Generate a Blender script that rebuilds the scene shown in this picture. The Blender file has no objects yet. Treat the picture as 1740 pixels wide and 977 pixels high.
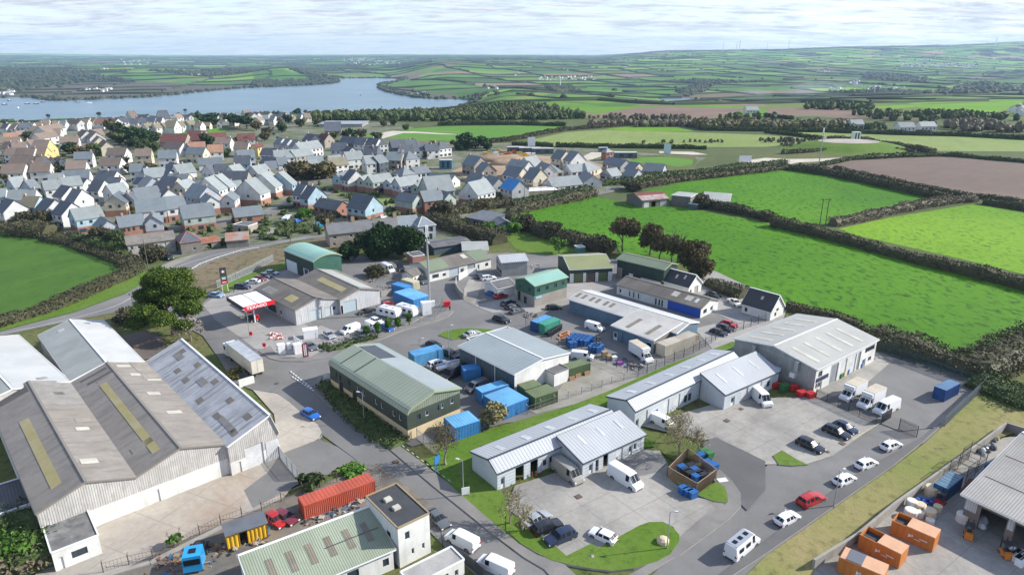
import bpy, bmesh, math, random
import numpy as np
from math import radians, sin, cos, tan, atan2, pi, hypot
from mathutils import Vector, Matrix, noise
D=bpy.data; SC=bpy.context.scene; COL=SC.collection
R=random.Random(11)
# ---------------- camera, sky, sun, exposure
F=1160.0; PT=radians(18.96); H=62.0
cam=D.cameras.new("camera"); cam.lens=24; cam.sensor_width=36; cam.clip_end=60000; cam.clip_start=1
co=D.objects.new("camera",cam); COL.objects.link(co); co.location=(0,0,H); co.rotation_euler=(pi/2-PT,0,0); SC.camera=co
SUN_EL=radians(31); SUNV=Vector((.985*cos(SUN_EL),.17*cos(SUN_EL),sin(SUN_EL)))
w=D.worlds.new("World"); SC.world=w; w.use_nodes=True
def setup_world():
    t=w.node_tree; n=t.nodes; L=t.links; n.clear()
    out=n.new('ShaderNodeOutputWorld'); bg=n.new('ShaderNodeBackground'); bg.inputs[1].default_value=.14
    sk=n.new('ShaderNodeTexSky'); sk.sky_type='NISHITA'; sk.sun_disc=False; sk.sun_elevation=SUN_EL
    sk.sun_rotation=atan2(SUNV.x,SUNV.y); sk.altitude=100; sk.air_density=1.0; sk.dust_density=.6; sk.ozone_density=1.2
    tc=n.new('ShaderNodeTexCoord'); sx=n.new('ShaderNodeSeparateXYZ'); L.new(tc.outputs['Generated'],sx.inputs[0])
    def M(op,a,b=None,cl=False):
        m=n.new('ShaderNodeMath'); m.operation=op; m.use_clamp=cl
        for i,v in enumerate((a,b)):
            if v is None: continue
            if isinstance(v,(int,float)): m.inputs[i].default_value=v
            else: L.new(v,m.inputs[i])
        return m.outputs[0]
    z=M('MAXIMUM',M('ADD',sx.outputs[2],.09),.03)
    cx=n.new('ShaderNodeCombineXYZ'); L.new(M('DIVIDE',sx.outputs[0],z),cx.inputs[0]); L.new(M('DIVIDE',sx.outputs[1],z),cx.inputs[1])
    def nz(scale,detail,rough,dist,off,stretch=(1,1,1)):
        mp=n.new('ShaderNodeMapping'); mp.inputs[1].default_value=off; mp.inputs[3].default_value=stretch; L.new(cx.outputs[0],mp.inputs[0])
        a=n.new('ShaderNodeTexNoise'); a.inputs['Scale'].default_value=scale; a.inputs['Detail'].default_value=detail
        a.inputs['Roughness'].default_value=rough; a.inputs['Distortion'].default_value=dist; L.new(mp.outputs[0],a.inputs[0]); return a.outputs[0]
    a=nz(1.1,10,.66,.3,(3.4,7,0),(.8,1.25,1)); b=nz(5.5,9,.7,.2,(1,2,0),(.75,1.5,1))
    c=M('ADD',M('MULTIPLY',a,.7),M('MULTIPLY',b,.3))
    rp=n.new('ShaderNodeValToRGB'); L.new(c,rp.inputs[0]); rp.color_ramp.elements[0].position=.42; rp.color_ramp.elements[1].position=.55
    rp.color_ramp.elements[0].color=(.2,.2,.2,1); rp.color_ramp.elements[1].color=(1,1,1,1)
    # cloud brightness
    d=nz(3.2,10,.7,.3,(9,4,0),(.7,1.5,1)); rc=n.new('ShaderNodeValToRGB'); L.new(d,rc.inputs[0])
    rc.color_ramp.elements[0].position=.43; rc.color_ramp.elements[0].color=(2.5,2.65,2.9,1)
    rc.color_ramp.elements[1].position=.57; rc.color_ramp.elements[1].color=(3.75,3.8,3.9,1)
    mx=n.new('ShaderNodeMix'); mx.data_type='RGBA'
    fade=M('SUBTRACT',1.0,M('MULTIPLY',M('DIVIDE',M('SUBTRACT',sx.outputs[2],.25),.3,True),.6),True); L.new(M('MULTIPLY',rp.outputs[0],fade),mx.inputs[0]); tn=n.new('ShaderNodeMix'); tn.data_type='RGBA'; tn.blend_type='MULTIPLY'; tn.inputs[0].default_value=1; tn.inputs[7].default_value=(.78,.83,.98,1); L.new(sk.outputs[0],tn.inputs[6]); L.new(tn.outputs[2],mx.inputs[6]); L.new(rc.outputs[0],mx.inputs[7])
    L.new(mx.outputs[2],bg.inputs[0]); L.new(bg.outputs[0],out.inputs[0])
setup_world()
sl=D.lights.new("sun",'SUN'); sl.energy=4.0; sl.angle=radians(.6); sl.color=(1,.955,.88)
so=D.objects.new("sun",sl); COL.objects.link(so); so.rotation_euler=SUNV.to_track_quat('Z','Y').to_euler()
vs=SC.view_settings; vs.view_transform='Standard'; vs.look='None'; vs.exposure=0.92; vs.gamma=1; vs.use_curve_mapping=False
SC.cycles.max_bounces=6; SC.cycles.diffuse_bounces=3; SC.cycles.volume_bounces=1; SC.cycles.use_denoising=True
SC.cycles.caustics_reflective=False; SC.cycles.caustics_refractive=False
# ---------------- photo pixel (1740 wide) to a point of the ground
CR={'m':(0,0,1.0)}
for r_,y_ in zip('ABCD',(60,280,500,727)):
    for i_,x_ in enumerate((0,430,860,1300)): CR[r_+str(i_)]=(x_,y_,440/1720)
for k_,x_,y_ in (('T0',0,180),('T1',220,180),('T2',440,180),('T3',660,200),('T4',0,290),('T5',220,290),('T6',440,280),('T7',660,280),
    ('V0',780,230),('V1',960,230),('V2',360,450),('V3',440,520),('V4',640,450),('V5',840,500),('V6',340,840)): CR[k_]=(x_,y_,220/1720)
CR['V7']=(1500,740,240/1724)
def uv(k,x,y):
    a=CR[k]; return a[0]+x*a[2],a[1]+y*a[2]
cP,sP=cos(PT),sin(PT)
def ray(u,v):
    cx=(u-870)/F; cy=-(v-488.5)/F
    return Vector((cx,cy*sP+cP,cy*cP-sP))
def gp(u,v,z=0.0):
    d=ray(u,v); t=(z-H)/min(d.z,-1e-4); return Vector((d.x*t,d.y*t,z))
def g(k,x,y,z=0.0):
    return gp(*uv(k,x,y),z)
def gl(k,pts,z=0.0): return [g(k,x,y,z) for x,y in pts]
# ---------------- materials
MT={}
def nodes(name):
    m=D.materials.new(name); m.use_nodes=True; t=m.node_tree; p=t.nodes['Principled BSDF']
    return m,t,p
class G:
    def __init__(s,t): s.t=t
    def n(s,ty,**k):
        x=s.t.nodes.new(ty)
        for a,b in k.items(): setattr(x,a,b)
        return x
    def L(s,a,b): s.t.links.new(a,b)
    def M(s,op,a,b=None,c=None,cl=False):
        m=s.n('ShaderNodeMath',operation=op,use_clamp=cl)
        for i,v in enumerate((a,b,c)):
            if v is None: continue
            if isinstance(v,(int,float)): m.inputs[i].default_value=v
            else: s.L(v,m.inputs[i])
        return m.outputs[0]
    def noise(s,vec,scale,detail=4,rough=.55,dist=0,st=None):
        if st:
            mp=s.n('ShaderNodeMapping'); mp.inputs[3].default_value=st; s.L(vec,mp.inputs[0]); vec=mp.outputs[0]
        a=s.n('ShaderNodeTexNoise'); a.inputs['Scale'].default_value=scale; a.inputs['Detail'].default_value=detail
        a.inputs['Roughness'].default_value=rough; a.inputs['Distortion'].default_value=dist; s.L(vec,a.inputs[0]); return a.outputs[0]
    def ramp(s,f,a,b):
        return s.M('DIVIDE',s.M('SUBTRACT',f,a),b-a,cl=True)
    def mix(s,f,a,b,bt='MIX'):
        m=s.n('ShaderNodeMix',data_type='RGBA',blend_type=bt)
        for i,v in ((0,f),(6,a),(7,b)):
            if isinstance(v,(int,float)): m.inputs[i].default_value=v
            elif isinstance(v,tuple): m.inputs[i].default_value=(*v[:3],1)
            else: s.L(v,m.inputs[i])
        return m.outputs[2]
    def bump(s,h,st,dist,p):
        b=s.n('ShaderNodeBump'); b.inputs['Strength'].default_value=st; b.inputs['Distance'].default_value=dist
        s.L(h,b.inputs['Height']); s.L(b.outputs[0],p.inputs['Normal'])
def mat(name,c,c2=None,rough=.75,metal=0,var=.18,sc=.5,fine=3.0,rib=None,axis=0,ribd=.35,stain=None,amt=.5,bmp=0.0,world=False,rnd=0,st=None,coat=0,joint=None,spec=.5,streak=None,rows=None):
    """weathered surface: broad noise between c and c2, fine grain, ribs along an axis, stains"""
    if name in MT: return MT[name]
    m,t,p=nodes(name); q=G(t); MT[name]=m
    if world: vec=q.n('ShaderNodeNewGeometry').outputs['Position']
    else: vec=q.n('ShaderNodeTexCoord').outputs['Object']
    c2=c2 or tuple(x*.78 for x in c)
    n1=q.noise(vec,sc,6,.6,.3,st); col=q.mix(q.ramp(n1,.38,.62),c,c2)
    n2=q.noise(vec,fine,5,.7); f=q.M('ADD',q.M('MULTIPLY',q.M('SUBTRACT',n2,.5),2*var),1.0)
    col=q.mix(1.0,col,q.n('ShaderNodeCombineColor').outputs[0],'MULTIPLY') if 0 else col
    cc=q.n('ShaderNodeVectorMath',operation='SCALE'); q.L(col,cc.inputs[0]); q.L(f,cc.inputs[3]); col=cc.outputs[0]
    if stain:
        n3=q.noise(vec,sc*.45,8,.7,.6); col=q.mix(q.M('MULTIPLY',q.ramp(n3,.52,.68),amt),col,stain)
    if streak:
        n4=q.noise(vec,1.0,6,.7,0,streak[1]); col=q.mix(q.M('MULTIPLY',q.ramp(n4,.5,.62),streak[2]),col,streak[0])
    h=n2
    if rib or joint or rows:
        s=q.n('ShaderNodeSeparateXYZ'); q.L(vec,s.inputs[0])
    if rib:
        fr=q.M('FRACT',q.M('DIVIDE',q.M('ADD',s.outputs[axis],500),rib)); tri=q.M('ABSOLUTE',q.M('SUBTRACT',q.M('MULTIPLY',fr,2),1))
        k=q.ramp(tri,.55,.8); col=q.mix(q.M('MULTIPLY',k,ribd),col,tuple(x*.45 for x in c)); h=q.M('SUBTRACT',1.0,k)
    if rows:
        ax,pt,wd,dk=rows
        fr=q.M('FRACT',q.M('DIVIDE',q.M('ADD',s.outputs[ax],500),pt)); k=q.M('LESS_THAN',fr,wd); col=q.mix(q.M('MULTIPLY',k,dk),col,tuple(x*.4 for x in c))
    if joint:
        mp=q.n('ShaderNodeMapping'); mp.inputs[2].default_value=(0,0,joint[1]); q.L(vec,mp.inputs[0]); s=q.n('ShaderNodeSeparateXYZ'); q.L(mp.outputs[0],s.inputs[0])
        ks=[q.M('LESS_THAN',q.M('FRACT',q.M('DIVIDE',q.M('ADD',s.outputs[i],500),joint[0])),.09/joint[0]) for i in (0,1)]
        col=q.mix(q.M('MULTIPLY',q.M('MAXIMUM',*ks),.55),col,tuple(x*.4 for x in c))
    if rnd:
        oi=q.n('ShaderNodeObjectInfo'); cc=q.n('ShaderNodeVectorMath',operation='SCALE'); q.L(col,cc.inputs[0]); q.L(q.M('ADD',q.M('MULTIPLY',oi.outputs['Random'],rnd),1-rnd/2),cc.inputs[3]); col=cc.outputs[0]
    q.L(col,p.inputs['Base Color']); p.inputs['Roughness'].default_value=rough; p.inputs['Metallic'].default_value=metal
    p.inputs['Specular IOR Level'].default_value=spec; p.inputs['Coat Weight'].default_value=coat; p.inputs['Coat Roughness'].default_value=.06
    if bmp or rib: q.bump(h,.6 if rib else .5,bmp or .04,p)
    return m
def plain(name,c,rough=.5,metal=0,coat=0,spec=.5,emit=0):
    if name in MT: return MT[name]
    m,t,p=nodes(name); p.inputs['Base Color'].default_value=(*c,1); p.inputs['Roughness'].default_value=rough; p.inputs['Metallic'].default_value=metal
    p.inputs['Coat Weight'].default_value=coat; p.inputs['Coat Roughness'].default_value=.05; p.inputs['Specular IOR Level'].default_value=spec
    m.diffuse_color=(*c,1); MT[name]=m; return m
def grass(name,c,c2,fleck=None,fs=.9,fa=.6,st=(1,1,1),patch=.02,bmp=.15,rows=None):
    if name in MT: return MT[name]
    m,t,p=nodes(name); q=G(t); MT[name]=m; vec=q.n('ShaderNodeNewGeometry').outputs['Position']
    a=q.noise(vec,patch,6,.6,.5); col=q.mix(q.ramp(a,.36,.64),c,c2)
    b=q.noise(vec,fs,4,.6,.2,st); k=q.ramp(b,.50,.66); fl=fleck or tuple(x*.35 for x in c)
    b2=q.noise(vec,patch*6,4,.6); k=q.M('MULTIPLY',k,q.M('ADD',q.ramp(b2,.3,.7),.35))
    col=q.mix(q.M('MULTIPLY',k,fa,cl=True),col,fl)
    d=q.noise(vec,3.5,3,.7); f=q.M('ADD',q.M('MULTIPLY',d,.7),.65)
    if rows:
        mp=q.n('ShaderNodeMapping'); mp.inputs[2].default_value=(0,0,rows[0]); q.L(vec,mp.inputs[0])
        n5=q.noise(mp.outputs[0],1.0,4,.6,0,(rows[1],.02,1)); f=q.M('MULTIPLY',f,q.M('ADD',q.M('MULTIPLY',n5,rows[2]),1-rows[2]*.5))
    cc=q.n('ShaderNodeVectorMath',operation='SCALE'); q.L(col,cc.inputs[0]); q.L(f,cc.inputs[3])
    q.L(cc.outputs[0],p.inputs['Base Color']); p.inputs['Roughness'].default_value=.85; p.inputs['Specular IOR Level'].default_value=.15
    if bmp: q.bump(q.M('ADD',b,q.M('MULTIPLY',d,.3)),.5,bmp,p)
    return m
def leafm(name,c,c2,tr=.25,rnd=.25):
    """foliage: each leaf clump takes its own tone"""
    if name in MT: return MT[name]
    m,t,p=nodes(name); q=G(t); MT[name]=m
    gi=q.n('ShaderNodeNewGeometry'); oi=q.n('ShaderNodeObjectInfo')
    vec=q.n('ShaderNodeTexCoord').outputs['Object']; n1=q.noise(vec,.45,4,.6)
    f=q.M('ADD',q.M('MULTIPLY',gi.outputs['Random Per Island'],.6),q.M('MULTIPLY',q.ramp(n1,.35,.65),.4))
    col=q.mix(f,c,c2)
    cc=q.n('ShaderNodeVectorMath',operation='SCALE'); q.L(col,cc.inputs[0]); q.L(q.M('ADD',q.M('MULTIPLY',oi.outputs['Random'],rnd),1-rnd/2),cc.inputs[3])
    q.L(cc.outputs[0],p.inputs['Base Color']); p.inputs['Roughness'].default_value=.7; p.inputs['Specular IOR Level'].default_value=.2
    return m
# ---------------- objects
def link(name,me,parent=None,M=None):
    o=D.objects.new(name,me); COL.objects.link(o)
    if parent is not None: o.parent=parent
    if M is not None: o.matrix_local=M
    return o
def tag(o,label=None,cat=None,group=None,kind=None):
    if label: o['label']=label
    if cat: o['category']=cat
    if group: o['group']=group
    if kind: o['kind']=kind
    return o
def empty(name,label,cat,M,group=None):
    o=D.objects.new(name,None); COL.objects.link(o); o.matrix_world=M; o.empty_display_size=.5
    return tag(o,label,cat,group)
def frame(x,y,rz,z=0): return Matrix.Translation((x,y,z))@Matrix.Rotation(rz,4,'Z')
class MB:
    """collects faces, then links them as one mesh object"""
    def __init__(s): s.v=[]; s.f=[]; s.m=[]; s.mi=0; s.sm=False
    def q(s,pts,mi=None):
        n=len(s.v); s.v+= [tuple(p) for p in pts]; s.f.append(tuple(range(n,n+len(pts)))); s.m.append(s.mi if mi is None else mi)
    def box(s,x0,x1,y0,y1,z0,z1,mi=None,top=1.0):
        if x0>x1: x0,x1=x1,x0
        if y0>y1: y0,y1=y1,y0
        n=len(s.v); cx,cy=(x0+x1)/2,(y0+y1)/2; T=lambda a,c:c+(a-c)*top
        s.v+=[(x0,y0,z0),(x1,y0,z0),(x1,y1,z0),(x0,y1,z0),(T(x0,cx),T(y0,cy),z1),(T(x1,cx),T(y0,cy),z1),(T(x1,cx),T(y1,cy),z1),(T(x0,cx),T(y1,cy),z1)]
        for f in ((3,2,1,0),(4,5,6,7),(0,1,5,4),(1,2,6,5),(2,3,7,6),(3,0,4,7)): s.f.append(tuple(n+i for i in f)); s.m.append(s.mi if mi is None else mi)
    def bar(s,a,b,w=.1,h=None,mi=None):
        a=Vector(a); b=Vector(b); d=(b-a)
        if d.length<1e-6: return
        d.normalize(); up=Vector((0,0,1)) if abs(d.z)<.9 else Vector((1,0,0)); sd=d.cross(up).normalized(); up=sd.cross(d); h=h or w
        n=len(s.v)
        for p in (a,b):
            for i,j in ((-1,-1),(1,-1),(1,1),(-1,1)): s.v.append(tuple(p+sd*(i*w/2)+up*(j*h/2)))
        for f in ((3,2,1,0),(4,5,6,7),(0,1,5,4),(1,2,6,5),(2,3,7,6),(3,0,4,7)): s.f.append(tuple(n+i for i in f)); s.m.append(s.mi if mi is None else mi)
    def tube(s,pts,r,n=8,mi=None,cap=True):
        pts=[Vector(p) for p in pts]; rr=r if isinstance(r,(list,tuple)) else [r]*len(pts); rings=[]
        for i,p in enumerate(pts):
            d=(pts[min(i+1,len(pts)-1)]-pts[max(i-1,0)]).normalized(); up=Vector((0,0,1)) if abs(d.z)<.9 else Vector((1,0,0))
            a=d.cross(up).normalized(); b=a.cross(d); k=len(s.v)
            s.v+=[tuple(p+a*(rr[i]*cos(2*pi*j/n))+b*(rr[i]*sin(2*pi*j/n))) for j in range(n)]; rings.append(k)
        mi=s.mi if mi is None else mi
        for a,b in zip(rings,rings[1:]):
            for j in range(n): s.f.append((a+j,a+(j+1)%n,b+(j+1)%n,b+j)); s.m.append(mi)
        if cap:
            s.f.append(tuple(rings[0]+j for j in reversed(range(n)))); s.m.append(mi); s.f.append(tuple(rings[-1]+j for j in range(n))); s.m.append(mi)
    def prism(s,pts,z0,z1,mi=None,mt=None):
        n=len(pts)
        if sum(pts[i][0]*pts[(i+1)%n][1]-pts[(i+1)%n][0]*pts[i][1] for i in range(n))<0: pts=pts[::-1]
        k=len(s.v); s.v+=[(p[0],p[1],z0) for p in pts]+[(p[0],p[1],z1) for p in pts]; mi=s.mi if mi is None else mi
        s.f.append(tuple(k+n+i for i in range(n))); s.m.append(mi if mt is None else mt); s.f.append(tuple(k+i for i in reversed(range(n)))); s.m.append(mi)
        for i in range(n): s.f.append((k+i,k+(i+1)%n,k+n+(i+1)%n,k+n+i)); s.m.append(mi)
    def lathe(s,prof,x=0,y=0,n=12,mi=None):
        k=len(s.v); mi=s.mi if mi is None else mi
        for r,z in prof: s.v+=[(x+r*cos(2*pi*j/n),y+r*sin(2*pi*j/n),z) for j in range(n)]
        for i in range(len(prof)-1):
            for j in range(n): s.f.append((k+i*n+j,k+i*n+(j+1)%n,k+(i+1)*n+(j+1)%n,k+(i+1)*n+j)); s.m.append(mi)
        s.f.append(tuple(k+(len(prof)-1)*n+j for j in range(n))); s.m.append(mi)
    def mesh(s,name,mats,smooth=None):
        me=D.meshes.new(name); me.from_pydata(s.v,[],s.f)
        for m in (mats if isinstance(mats,(list,tuple)) else [mats]): me.materials.append(m)
        me.polygons.foreach_set('material_index',s.m)
        if smooth if smooth is not None else s.sm: me.polygons.foreach_set('use_smooth',[True]*len(s.f))
        me.update(); return me
    def build(s,name,mats,parent=None,M=None,smooth=None):
        return link(name,s.mesh(name,mats,smooth),parent,M)
def copytree(o,M,label=None,group=None,over=None):
    """a thing with copies of its parts and sub-parts"""
    c=o.copy(); COL.objects.link(c); c.matrix_world=M
    if label: c['label']=label
    if group: c['group']=group
    def rec(a,b):
        for ch in a.children:
            d=ch.copy(); COL.objects.link(d); d.parent=b
            rec(ch,d)
    rec(o,c)
    return c
# ---------------- pip
def pip(X,Y,poly):
    ins=np.zeros(X.shape,bool); n=len(poly)
    for i in range(n):
        x1,y1=poly[i][0],poly[i][1]; x2,y2=poly[(i+1)%n][0],poly[(i+1)%n][1]
        if y1==y2: continue
        c=((y1>Y)!=(y2>Y))&(X<(x2-x1)*(Y-y1)/(y2-y1)+x1); ins^=c
    return ins
# ---------------- the land: one heightfield out to the horizon
def sv(v):
    c=-(v-488.5)/F; return (c*cP-sP)/(c*sP+cP)
def zc(Y,v,z=None): return (Y,62+Y*sv(v) if z is None else z)
NR=[(720,199),(930,178.5)]
TB={-1200:[(620,0,0),(900,0,-25),(1250,0,-54),(1930,167),(2600,148),(3300,128),(3900,118),(4600,117),(7000,106),(10000,97),(14000,90)],
0:[(620,0,0),(900,0,-25),(1250,0,-54),(1930,167),(2600,148),(3300,128),(3900,118),(4600,117),(7000,106),(10000,97),(14000,91)],
200:[(640,0,0),(950,0,-25),(1300,0,-54),(1950,168),(2500,155),(3000,140),(3600,124),(4000,114.5),(5000,116),(7000,107),(10000,99),(14000,93.5)],
360:[(660,0,0),(1000,0,-25),(1350,0,-54),(2290,155),(2600,148),(3100,134),(3500,125),(4000,119),(5000,118),(7000,107),(10000,98),(14000,94.5)],
480:[(680,0,0),(1000,0,-22),(1400,0,-54),(2690,146),(2900,138),(3200,125),(3450,117.5),(4000,122),(5500,113),(7500,105),(10000,98),(14000,94)],
560:[(700,0,-1),(1000,0,-20),(1400,0,-54),(2950,141),(3080,134),(3250,131),(3440,134),(4000,125),(5000,115),(7000,104),(10000,97),(14000,93.5)],
650:[(720,0,-2),(1000,0,-18),(1400,0,-54),(2500,151),(2600,144),(2900,141),(3440,134),(4000,124),(5000,113),(7000,104),(10000,97),(14000,93)],
760:[(740,0,-2),(1000,0,-14),(1500,0,-54),(1860,170),(2100,160),(2400,148),(2900,132),(3300,122),(3800,112),(4300,104),(6000,103),(9000,97),(14000,93)],
870:NR+[(1050,176),(1500,160),(1800,153),(2500,148),(3000,135),(3600,122),(4300,112),(5200,103),(9000,97),(14000,93.5)],
1000:NR+[(1200,0,-14),(1600,0,-30),(2000,160),(2500,146),(3000,138),(3600,124),(4500,111),(5500,103),(9000,98),(14000,94)],
1150:NR+[(1200,0,-22),(1600,0,-50),(1850,0,-54),(2000,166),(2300,160),(2700,148),(3200,136),(4000,120),(5000,107),(6000,97),(7500,88),(9000,86)],
1300:NR+[(1200,0,-20),(1600,0,-42),(1900,0,-50),(2200,163),(2700,150),(3300,136),(4200,120),(5200,106),(6500,95),(7500,86),(9000,84.5)],
1450:NR+[(1200,0,-16),(1600,0,-34),(1900,0,-44),(2500,158),(3000,146),(3800,130),(4600,118),(5600,106),(6600,95),(7500,82),(8500,80)],
1600:NR+[(1200,0,-14),(1600,0,-30),(1900,0,-42),(2500,158),(3000,148),(3800,134),(4600,121),(5600,108),(6500,97),(7400,83),(8300,77.5)],
1740:NR+[(1200,0,-14),(1600,0,-30),(1900,0,-40),(2500,162),(3000,150),(3800,136),(4600,124),(5600,110),(6400,99),(7200,84),(8000,72)],
3000:NR+[(1200,0,-14),(1600,0,-30),(1900,0,-40),(2500,162),(3000,150),(3800,136),(4600,124),(5600,110),(6400,99),(7200,84),(8000,66)]}
TU=sorted(TB); TT=np.array([(u-870)/1226.5 for u in TU])
TY=[np.array([zc(*e)[0] for e in TB[u]]) for u in TU]; TZ=[np.array([zc(*e)[1] for e in TB[u]]) for u in TU]
SN=[(R.uniform(-1,1),R.uniform(-1,1),R.uniform(0,6.3)) for _ in range(24)]
def sines(x,y,L,a=0,n=6):
    s=0
    for i in range(n):
        kx,ky,ph=SN[(a+i)%24]; s=s+np.sin((x*kx+y*ky)*(6.28/L)*(1+.35*i)+ph*3)/(1+.5*i)
    return s/n*1.6
# estuary outline, photo pixels on the water plane (55 m below the estate)
WZ=-55.0
SHORE=[(-700,262),(0,209),(100,203),(250,200),(400,199),(520,199),(640,199),(720,197),(778,186),(812,172),(780,169.5),(740,169),(700,166),(675,161),(655,157),(644,152),(640,149),(648,144),(664,141),(680,138),(680,134.6),(640,133.6),(600,134),(572,134.5),
 (577,138),(574,141.5),(560,143.5),(530,145),(500,146.5),(470,148),(435,149.5),(400,151.5),(358,155.5),(330,158),(300,161.5),(256,165.5),(200,168),(153,170),(120,171.5),(84,171.5),(68,170),(60,167.5),(51,166.5),(20,166),(0,167),(-200,168),(-700,172)]
SH=[tuple(gp(u,v,WZ)[:2]) for u,v in SHORE]
POND=[tuple(gp(u,v,WZ)[:2]) for u,v in ((1118,168.5),(1130,167),(1150,167),(1172,168),(1176,170.5),(1165,172.5),(1140,172.5),(1122,171))]
def terr(x,y):
    x=np.atleast_1d(np.asarray(x,float)); y=np.atleast_1d(np.asarray(y,float))
    Y=np.maximum(y,1.0); t=x/Y
    idx=np.clip(np.searchsorted(TT,t)-1,0,len(TT)-2)
    f=np.clip((t-TT[idx])/(TT[idx+1]-TT[idx]),0,1); f=f*f*(3-2*f)
    zs=np.array([np.interp(Y,np.r_[0,TY[i][0]*.85,TY[i]],np.r_[0,0,TZ[i]]) for i in range(len(TT))])
    ar=np.arange(len(x)); z=zs[idx,ar]*(1-f)+zs[idx+1,ar]*f
    amp=np.clip((Y-1500)/2500,0,1)*np.clip((13000-Y)/6000,.15,1)
    z=z+amp*(sines(x,y,900,0)*7+sines(x,y,350,5)*2.2)
    wet=pip(x,y,SH)|pip(x,y,POND)
    far=Y>1150
    z=np.where(far,np.maximum(z,-53.2),z); z=np.where(wet,-58,z)
    return z
def zt(x,y): return float(terr([x],[y])[0]) if y>580 else 0.0
def on(u,v):
    """point where the sight line through a photo pixel meets the land"""
    d=ray(u,v); ts=np.r_[np.linspace(60,900,300),np.geomspace(905,13000,900)]/d.y
    X=d.x*ts; Yy=d.y*ts; Z=H+d.z*ts; h=np.maximum(terr(X,Yy),WZ); b=np.where(Z<h)[0]
    i=b[0] if len(b) else len(ts)-1
    j=max(i-1,0); a=Z[j]-h[j]; c=h[i]-Z[i]; f=a/(a+c) if a+c>0 else 0
    t=ts[j]*(1-f)+ts[i]*f
    return Vector((d.x*t,d.y*t,max(zt(d.x*t,d.y*t),WZ)))
# far field pattern: staggered, warped grid of fields
CA,SA=cos(.42),sin(.42); FW,FD=300.0,225.0
def fcell(x,y):
    wx=x+sines(x,y,1500,3)*150; wy=y+sines(x,y,1300,9)*130
    a=(wx*CA+wy*SA)/FW; i=np.floor(a); st=np.mod(i*0.618,1.0)
    wb=(-wx*SA+wy*CA)/FD+st; return i,np.floor(wb),a,wb
def finv(a,b):
    """a: column coordinate, b: row coordinate (stagger removed)"""
    X0=a*FW*CA-b*FD*SA; Y0=a*FW*SA+b*FD*CA; x,y=X0,Y0
    for _ in range(7): x,y=X0-sines(x,y,1500,3)*150,Y0-sines(x,y,1300,9)*130
    return x,y
def hsh(i,j,k=0):
    return np.mod(np.sin(i*127.1+j*311.7+k*74.7)*43758.5453,1.0)
GR=np.array([(.070,.155,.018),(.095,.195,.020),(.055,.118,.024),(.140,.240,.028),(.125,.165,.040),(.062,.135,.026),(.210,.145,.095),(.160,.125,.080)])
PNT=[('A2',[(460,550),(830,487),(1050,473),(1600,488),(1530,520),(1420,545),(1250,555),(1000,550),(700,545),(600,560)],(.19,.135,.10)),
('A2',[(40,560),(300,530),(640,500),(560,520),(400,540),(200,560),(60,570)],(.20,.15,.11)),
('A2',[(830,470),(960,450),(1180,445),(1450,437),(1720,460),(1720,472),(1200,460),(1050,465)],(.21,.155,.11)),
('A3',[(10,490),(180,480),(360,480),(620,500),(880,535),(1250,575),(1180,585),(850,590),(640,560),(350,540),(100,540),(0,520)],(.19,.135,.10)),
('A3',[(1350,592),(1720,575),(1720,640),(1500,645),(1250,610)],(.19,.14,.11)),
('A3',[(940,455),(1350,410),(1720,400),(1720,430),(1200,450),(1000,460)],(.12,.24,.025)),
('A3',[(700,480),(900,465),(1200,455),(1720,435),(1690,470),(1500,520),(1300,510),(1000,475),(880,490)],(.13,.26,.02)),
('A2',[(130,495),(330,435),(520,460),(640,470),(450,490),(200,505)],(.10,.20,.025)),
('A2',[(250,425),(400,390),(700,400),(880,440),(600,455),(400,440)],(.11,.22,.025)),
('A2',[(0,430),(250,372),(330,380),(100,440),(0,470)],(.15,.20,.05)),
('A2',[(860,300),(1050,330),(1180,350),(1120,395),(940,410)],(.075,.17,.03)),
('A2',[(410,315),(620,320),(660,375),(470,372)],(.075,.17,.03)),
('A2',[(660,290),(840,300),(860,355),(690,360)],(.06,.145,.03)),
('A1',[(700,330),(900,300),(1180,300),(1130,285),(1350,300),(1500,360),(1200,370),(900,380)],(.08,.17,.03)),
('A1',[(900,270),(1200,235),(1180,260),(930,285)],(.20,.14,.105)),('A1',[(1100,200),(1270,178),(1400,185),(1250,212)],(.22,.145,.11)),
('A1',[(1090,270),(1180,250),(1260,255),(1200,285)],(.15,.26,.04)),
('A1',[(0,230),(200,225),(410,285),(405,300),(0,305)],(.07,.16,.025)),
('A0',[(330,405),(650,365),(1020,370),(1000,395),(800,410),(500,425)],(.06,.14,.028)),
('A0',[(720,275),(900,255),(1160,275),(1180,295),(700,340),(520,350)],(.08,.18,.03)),
('A0',[(850,345),(1050,340),(1240,350),(1310,375),(1250,385),(1010,380),(860,360)],(.17,.13,.10)),
('A0',[(1180,300),(1480,305),(1600,340),(1350,365),(1100,345)],(.075,.165,.028))]
WDP=[('A0',[(0,240),(300,235),(560,245),(720,280),(880,290),(700,310),(480,320),(420,350),(200,360),(120,385),(0,390)]),('A1',[(230,222),(330,222),(480,270),(575,310),(520,320),(400,290),(260,235)]),('A3',[(640,250),(900,262),(1110,300),(1080,325),(900,310),(650,285)]),('A2',[(260,350),(420,340),(490,380),(330,385)]),('A2',[(1130,380),(1250,340),(1380,300),(1430,300),(1300,380),(1200,410)]),('A1',[(0,310),(400,300),(560,312),(430,335),(0,345)]),('A3',[(1290,350),(1460,310),(1600,330),(1720,350),(1720,385),(1400,395),(1050,395)]),('A0',[(960,235),(1230,240),(1720,215),(1720,240),(1400,270),(1200,262)])]
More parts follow.
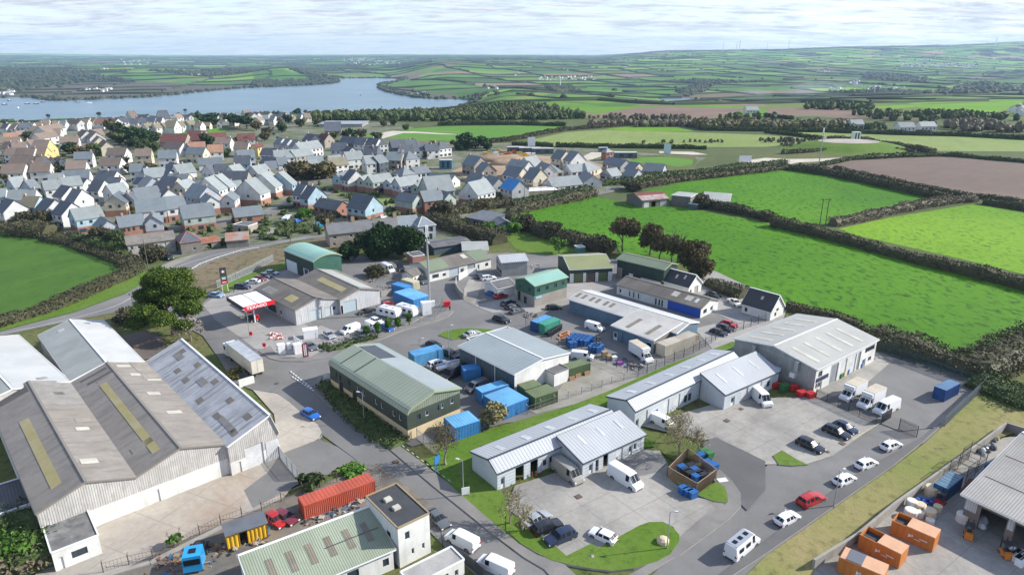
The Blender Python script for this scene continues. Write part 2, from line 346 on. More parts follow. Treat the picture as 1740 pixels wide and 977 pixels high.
def fieldcol(x,y,z,U,V):
    i,j,a,b=fcell(x,y); h=hsh(i,j); h2=hsh(i,j,3)
    k=np.select([h<.26,h<.44,h<.58,h<.74,h<.82,h<.92,h<.96],[0,1,2,3,4,5,6],7)
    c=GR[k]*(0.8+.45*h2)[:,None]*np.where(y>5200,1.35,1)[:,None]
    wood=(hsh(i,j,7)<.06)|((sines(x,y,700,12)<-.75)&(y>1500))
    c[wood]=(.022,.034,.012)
    for kk,pts,cc in PNT:
        m=pip(U,V,[uv(kk,*p) for p in pts]); c[m]=cc; wood=wood&~m
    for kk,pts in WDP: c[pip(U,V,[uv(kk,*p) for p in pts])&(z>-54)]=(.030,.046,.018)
    beach=(z<-53.19)&(y>1500)&(U<860); c[beach]=(.10,.09,.065)
    return c,wood
def make_land():
    ys=np.r_[-120,-60,0,30,60,90,120,160,200,260,330,400,470,540,580,1/np.linspace(1/600,1/15000,420)]
    ts=np.linspace(-1.05,1.05,860)
    TG,YG=np.meshgrid(ts,ys); XG=TG*(YG+150); x=XG.ravel(); y=YG.ravel(); z=terr(x,y); z[y<580]=0
    yy=np.maximum(y,1); zz=z-H
    fz=yy*cP-zz*sP; uz=yy*sP+zz*cP; U=870+F*x/np.maximum(fz,1); V=488.5-F*uz/np.maximum(fz,1)
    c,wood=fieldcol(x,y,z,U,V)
    near=y<700; c[near]=(.09,.11,.045)
    nr,nc=len(ys),len(ts); ii=np.arange(nr-1)[:,None]*nc+np.arange(nc-1)[None,:]
    fc=np.stack([ii,ii+1,ii+nc+1,ii+nc],-1).reshape(-1,4)
    me=D.meshes.new("ground"); me.vertices.add(len(x)); me.vertices.foreach_set('co',np.stack([x,y,z],1).ravel().astype(np.float32))
    me.loops.add(fc.size); me.loops.foreach_set('vertex_index',fc.ravel().astype(np.int32)); me.polygons.add(len(fc))
    me.polygons.foreach_set('loop_start',np.arange(0,fc.size,4,dtype=np.int32)); me.polygons.foreach_set('loop_total',np.full(len(fc),4,dtype=np.int32))
    me.polygons.foreach_set('use_smooth',[True]*len(fc)); me.update()
    at=me.color_attributes.new('field','FLOAT_COLOR','POINT'); at.data.foreach_set('color',np.c_[c,np.ones(len(c))].ravel().astype(np.float32))
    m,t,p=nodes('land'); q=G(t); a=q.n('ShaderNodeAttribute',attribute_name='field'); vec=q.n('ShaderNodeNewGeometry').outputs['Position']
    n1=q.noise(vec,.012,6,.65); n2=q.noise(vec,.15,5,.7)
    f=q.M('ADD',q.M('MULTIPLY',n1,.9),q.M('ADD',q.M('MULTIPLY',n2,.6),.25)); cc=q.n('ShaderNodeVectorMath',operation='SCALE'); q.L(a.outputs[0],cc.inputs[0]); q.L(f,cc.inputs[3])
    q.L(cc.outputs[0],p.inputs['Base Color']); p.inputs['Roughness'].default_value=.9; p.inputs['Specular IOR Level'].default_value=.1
    me.materials.append(m); o=link('ground',me); tag(o,kind='structure')
make_land()
def make_water():
    b=MB(); b.q([(-9000,900,WZ),(6000,900,WZ),(6000,5200,WZ),(-9000,5200,WZ)])
    m,t,p=nodes('water'); q=G(t); vec=q.n('ShaderNodeNewGeometry').outputs['Position']
    n=q.noise(vec,.004,7,.6,1.2,(1,2.2,1)); c=q.mix(q.ramp(n,.4,.62),(.055,.125,.165),(.10,.18,.215)); q.L(c,p.inputs['Base Color'])
    p.inputs['Roughness'].default_value=.28; p.inputs['Specular IOR Level'].default_value=.5
    n2=q.noise(vec,.06,4,.6,.5,(1,2.5,1)); q.bump(n2,.5,1.2,p)
    tag(b.build('estuary_water',m),kind='structure')
make_water()
def make_haze():
    b=MB(); b.box(-15200,15200,-400,15100,-62,330)
    m=D.materials.new('haze'); m.use_nodes=True; t=m.node_tree; t.nodes.clear(); o=t.nodes.new('ShaderNodeOutputMaterial'); v=t.nodes.new('ShaderNodeVolumePrincipled')
    v.inputs['Color'].default_value=(.50,.70,1.0,1); v.inputs['Density'].default_value=5.6e-5; v.inputs['Anisotropy'].default_value=.1
    t.links.new(v.outputs[0],o.inputs[1]); tag(b.build('haze',m),kind='stuff')
HAZE=True
if HAZE: make_haze()
# far hedges: lumpy strips on the field edges
def strip(b,pts,w,h,j=.25,step=None,mi=0):
    """a hedge-shaped ribbon with an uneven top, following the land"""
    P=[]
    for (x0,y0),(x1,y1) in zip(pts,pts[1:]):
        n=max(1,int(hypot(x1-x0,y1-y0)/(step or 60)))
        P+=[(x0+(x1-x0)*k/n,y0+(y1-y0)*k/n) for k in range(n)]
    P.append(pts[-1]); A=np.array(P); Z=np.where(A[:,1]>580,terr(A[:,0],A[:,1]),0)
    if (Z<-54).any(): return
    prev=None
    for k,(x,y) in enumerate(P):
        a=A[min(k+1,len(P)-1)]-A[max(k-1,0)]; l=max(hypot(*a),1e-6); nx,ny=-a[1]/l,a[0]/l
        ww=w*R.uniform(1-j,1+j)/2; hh=h*R.uniform(1-j*1.3,1+j*1.3); z=Z[k]; n=len(b.v); ox=R.uniform(-j,j)*w*.3
        b.v+=[(x-nx*ww,y-ny*ww,z-1),(x-nx*ww*.75+ox,y-ny*ww*.75,z+hh*.75),(x+ox,y+ox,z+hh),(x+nx*ww*.75,y+ny*ww*.75+ox,z+hh*.7),(x+nx*ww,y+ny*ww,z-1)]
        if prev is not None:
            for s in range(4): b.f.append((prev+s,n+s,n+s+1,prev+s+1)); b.m.append(mi)
        prev=n
M_FH=leafm('far hedge leaves',(.024,.042,.014),(.055,.065,.028),rnd=0)
M_FW=leafm('far wood leaves',(.022,.040,.014),(.070,.075,.034),rnd=0)
def far_hedges():
    b=MB(); wd=MB(); CW=[]
    CL=[]
    def clump(x,y,z,r,h): CL.append((float(x),float(y),r,h))
    def clump1(x,y,z,r,h):
        k=len(wd.v); n=5; a0=R.uniform(0,6)
        wd.v+=[(x+r*cos(a0+6.283*i/n)*R.uniform(.7,1.2),y+r*sin(a0+6.283*i/n)*R.uniform(.7,1.2),z-1) for i in range(n)]
        wd.v+=[(x+r*.95*cos(a0+.4+6.283*i/n)*R.uniform(.7,1.2),y+r*.95*sin(a0+.4+6.283*i/n)*R.uniform(.7,1.2),z+h*R.uniform(.45,.7)) for i in range(n)]
        wd.v.append((x,y,z+h))
        for i in range(n):
            j=(i+1)%n; wd.f+=[(k+i,k+j,k+n+j,k+n+i),(k+n+i,k+n+j,k+2*n)]; wd.m+=[0,0]
    for i in range(-70,75):
        for j in range(-10,110):
            st=(i*.618)%1.0; b0=j-st
            x,y=finv(np.float64(i+.5),np.float64(b0+.5)); x=float(x); y=float(y)
            if y<1080 or y>11500 or abs(x)>.82*y+60: continue
            if pip(np.array([x]),np.array([y]),SH)[0]: continue
            hh=2.8+y/1500 if y<5000 else 4
            if y<2700 and x<0 and hsh(i,j,2)<.12: continue
            for (a0,b1),(a2,b3) in (((i,b0),(i,b0+1)),((i,b0),(i+1,b0))):
                if hsh(i,j,11+(a0==a2))<.2: continue
                n=4 if y<5000 else 2; pts=[tuple(map(float,finv(np.float64(a0+(a2-a0)*k/n),np.float64(b1+(b3-b1)*k/n)))) for k in range(n+1)]
                strip(b,pts,3.5+y/900,hh,.35,45 if y<4000 else 120)
            # scattered hedge trees, farm woods
            nt=int(hsh(i,j,5)*4) if y<7000 else 0
            wood=hsh(i,j,7)<.06 or (sines(np.float64(x),np.float64(y),700,12)<-.75 and y>1500)
            z0=terr([x],[y])[0]; U=870+F*x/(y*cP-(z0-H)*sP); V=488.5-F*(y*sP+(z0-H)*cP)/(y*cP-(z0-H)*sP)
            if any(pip(np.array([U]),np.array([V]),[uv(kk,*p) for p in pp])[0] for kk,pp,_ in PNT): wood=False
            if wood: nt=220 if y<4000 else (90 if y<8000 else 15)
            for _ in range(nt):
                aa,bb=(R.random(),R.random()) if wood else (R.choice((0,1)),R.random())
                tx,ty=i+aa,b0+bb; tz=0
                r=R.uniform(5,9)*(1 if y<4000 else 1.6); CW.append((tx,ty,r,R.uniform(6,11)))
    for kk,pts in WDP:
        q=[uv(kk,*p) for p in pts]; xs=[p[0] for p in q]; ys=[p[1] for p in q]
        for _ in range(420):
            u,v=R.uniform(min(xs),max(xs)),R.uniform(min(ys),max(ys))
            if pip(np.array([u]),np.array([v]),q)[0]:
                p=on(u,v)
                if p.z>-54: clump(p.x,p.y,0,R.uniform(7,14),R.uniform(7,13))
    # wooded shore slopes
    for poly in (SH,):
        for (x0,y0),(x1,y1) in zip(poly,poly[1:]+poly[:1]):
            L=hypot(x1-x0,y1-y0)
            if min(y0,y1)<1350 or abs(x0)>1.2*y0: continue
            for _ in range(int(min(L,900)/7)):
                f=R.random(); off=R.uniform(2,55)*R.random(); nx,ny=(y1-y0)/L,-(x1-x0)/L
                for sg in (1,-1):
                    tx,ty=x0+(x1-x0)*f+nx*off*sg,y0+(y1-y0)*f+ny*off*sg; clump(tx,ty,0,R.uniform(4,7),R.uniform(4,8))
    W=np.array(CW); X,Yy=finv(W[:,0],W[:,1]); CL+=[(X[k],Yy[k],W[k,2],W[k,3]) for k in range(len(W))]
    A=np.array(CL); Z=terr(A[:,0],A[:,1])
    for k in range(len(A)):
        if Z[k]>-54: clump1(A[k,0],A[k,1],Z[k],A[k,2],A[k,3])
    tag(b.build('distant_hedgerows',M_FH),kind='stuff'); return wd,clump1
WD,clump=far_hedges()
# ---------------- near ground: sheets a few mm to a few cm above one another
LZ=[.02]
M_ASPH=mat('asphalt',(.195,.190,.181),(.150,.147,.140),.9,sc=.06,fine=2.5,var=.16,stain=(.105,.102,.097),amt=.7,world=True,bmp=.01,spec=.3)
M_ASPH2=mat('new asphalt',(.135,.133,.129),(.110,.109,.106),.9,sc=.08,fine=3,var=.15,stain=(.07,.07,.074),amt=.4,world=True,bmp=.01,spec=.3)
M_PAVE=mat('pavement',(.215,.205,.19),(.17,.163,.152),.9,sc=.2,fine=4,var=.2,world=True,spec=.3,stain=(.12,.115,.11),amt=.5)
M_KERB=mat('kerb stone',(.34,.33,.31),(.27,.26,.24),.9,sc=.5,fine=4,var=.2,world=True,spec=.3)
M_CONC=mat('yard concrete',(.340,.322,.285),(.235,.225,.205),.9,sc=.09,fine=1.3,var=.3,stain=(.16,.145,.12),amt=.8,world=True,joint=(5.2,-.62),bmp=.008,spec=.3)
M_CONC2=mat('old stained concrete',(.41,.37,.31),(.30,.275,.24),.92,sc=.09,fine=1.2,var=.26,stain=(.27,.17,.10),amt=.55,world=True,joint=(6.5,.42),bmp=.01,spec=.25)
M_CONC3=mat('forecourt concrete',(.33,.315,.29),(.26,.25,.235),.9,sc=.08,fine=1.5,var=.2,stain=(.16,.15,.14),amt=.6,world=True,joint=(6,.9),spec=.3)
M_GRAV=mat('gravel',(.30,.28,.245),(.23,.22,.185),.95,sc=.15,fine=5,var=.45,stain=(.17,.17,.10),amt=.7,world=True,bmp=.04,spec=.2)
M_TRACK=mat('pale track',(.50,.46,.38),(.42,.38,.31),.95,sc=.1,fine=2,var=.2,world=True,spec=.2)
M_EARTH=mat('bare earth',(.34,.24,.15),(.26,.19,.13),.95,sc=.06,fine=1,var=.3,world=True,stain=(.42,.36,.27),amt=.8,spec=.2,bmp=.1)
M_LINE=plain('worn white paint',(.62,.62,.60),.8)
M_YLINE=plain('worn yellow paint',(.55,.48,.25),.8)
M_FGR=grass('pasture',(.050,.158,.004),(.080,.208,.006),(.018,.066,.004),.55,.95,(1,.6,1),.012,.25,rows=(.5,.10,.3))
M_FG2=grass('light green pasture',(.120,.255,.010),(.170,.310,.014),(.045,.115,.008),.6,.9,(1,.6,1),.012,.25)  # light green grass, a colour of its own
M_FG3=grass('corner pasture',(.050,.115,.018),(.070,.145,.020),(.028,.072,.012),.5,.4,(1,.5,1),.02,.15,rows=(.5,.12,.35))
M_OLV=grass('pale pasture',(.175,.235,.065),(.215,.260,.085),(.12,.17,.045),.3,.5,(1,.5,1),.012,.1,rows=(.3,.10,.35))
M_MEAD=grass('meadow',(.085,.200,.025),(.105,.225,.030),(.06,.15,.02),.3,.4,(1,.6,1),.01,.1,rows=(-.5,.1,.2))
M_PLOUGH=grass('ploughed soil',(.150,.112,.088),(.185,.142,.112),(.11,.08,.062),.25,.35,(1,.5,1),.01,.12,rows=(.9,.25,.4))
M_LAWN=grass('mown lawn',(.085,.160,.016),(.115,.180,.030),(.040,.085,.012),1.1,.55,(1,1,1),.08,.06)
M_BANK=grass('dry bank grass',(.265,.225,.100),(.175,.195,.055),(.10,.10,.035),.7,.6,(1,1,1),.05,.25)
M_ROUGH=grass('rough verge',(.085,.12,.03),(.14,.13,.055),(.035,.045,.015),.8,.7,(1,1,1),.06,.3)
M_REED=grass('dead brown growth',(.19,.15,.095),(.14,.125,.065),(.06,.05,.03),.5,.8,(1,1,1),.05,.5)
M_GARD=grass('gardens',(.090,.12,.040),(.21,.20,.165),(.035,.05,.02),.25,.7,(1,1,1),.05,.2)
def sheet(name,k,pts,m,dz=.004,kind='structure',label=None,solid=0):
    """a flat sheet laid over the ground; solid: stands up like a kerbed pavement"""
    P=gl(k,pts) if k else pts; LZ[0]+=dz; z=LZ[0]; b=MB()
    if solid: b.prism([(p[0],p[1]) for p in P],-.1,z+solid,1,0)
    else:
        if sum(P[i][0]*P[(i+1)%len(P)][1]-P[(i+1)%len(P)][0]*P[i][1] for i in range(len(P)))<0: P=P[::-1]
        b.q([(p[0],p[1],z) for p in P])
    o=b.build(name,[m,M_KERB]); 
    if not solid:
        bm=bmesh.new(); bm.from_mesh(o.data); bmesh.ops.triangulate(bm,faces=bm.faces[:],ngon_method='EAR_CLIP'); bm.to_mesh(o.data); bm.free()
    return tag(o,label,kind=kind)
def smooth(pts,n=4):
    """closed curve through points"""
    out=[]; N=len(pts)
    for i in range(N):
        p0,p1,p2,p3=[Vector(pts[(i+j)%N][:2]) for j in (-1,0,1,2)]
        for s in range(n):
            t=s/n; q=.5*((2*p1)+(p2-p0)*t+(2*p0-5*p1+4*p2-p3)*t*t+(3*p1-p0-3*p2+p3)*t**3); out.append((q.x,q.y,0))
    return out
def ribbon(name,pts,wd,m,dz=.004,k=None,z=None,kind='structure'):
    P=[Vector(p[:2]) for p in (gl(k,pts) if k else pts)]
    Q=[]
    for i in range(len(P)-1):
        p0,p1,p2,p3=P[max(i-1,0)],P[i],P[i+1],P[min(i+2,len(P)-1)]
        for s in range(6):
            t=s/6; Q.append(.5*((2*p1)+(p2-p0)*t+(2*p0-5*p1+4*p2-p3)*t*t+(3*p1-p0-3*p2+p3)*t**3))
    Q.append(P[-1]); LZ[0]+=dz; zz=LZ[0] if z is None else z; b=MB(); pr=None
    for i,p in enumerate(Q):
        d=(Q[min(i+1,len(Q)-1)]-Q[max(i-1,0)]).normalized(); n=Vector((-d.y,d.x)); w_=wd if not callable(wd) else wd(i/len(Q))
        a,c=p+n*w_/2,p-n*w_/2
        if pr: b.q([(pr[1].x,pr[1].y,zz),(c.x,c.y,zz),(a.x,a.y,zz),(pr[0].x,pr[0].y,zz)])
        pr=(a,c)
    return tag(b.build(name,m),kind=kind)
# fields
sheet('town_ground','m',[(-400,420),(-400,222),(0,214),(520,205),(560,210),(660,208),(700,216),(720,238),(860,244),(960,250),(1120,262),(1200,268),(1150,300),(1010,330),(864,368),(900,400),(700,470),(520,400),(430,415),(280,440),(120,408)],M_GARD)
sheet('industrial_ground','m',[(-300,575),(0,570),(130,540),(215,520),(260,478),(320,448),(430,425),(520,405),(700,440),(870,372),(1010,425),(1140,445),(1270,510),(1340,528),(1480,580),(1640,622),(1760,600),(2000,640),(2100,1250),(-400,1250),(-300,800)],M_ROUGH)
sheet('corner_field','m',[(-160,392),(26,393),(84,405),(123,411),(153,423),(192,433),(217,444),(226,451),(223,459),(179,474),(128,497),(77,520),(0,543),(-160,580)],M_FG3)
sheet('great_pasture','m',[(864,366),(935,350),(1011,334),(1060,345),(1139,350),(1195,359),(1300,378),(1313,383),(1423,410),(1556,446),(1740,489),(2100,575),(2100,640),(1740,596),(1684,612),(1643,617),(1589,606),(1543,593),(1484,573),(1443,553),(1415,542),(1336,524),(1264,506),(1198,478),(1141,440),(1039,427),(1003,419),(932,401),(893,383)],M_FGR)
sheet('upper_pasture','m',[(1098,325),(1157,310),(1300,293),(1341,288),(1433,303),(1530,324),(1607,340),(1517,358),(1423,379),(1377,383),(1300,367),(1244,355),(1200,346),(1150,348)],M_FGR)
sheet('light_green_field','m',[(1425,389),(1512,370),(1653,347),(1740,361),(2100,420),(2100,580),(1740,466),(1632,440),(1530,417),(1453,400)],M_FG2)
sheet('ploughed_field','m',[(1400,284),(1443,271),(1530,267),(1627,266),(1740,276),(2100,310),(2100,430),(1740,343),(1633,331),(1530,311),(1418,287)],M_PLOUGH)
sheet('pale_field','m',[(865,247),(962,225),(1026,221),(1167,225),(1300,230),(1390,237),(1377,243),(1300,250),(1090,251),(937,249)],M_OLV)
sheet('bright_strip_field','m',[(1026,220),(1085,214),(1150,217),(1182,224),(1100,223)],M_FG2)
sheet('cricket_field','m',[(600,232),(690,219.5),(749,215.5),(880,213.5),(962,216),(916,226),(865,237),(833,241),(717,239),(660,234)],M_MEAD)
sheet('hillside_field','m',[(1326,225),(1453,226),(1632,230),(1740,238),(2000,246),(2000,275),(1740,258),(1589,257),(1568,248),(1517,243),(1453,236),(1390,236)],M_OLV)
sheet('school_field','T1',[(300,350),(450,320),(900,305),(1280,290),(1290,340),(1240,362),(950,380),(700,390),(520,420),(400,400)],M_MEAD)
sheet('round_green','V1',[(850,330),(1000,300),(1400,290),(1700,320),(1720,400),(1500,440),(1440,470),(1250,400),(1000,370),(880,350)],M_MEAD)
sheet('town_green','V1',[(660,260),(1700,270),(1760,330),(1720,480),(1440,500),(1000,380),(850,300)],M_ROUGH)
sheet('round_green_lawn','V1',[(880,340),(1000,300),(1400,290),(1700,330),(1690,390),(1500,420),(1430,410),(1250,380),(1000,370)],M_MEAD)
sheet('roundabout_verge','m',[(1250,268),(1300,262),(1500,256),(1600,262),(1500,270),(1400,276),(1340,285),(1260,292)],M_ROUGH)
sheet('farm_paddock','B2',[(920,170),(1050,150),(1160,140),(1230,180),(1500,210),(1350,290),(1200,230),(1000,190)],M_FGR)
sheet('cottage_lawn','B1',[(1140,540),(1200,500),(1290,500),(1310,530),(1200,580)],M_LAWN)
sheet('garden_lawn','B2',[(10,500),(60,485),(200,480),(330,520),(420,560),(560,590),(520,610),(340,620),(200,600),(60,560)],M_LAWN)
sheet('orchard_lawn','m',[(842,382),(870,376),(910,395),(880,410),(850,408)],M_LAWN)
sheet('building_plot','V0',[(-100,480),(380,300),(620,260),(900,250),(1300,300),(1700,330),(2200,500),(2100,650),(1300,760),(700,800),(200,640)],M_EARTH)
sheet('plot_grass','T6',[(810,340),(1000,350),(1300,380),(1720,430),(1900,500),(1700,600),(1500,470),(1200,400),(900,400)],M_OLV)
sheet('allotment_ground','T6',[(0,860),(80,840),(600,850),(900,800),(850,860),(480,900),(0,950)],M_GRAV)
# main road past the town and its verge
def road(name,pts,wd,m=None,k='m'): return ribbon(name,pts,wd,m or M_ASPH,k=k)
sheet('main_road','m',[(-200,612),(0,572),(110,548),(215,528),(250,512),(275,492),(312,466),(371,441),(440,423),(490,412),(556,402),(600,396),(600,390),(520,401),(437,415),(350,427),(307,438),(276,450),(268,462),(240,484),(212,500),(128,531),(0,564),(-200,598)],M_ASPH)
sheet('road_apron','m',[(275,452),(300,441),(330,433),(350,429),(330,436),(296,452),(275,466),(268,462)],M_GRAV)
sheet('hedge_verge','m',[(0,556),(77,535),(128,514),(179,492),(223,474),(240,462),(268,462),(240,484),(212,499),(128,530),(0,563)],M_LAWN)
ribbon('centre_line',[(0,568),(60,556),(130,540),(200,519),(236,497),(268,474),(308,452),(366,434),(437,419),(520,405)],.14,M_LINE,k='m')
road('estate_street',[(246,520),(265,502),(300,488)],7)
ribbon('street',[(455,365),(480,350),(530,335),(563,325)],8,M_ASPH,k='m')
ribbon('street_in_estate',[(280,392),(330,385),(372,378),(420,372)],7,M_ASPH,k='m')
ribbon('street_behind',[(150,415),(200,408),(290,395)],7,M_ASPH,k='m')
ribbon('street_by_plot',[(640,360),(680,352),(690,362)],9,M_ASPH,k='m')
ribbon('farm_lane',[(1005,332),(1035,326),(1050,320),(1180,305),(1300,289)],4,M_ASPH,k='m')
sheet('roundabout','m',[(1270,273),(1300,269),(1345,271),(1400,270),(1480,266),(1505,264.5),(1600,262),(1660,263),(1600,266),(1510,269),(1430,273),(1355,277),(1335,282),(1290,285),(1230,287),(1265,280)],M_TRACK)
sheet('plot_road','V1',[(350,230),(540,225),(545,270),(400,310),(320,345),(240,340),(250,280)],M_TRACK)
sheet('car_park_track','T3',[(-200,250),(-40,196),(60,180),(330,188),(900,225),(970,232),(700,228),(400,212),(200,210),(60,245),(-100,290)],M_TRACK)
ribbon('cricket_path',[(350,190),(600,188),(950,192)],1.2,M_TRACK,k='T3')
sheet('parking_strip','V1',[(1250,215),(1700,225),(1900,262),(1700,265),(1390,250),(1250,240)],M_TRACK)
# estate roads
sheet('estate_road','m',[(255,505),(310,552),(345,572),(372,610),(395,650),(430,664),(471,669),(494,689),(532,720),(545,738),(600,778),(650,827),(732,906),(762,937),(815,985),(900,1080),(1200,1080),(1290,985),(1340,930),(1451,814),(1571,753),(1600,727),(1661,662),(1700,640),(1560,600),(1480,600),(1400,700),(1100,985),(944,977),(870,937),(788,870),(737,829),(686,786),(624,735),(570,690),(535,660),(560,612),(645,577),(700,565),(737,548),(900,560),(1100,620),(1200,600),(1180,470),(1040,440),(860,430),(690,445),(560,430),(400,470),(372,492),(340,520)],M_ASPH)
sheet('yard_asphalt','m',[(1040,440),(1200,478),(1330,530),(1260,600),(1200,600),(1150,640),(1000,700),(860,720),(700,760),(560,690),(545,640),(560,606),(650,575),(770,530),(765,450)],M_ASPH)
sheet('corner_apron','C1',[(0,640),(60,650),(160,665),(240,720),(330,800),(430,870),(458,920),(440,960),(300,1050),(180,1080),(140,800)],M_CONC2)
ribbon('apron_kerb',[(0,640),(100,655),(170,668),(240,720),(330,800),(430,870),(460,925),(440,965),(420,990)],.25,M_KERB,k='C1',z=.12)
sheet('works_yard','m',[(62,905),(250,855),(395,800),(478,772),(500,765),(520,800),(480,850),(300,925),(180,985),(150,1040),(60,1000)],M_CONC2)
sheet('works_entrance','D1',[(180,180),(440,80),(560,130),(660,200),(700,240),(560,270),(480,330),(300,380),(0,540),(-60,420),(100,300)],M_ASPH)
sheet('rear_yard','C0',[(810,280),(960,250),(1080,290),(1100,360),(1000,430),(940,440)],mat('wet dark yard',(.10,.085,.075),(.14,.11,.09),.8,sc=.15,fine=1.5,var=.3,world=True,stain=(.20,.14,.11),amt=.6))
sheet('fuel_forecourt','m',[(372,500),(420,480),(470,465),(500,458),(560,470),(500,540),(530,560),(650,520),(740,505),(745,525),(700,552),(650,568),(560,590),(520,612),(478,614),(440,599),(409,575),(366,545),(345,520)],M_CONC3)
sheet('forecourt_strip','m',[(530,548),(640,505),(740,500),(745,525),(700,548),(650,563),(600,572),(560,560)],M_ASPH)
sheet('forecourt_pavement','V3',[(0,600),(60,580),(150,540),(240,660),(500,700),(640,700),(900,640),(930,700),(800,722),(600,752),(300,747),(150,712),(0,618)],M_PAVE,solid=.1)
sheet('north_pavement','m',[(640,573),(686,556),(735,540),(757,530),(762,522),(766,522),(771,531),(762,540),(737,549),(686,563),(642,581),(600,592),(600,586)],M_PAVE,solid=.1)
sheet('side_pavement','m',[(558,629),(540,642),(531,655),(534,668),(560,692),(609,727),(650,755),(686,786),(737,829),(788,870),(839,911),(870,934),(891,950),(925,970),(960,1010),(1010,1010),(960,962),(912,945),(880,925),(826,880),(760,822),(700,775),(640,732),(590,694),(553,663),(541,655),(548,642),(562,634)],M_PAVE,solid=.1)
sheet('triangle_lawn','V4',[(820,950),(900,900),(1050,870),(1250,855),(1500,870),(1560,885),(1400,950),(1200,985),(1000,1010)],M_LAWN,solid=.1)
sheet('north_yard','m',[(860,500),(900,490),(960,478),(1045,466),(1060,480),(960,520),(905,535),(868,520)],M_CONC3)
sheet('track_gate_ramp','V4',[(1160,330),(1230,200),(1400,215),(1380,330),(1300,540),(1160,490)],M_CONC)
sheet('side_forecourt','V4',[(1300,545),(1720,460),(1900,440),(1900,620),(1540,650),(1160,500)],M_CONC3)
sheet('gravel_yard','C2',[(470,470),(560,430),(700,470),(870,540),(860,590),(600,700),(200,800),(150,780),(200,700),(350,640)],M_GRAV)
sheet('north_lane','m',[(1180,470),(1200,455),(1340,520),(1330,545),(1260,590),(1215,600),(1180,560),(1240,545),(1140,500)],M_CONC3)
sheet('back_strip_lawn','C2',[(-500,1120),(-420,1010),(0,870),(430,745),(680,650),(1060,480),(1370,370),(1500,320),(1560,330),(1400,420),(700,740),(0,960),(-300,1060),(-480,1180)],M_LAWN)
sheet('lower_unit_lawn','m',[(722,783),(740,775),(800,757),(850,770),(800,800),(862,842),(870,880),(905,935),(880,925),(826,880),(770,832)],M_LAWN)
sheet('upper_yard','m',[(1088,725),(1240,680),(1384,676),(1497,720),(1484,727),(1415,776),(1372,790),(1300,791),(1218,745),(1198,750),(1150,740)],M_CONC)
sheet('lower_yard','D2',[(0,540),(60,390),(500,250),(920,150),(1020,160),(1075,250),(1065,330),(1150,400),(1270,470),(1480,515),(1330,620),(1110,665),(1040,635),(950,637),(880,660),(725,745),(620,805),(560,780),(400,860),(320,790),(180,690),(100,610)],M_CONC)
sheet('yard_mouth','D2',[(1110,665),(1270,560),(1480,515),(1560,520),(1500,590),(1330,720),(1150,850),(1150,760)],M_CONC)
sheet('dark_patch','D2',[(660,60+100),(920,160),(1070,250),(1010,300),(880,330),(760,260)],M_ASPH)
sheet('corner_pavement','m',[(1190,800),(1221,799),(1244,820),(1258,840),(1259,862),(1244,880),(1200,913),(1155,946),(1140,953),(1103,975),(1060,1000),(1050,990),(1100,962),(1138,945),(1149,928),(1154,917),(1195,880),(1232,860),(1236,845),(1225,828),(1205,812)],M_PAVE,solid=.08)
sheet('corner_lawn','D2',[(0,570),(90,610),(180,690),(320,790),(400,862),(560,782),(620,808),(725,748),(880,662),(950,637),(1040,636),(1100,665),(1148,720),(1150,765),(1090,850),(1000,900),(850,945),(700,962),(560,945),(420,920),(300,890),(200,840),(100,780),(0,690)],M_LAWN,solid=.09)
sheet('bin_store_lawn','D2',[(1265,455),(1390,370),(1450,400),(1470,460),(1470,510),(1380,500)],M_LAWN,solid=.09)
sheet('tree_lawn','D2',[(1020,160),(1060,145),(1150,165),(1220,200),(1120,230),(1060,190)],M_ROUGH)
sheet('gable_lawn','D2',[(915,60),(1000,110),(985,130),(915,140)],M_LAWN)
sheet('tip_lawn','D3',[(50,195),(110,160),(200,215),(280,255),(180,262),(90,255)],M_LAWN,solid=.09)
sheet('fenced_yard','m',[(1384,676),(1400,650),(1490,600),(1671,661),(1600,727),(1530,735),(1497,722)],M_ASPH)
sheet('fenced_yard_concrete','m',[(1384,676),(1400,645),(1490,600),(1510,620),(1470,655),(1400,682)],M_CONC)
sheet('far_pavement','m',[(1200,1010),(1300,944),(1415,864),(1520,791),(1571,750),(1600,724),(1597,721),(1571,742),(1451,810),(1380,862),(1300,921),(1215,985)],M_ASPH2,solid=.1)
sheet('dry_bank','m',[(1262,985),(1300,948),(1415,867),(1520,794),(1573,753),(1600,728),(1640,692),(1668,664),(1730,670),(1780,720),(1700,745),(1600,800),(1480,895),(1390,965),(1360,1010),(1240,1010)],M_BANK)
sheet('recycling_yard','m',[(1385,968),(1480,897),(1600,803),(1705,746),(1900,720),(1950,1080),(1340,1080)],M_CONC)
sheet('workshop_yard','m',[(180,985),(300,925),(480,850),(640,790),(760,880),(600,985)],mat('trodden yard',(.20,.165,.12),(.12,.11,.095),.95,sc=.2,fine=2,var=.3,world=True,stain=(.07,.065,.06),amt=.7))
sheet('parking_aisle','D2',[(1300,110),(1390,70),(1720,230),(1720,420),(1600,560),(1560,520),(1500,380),(1410,290),(1330,170)],M_ASPH2)
sheet('brown_bank','m',[(312,467),(371,442),(440,425),(556,404),(575,420),(480,452),(400,470),(372,492),(335,505),(300,490)],M_REED)
sheet('verge_by_fence','m',[(372,492),(400,476),(480,448),(505,440),(500,452),(430,478),(385,500)],M_LAWN)
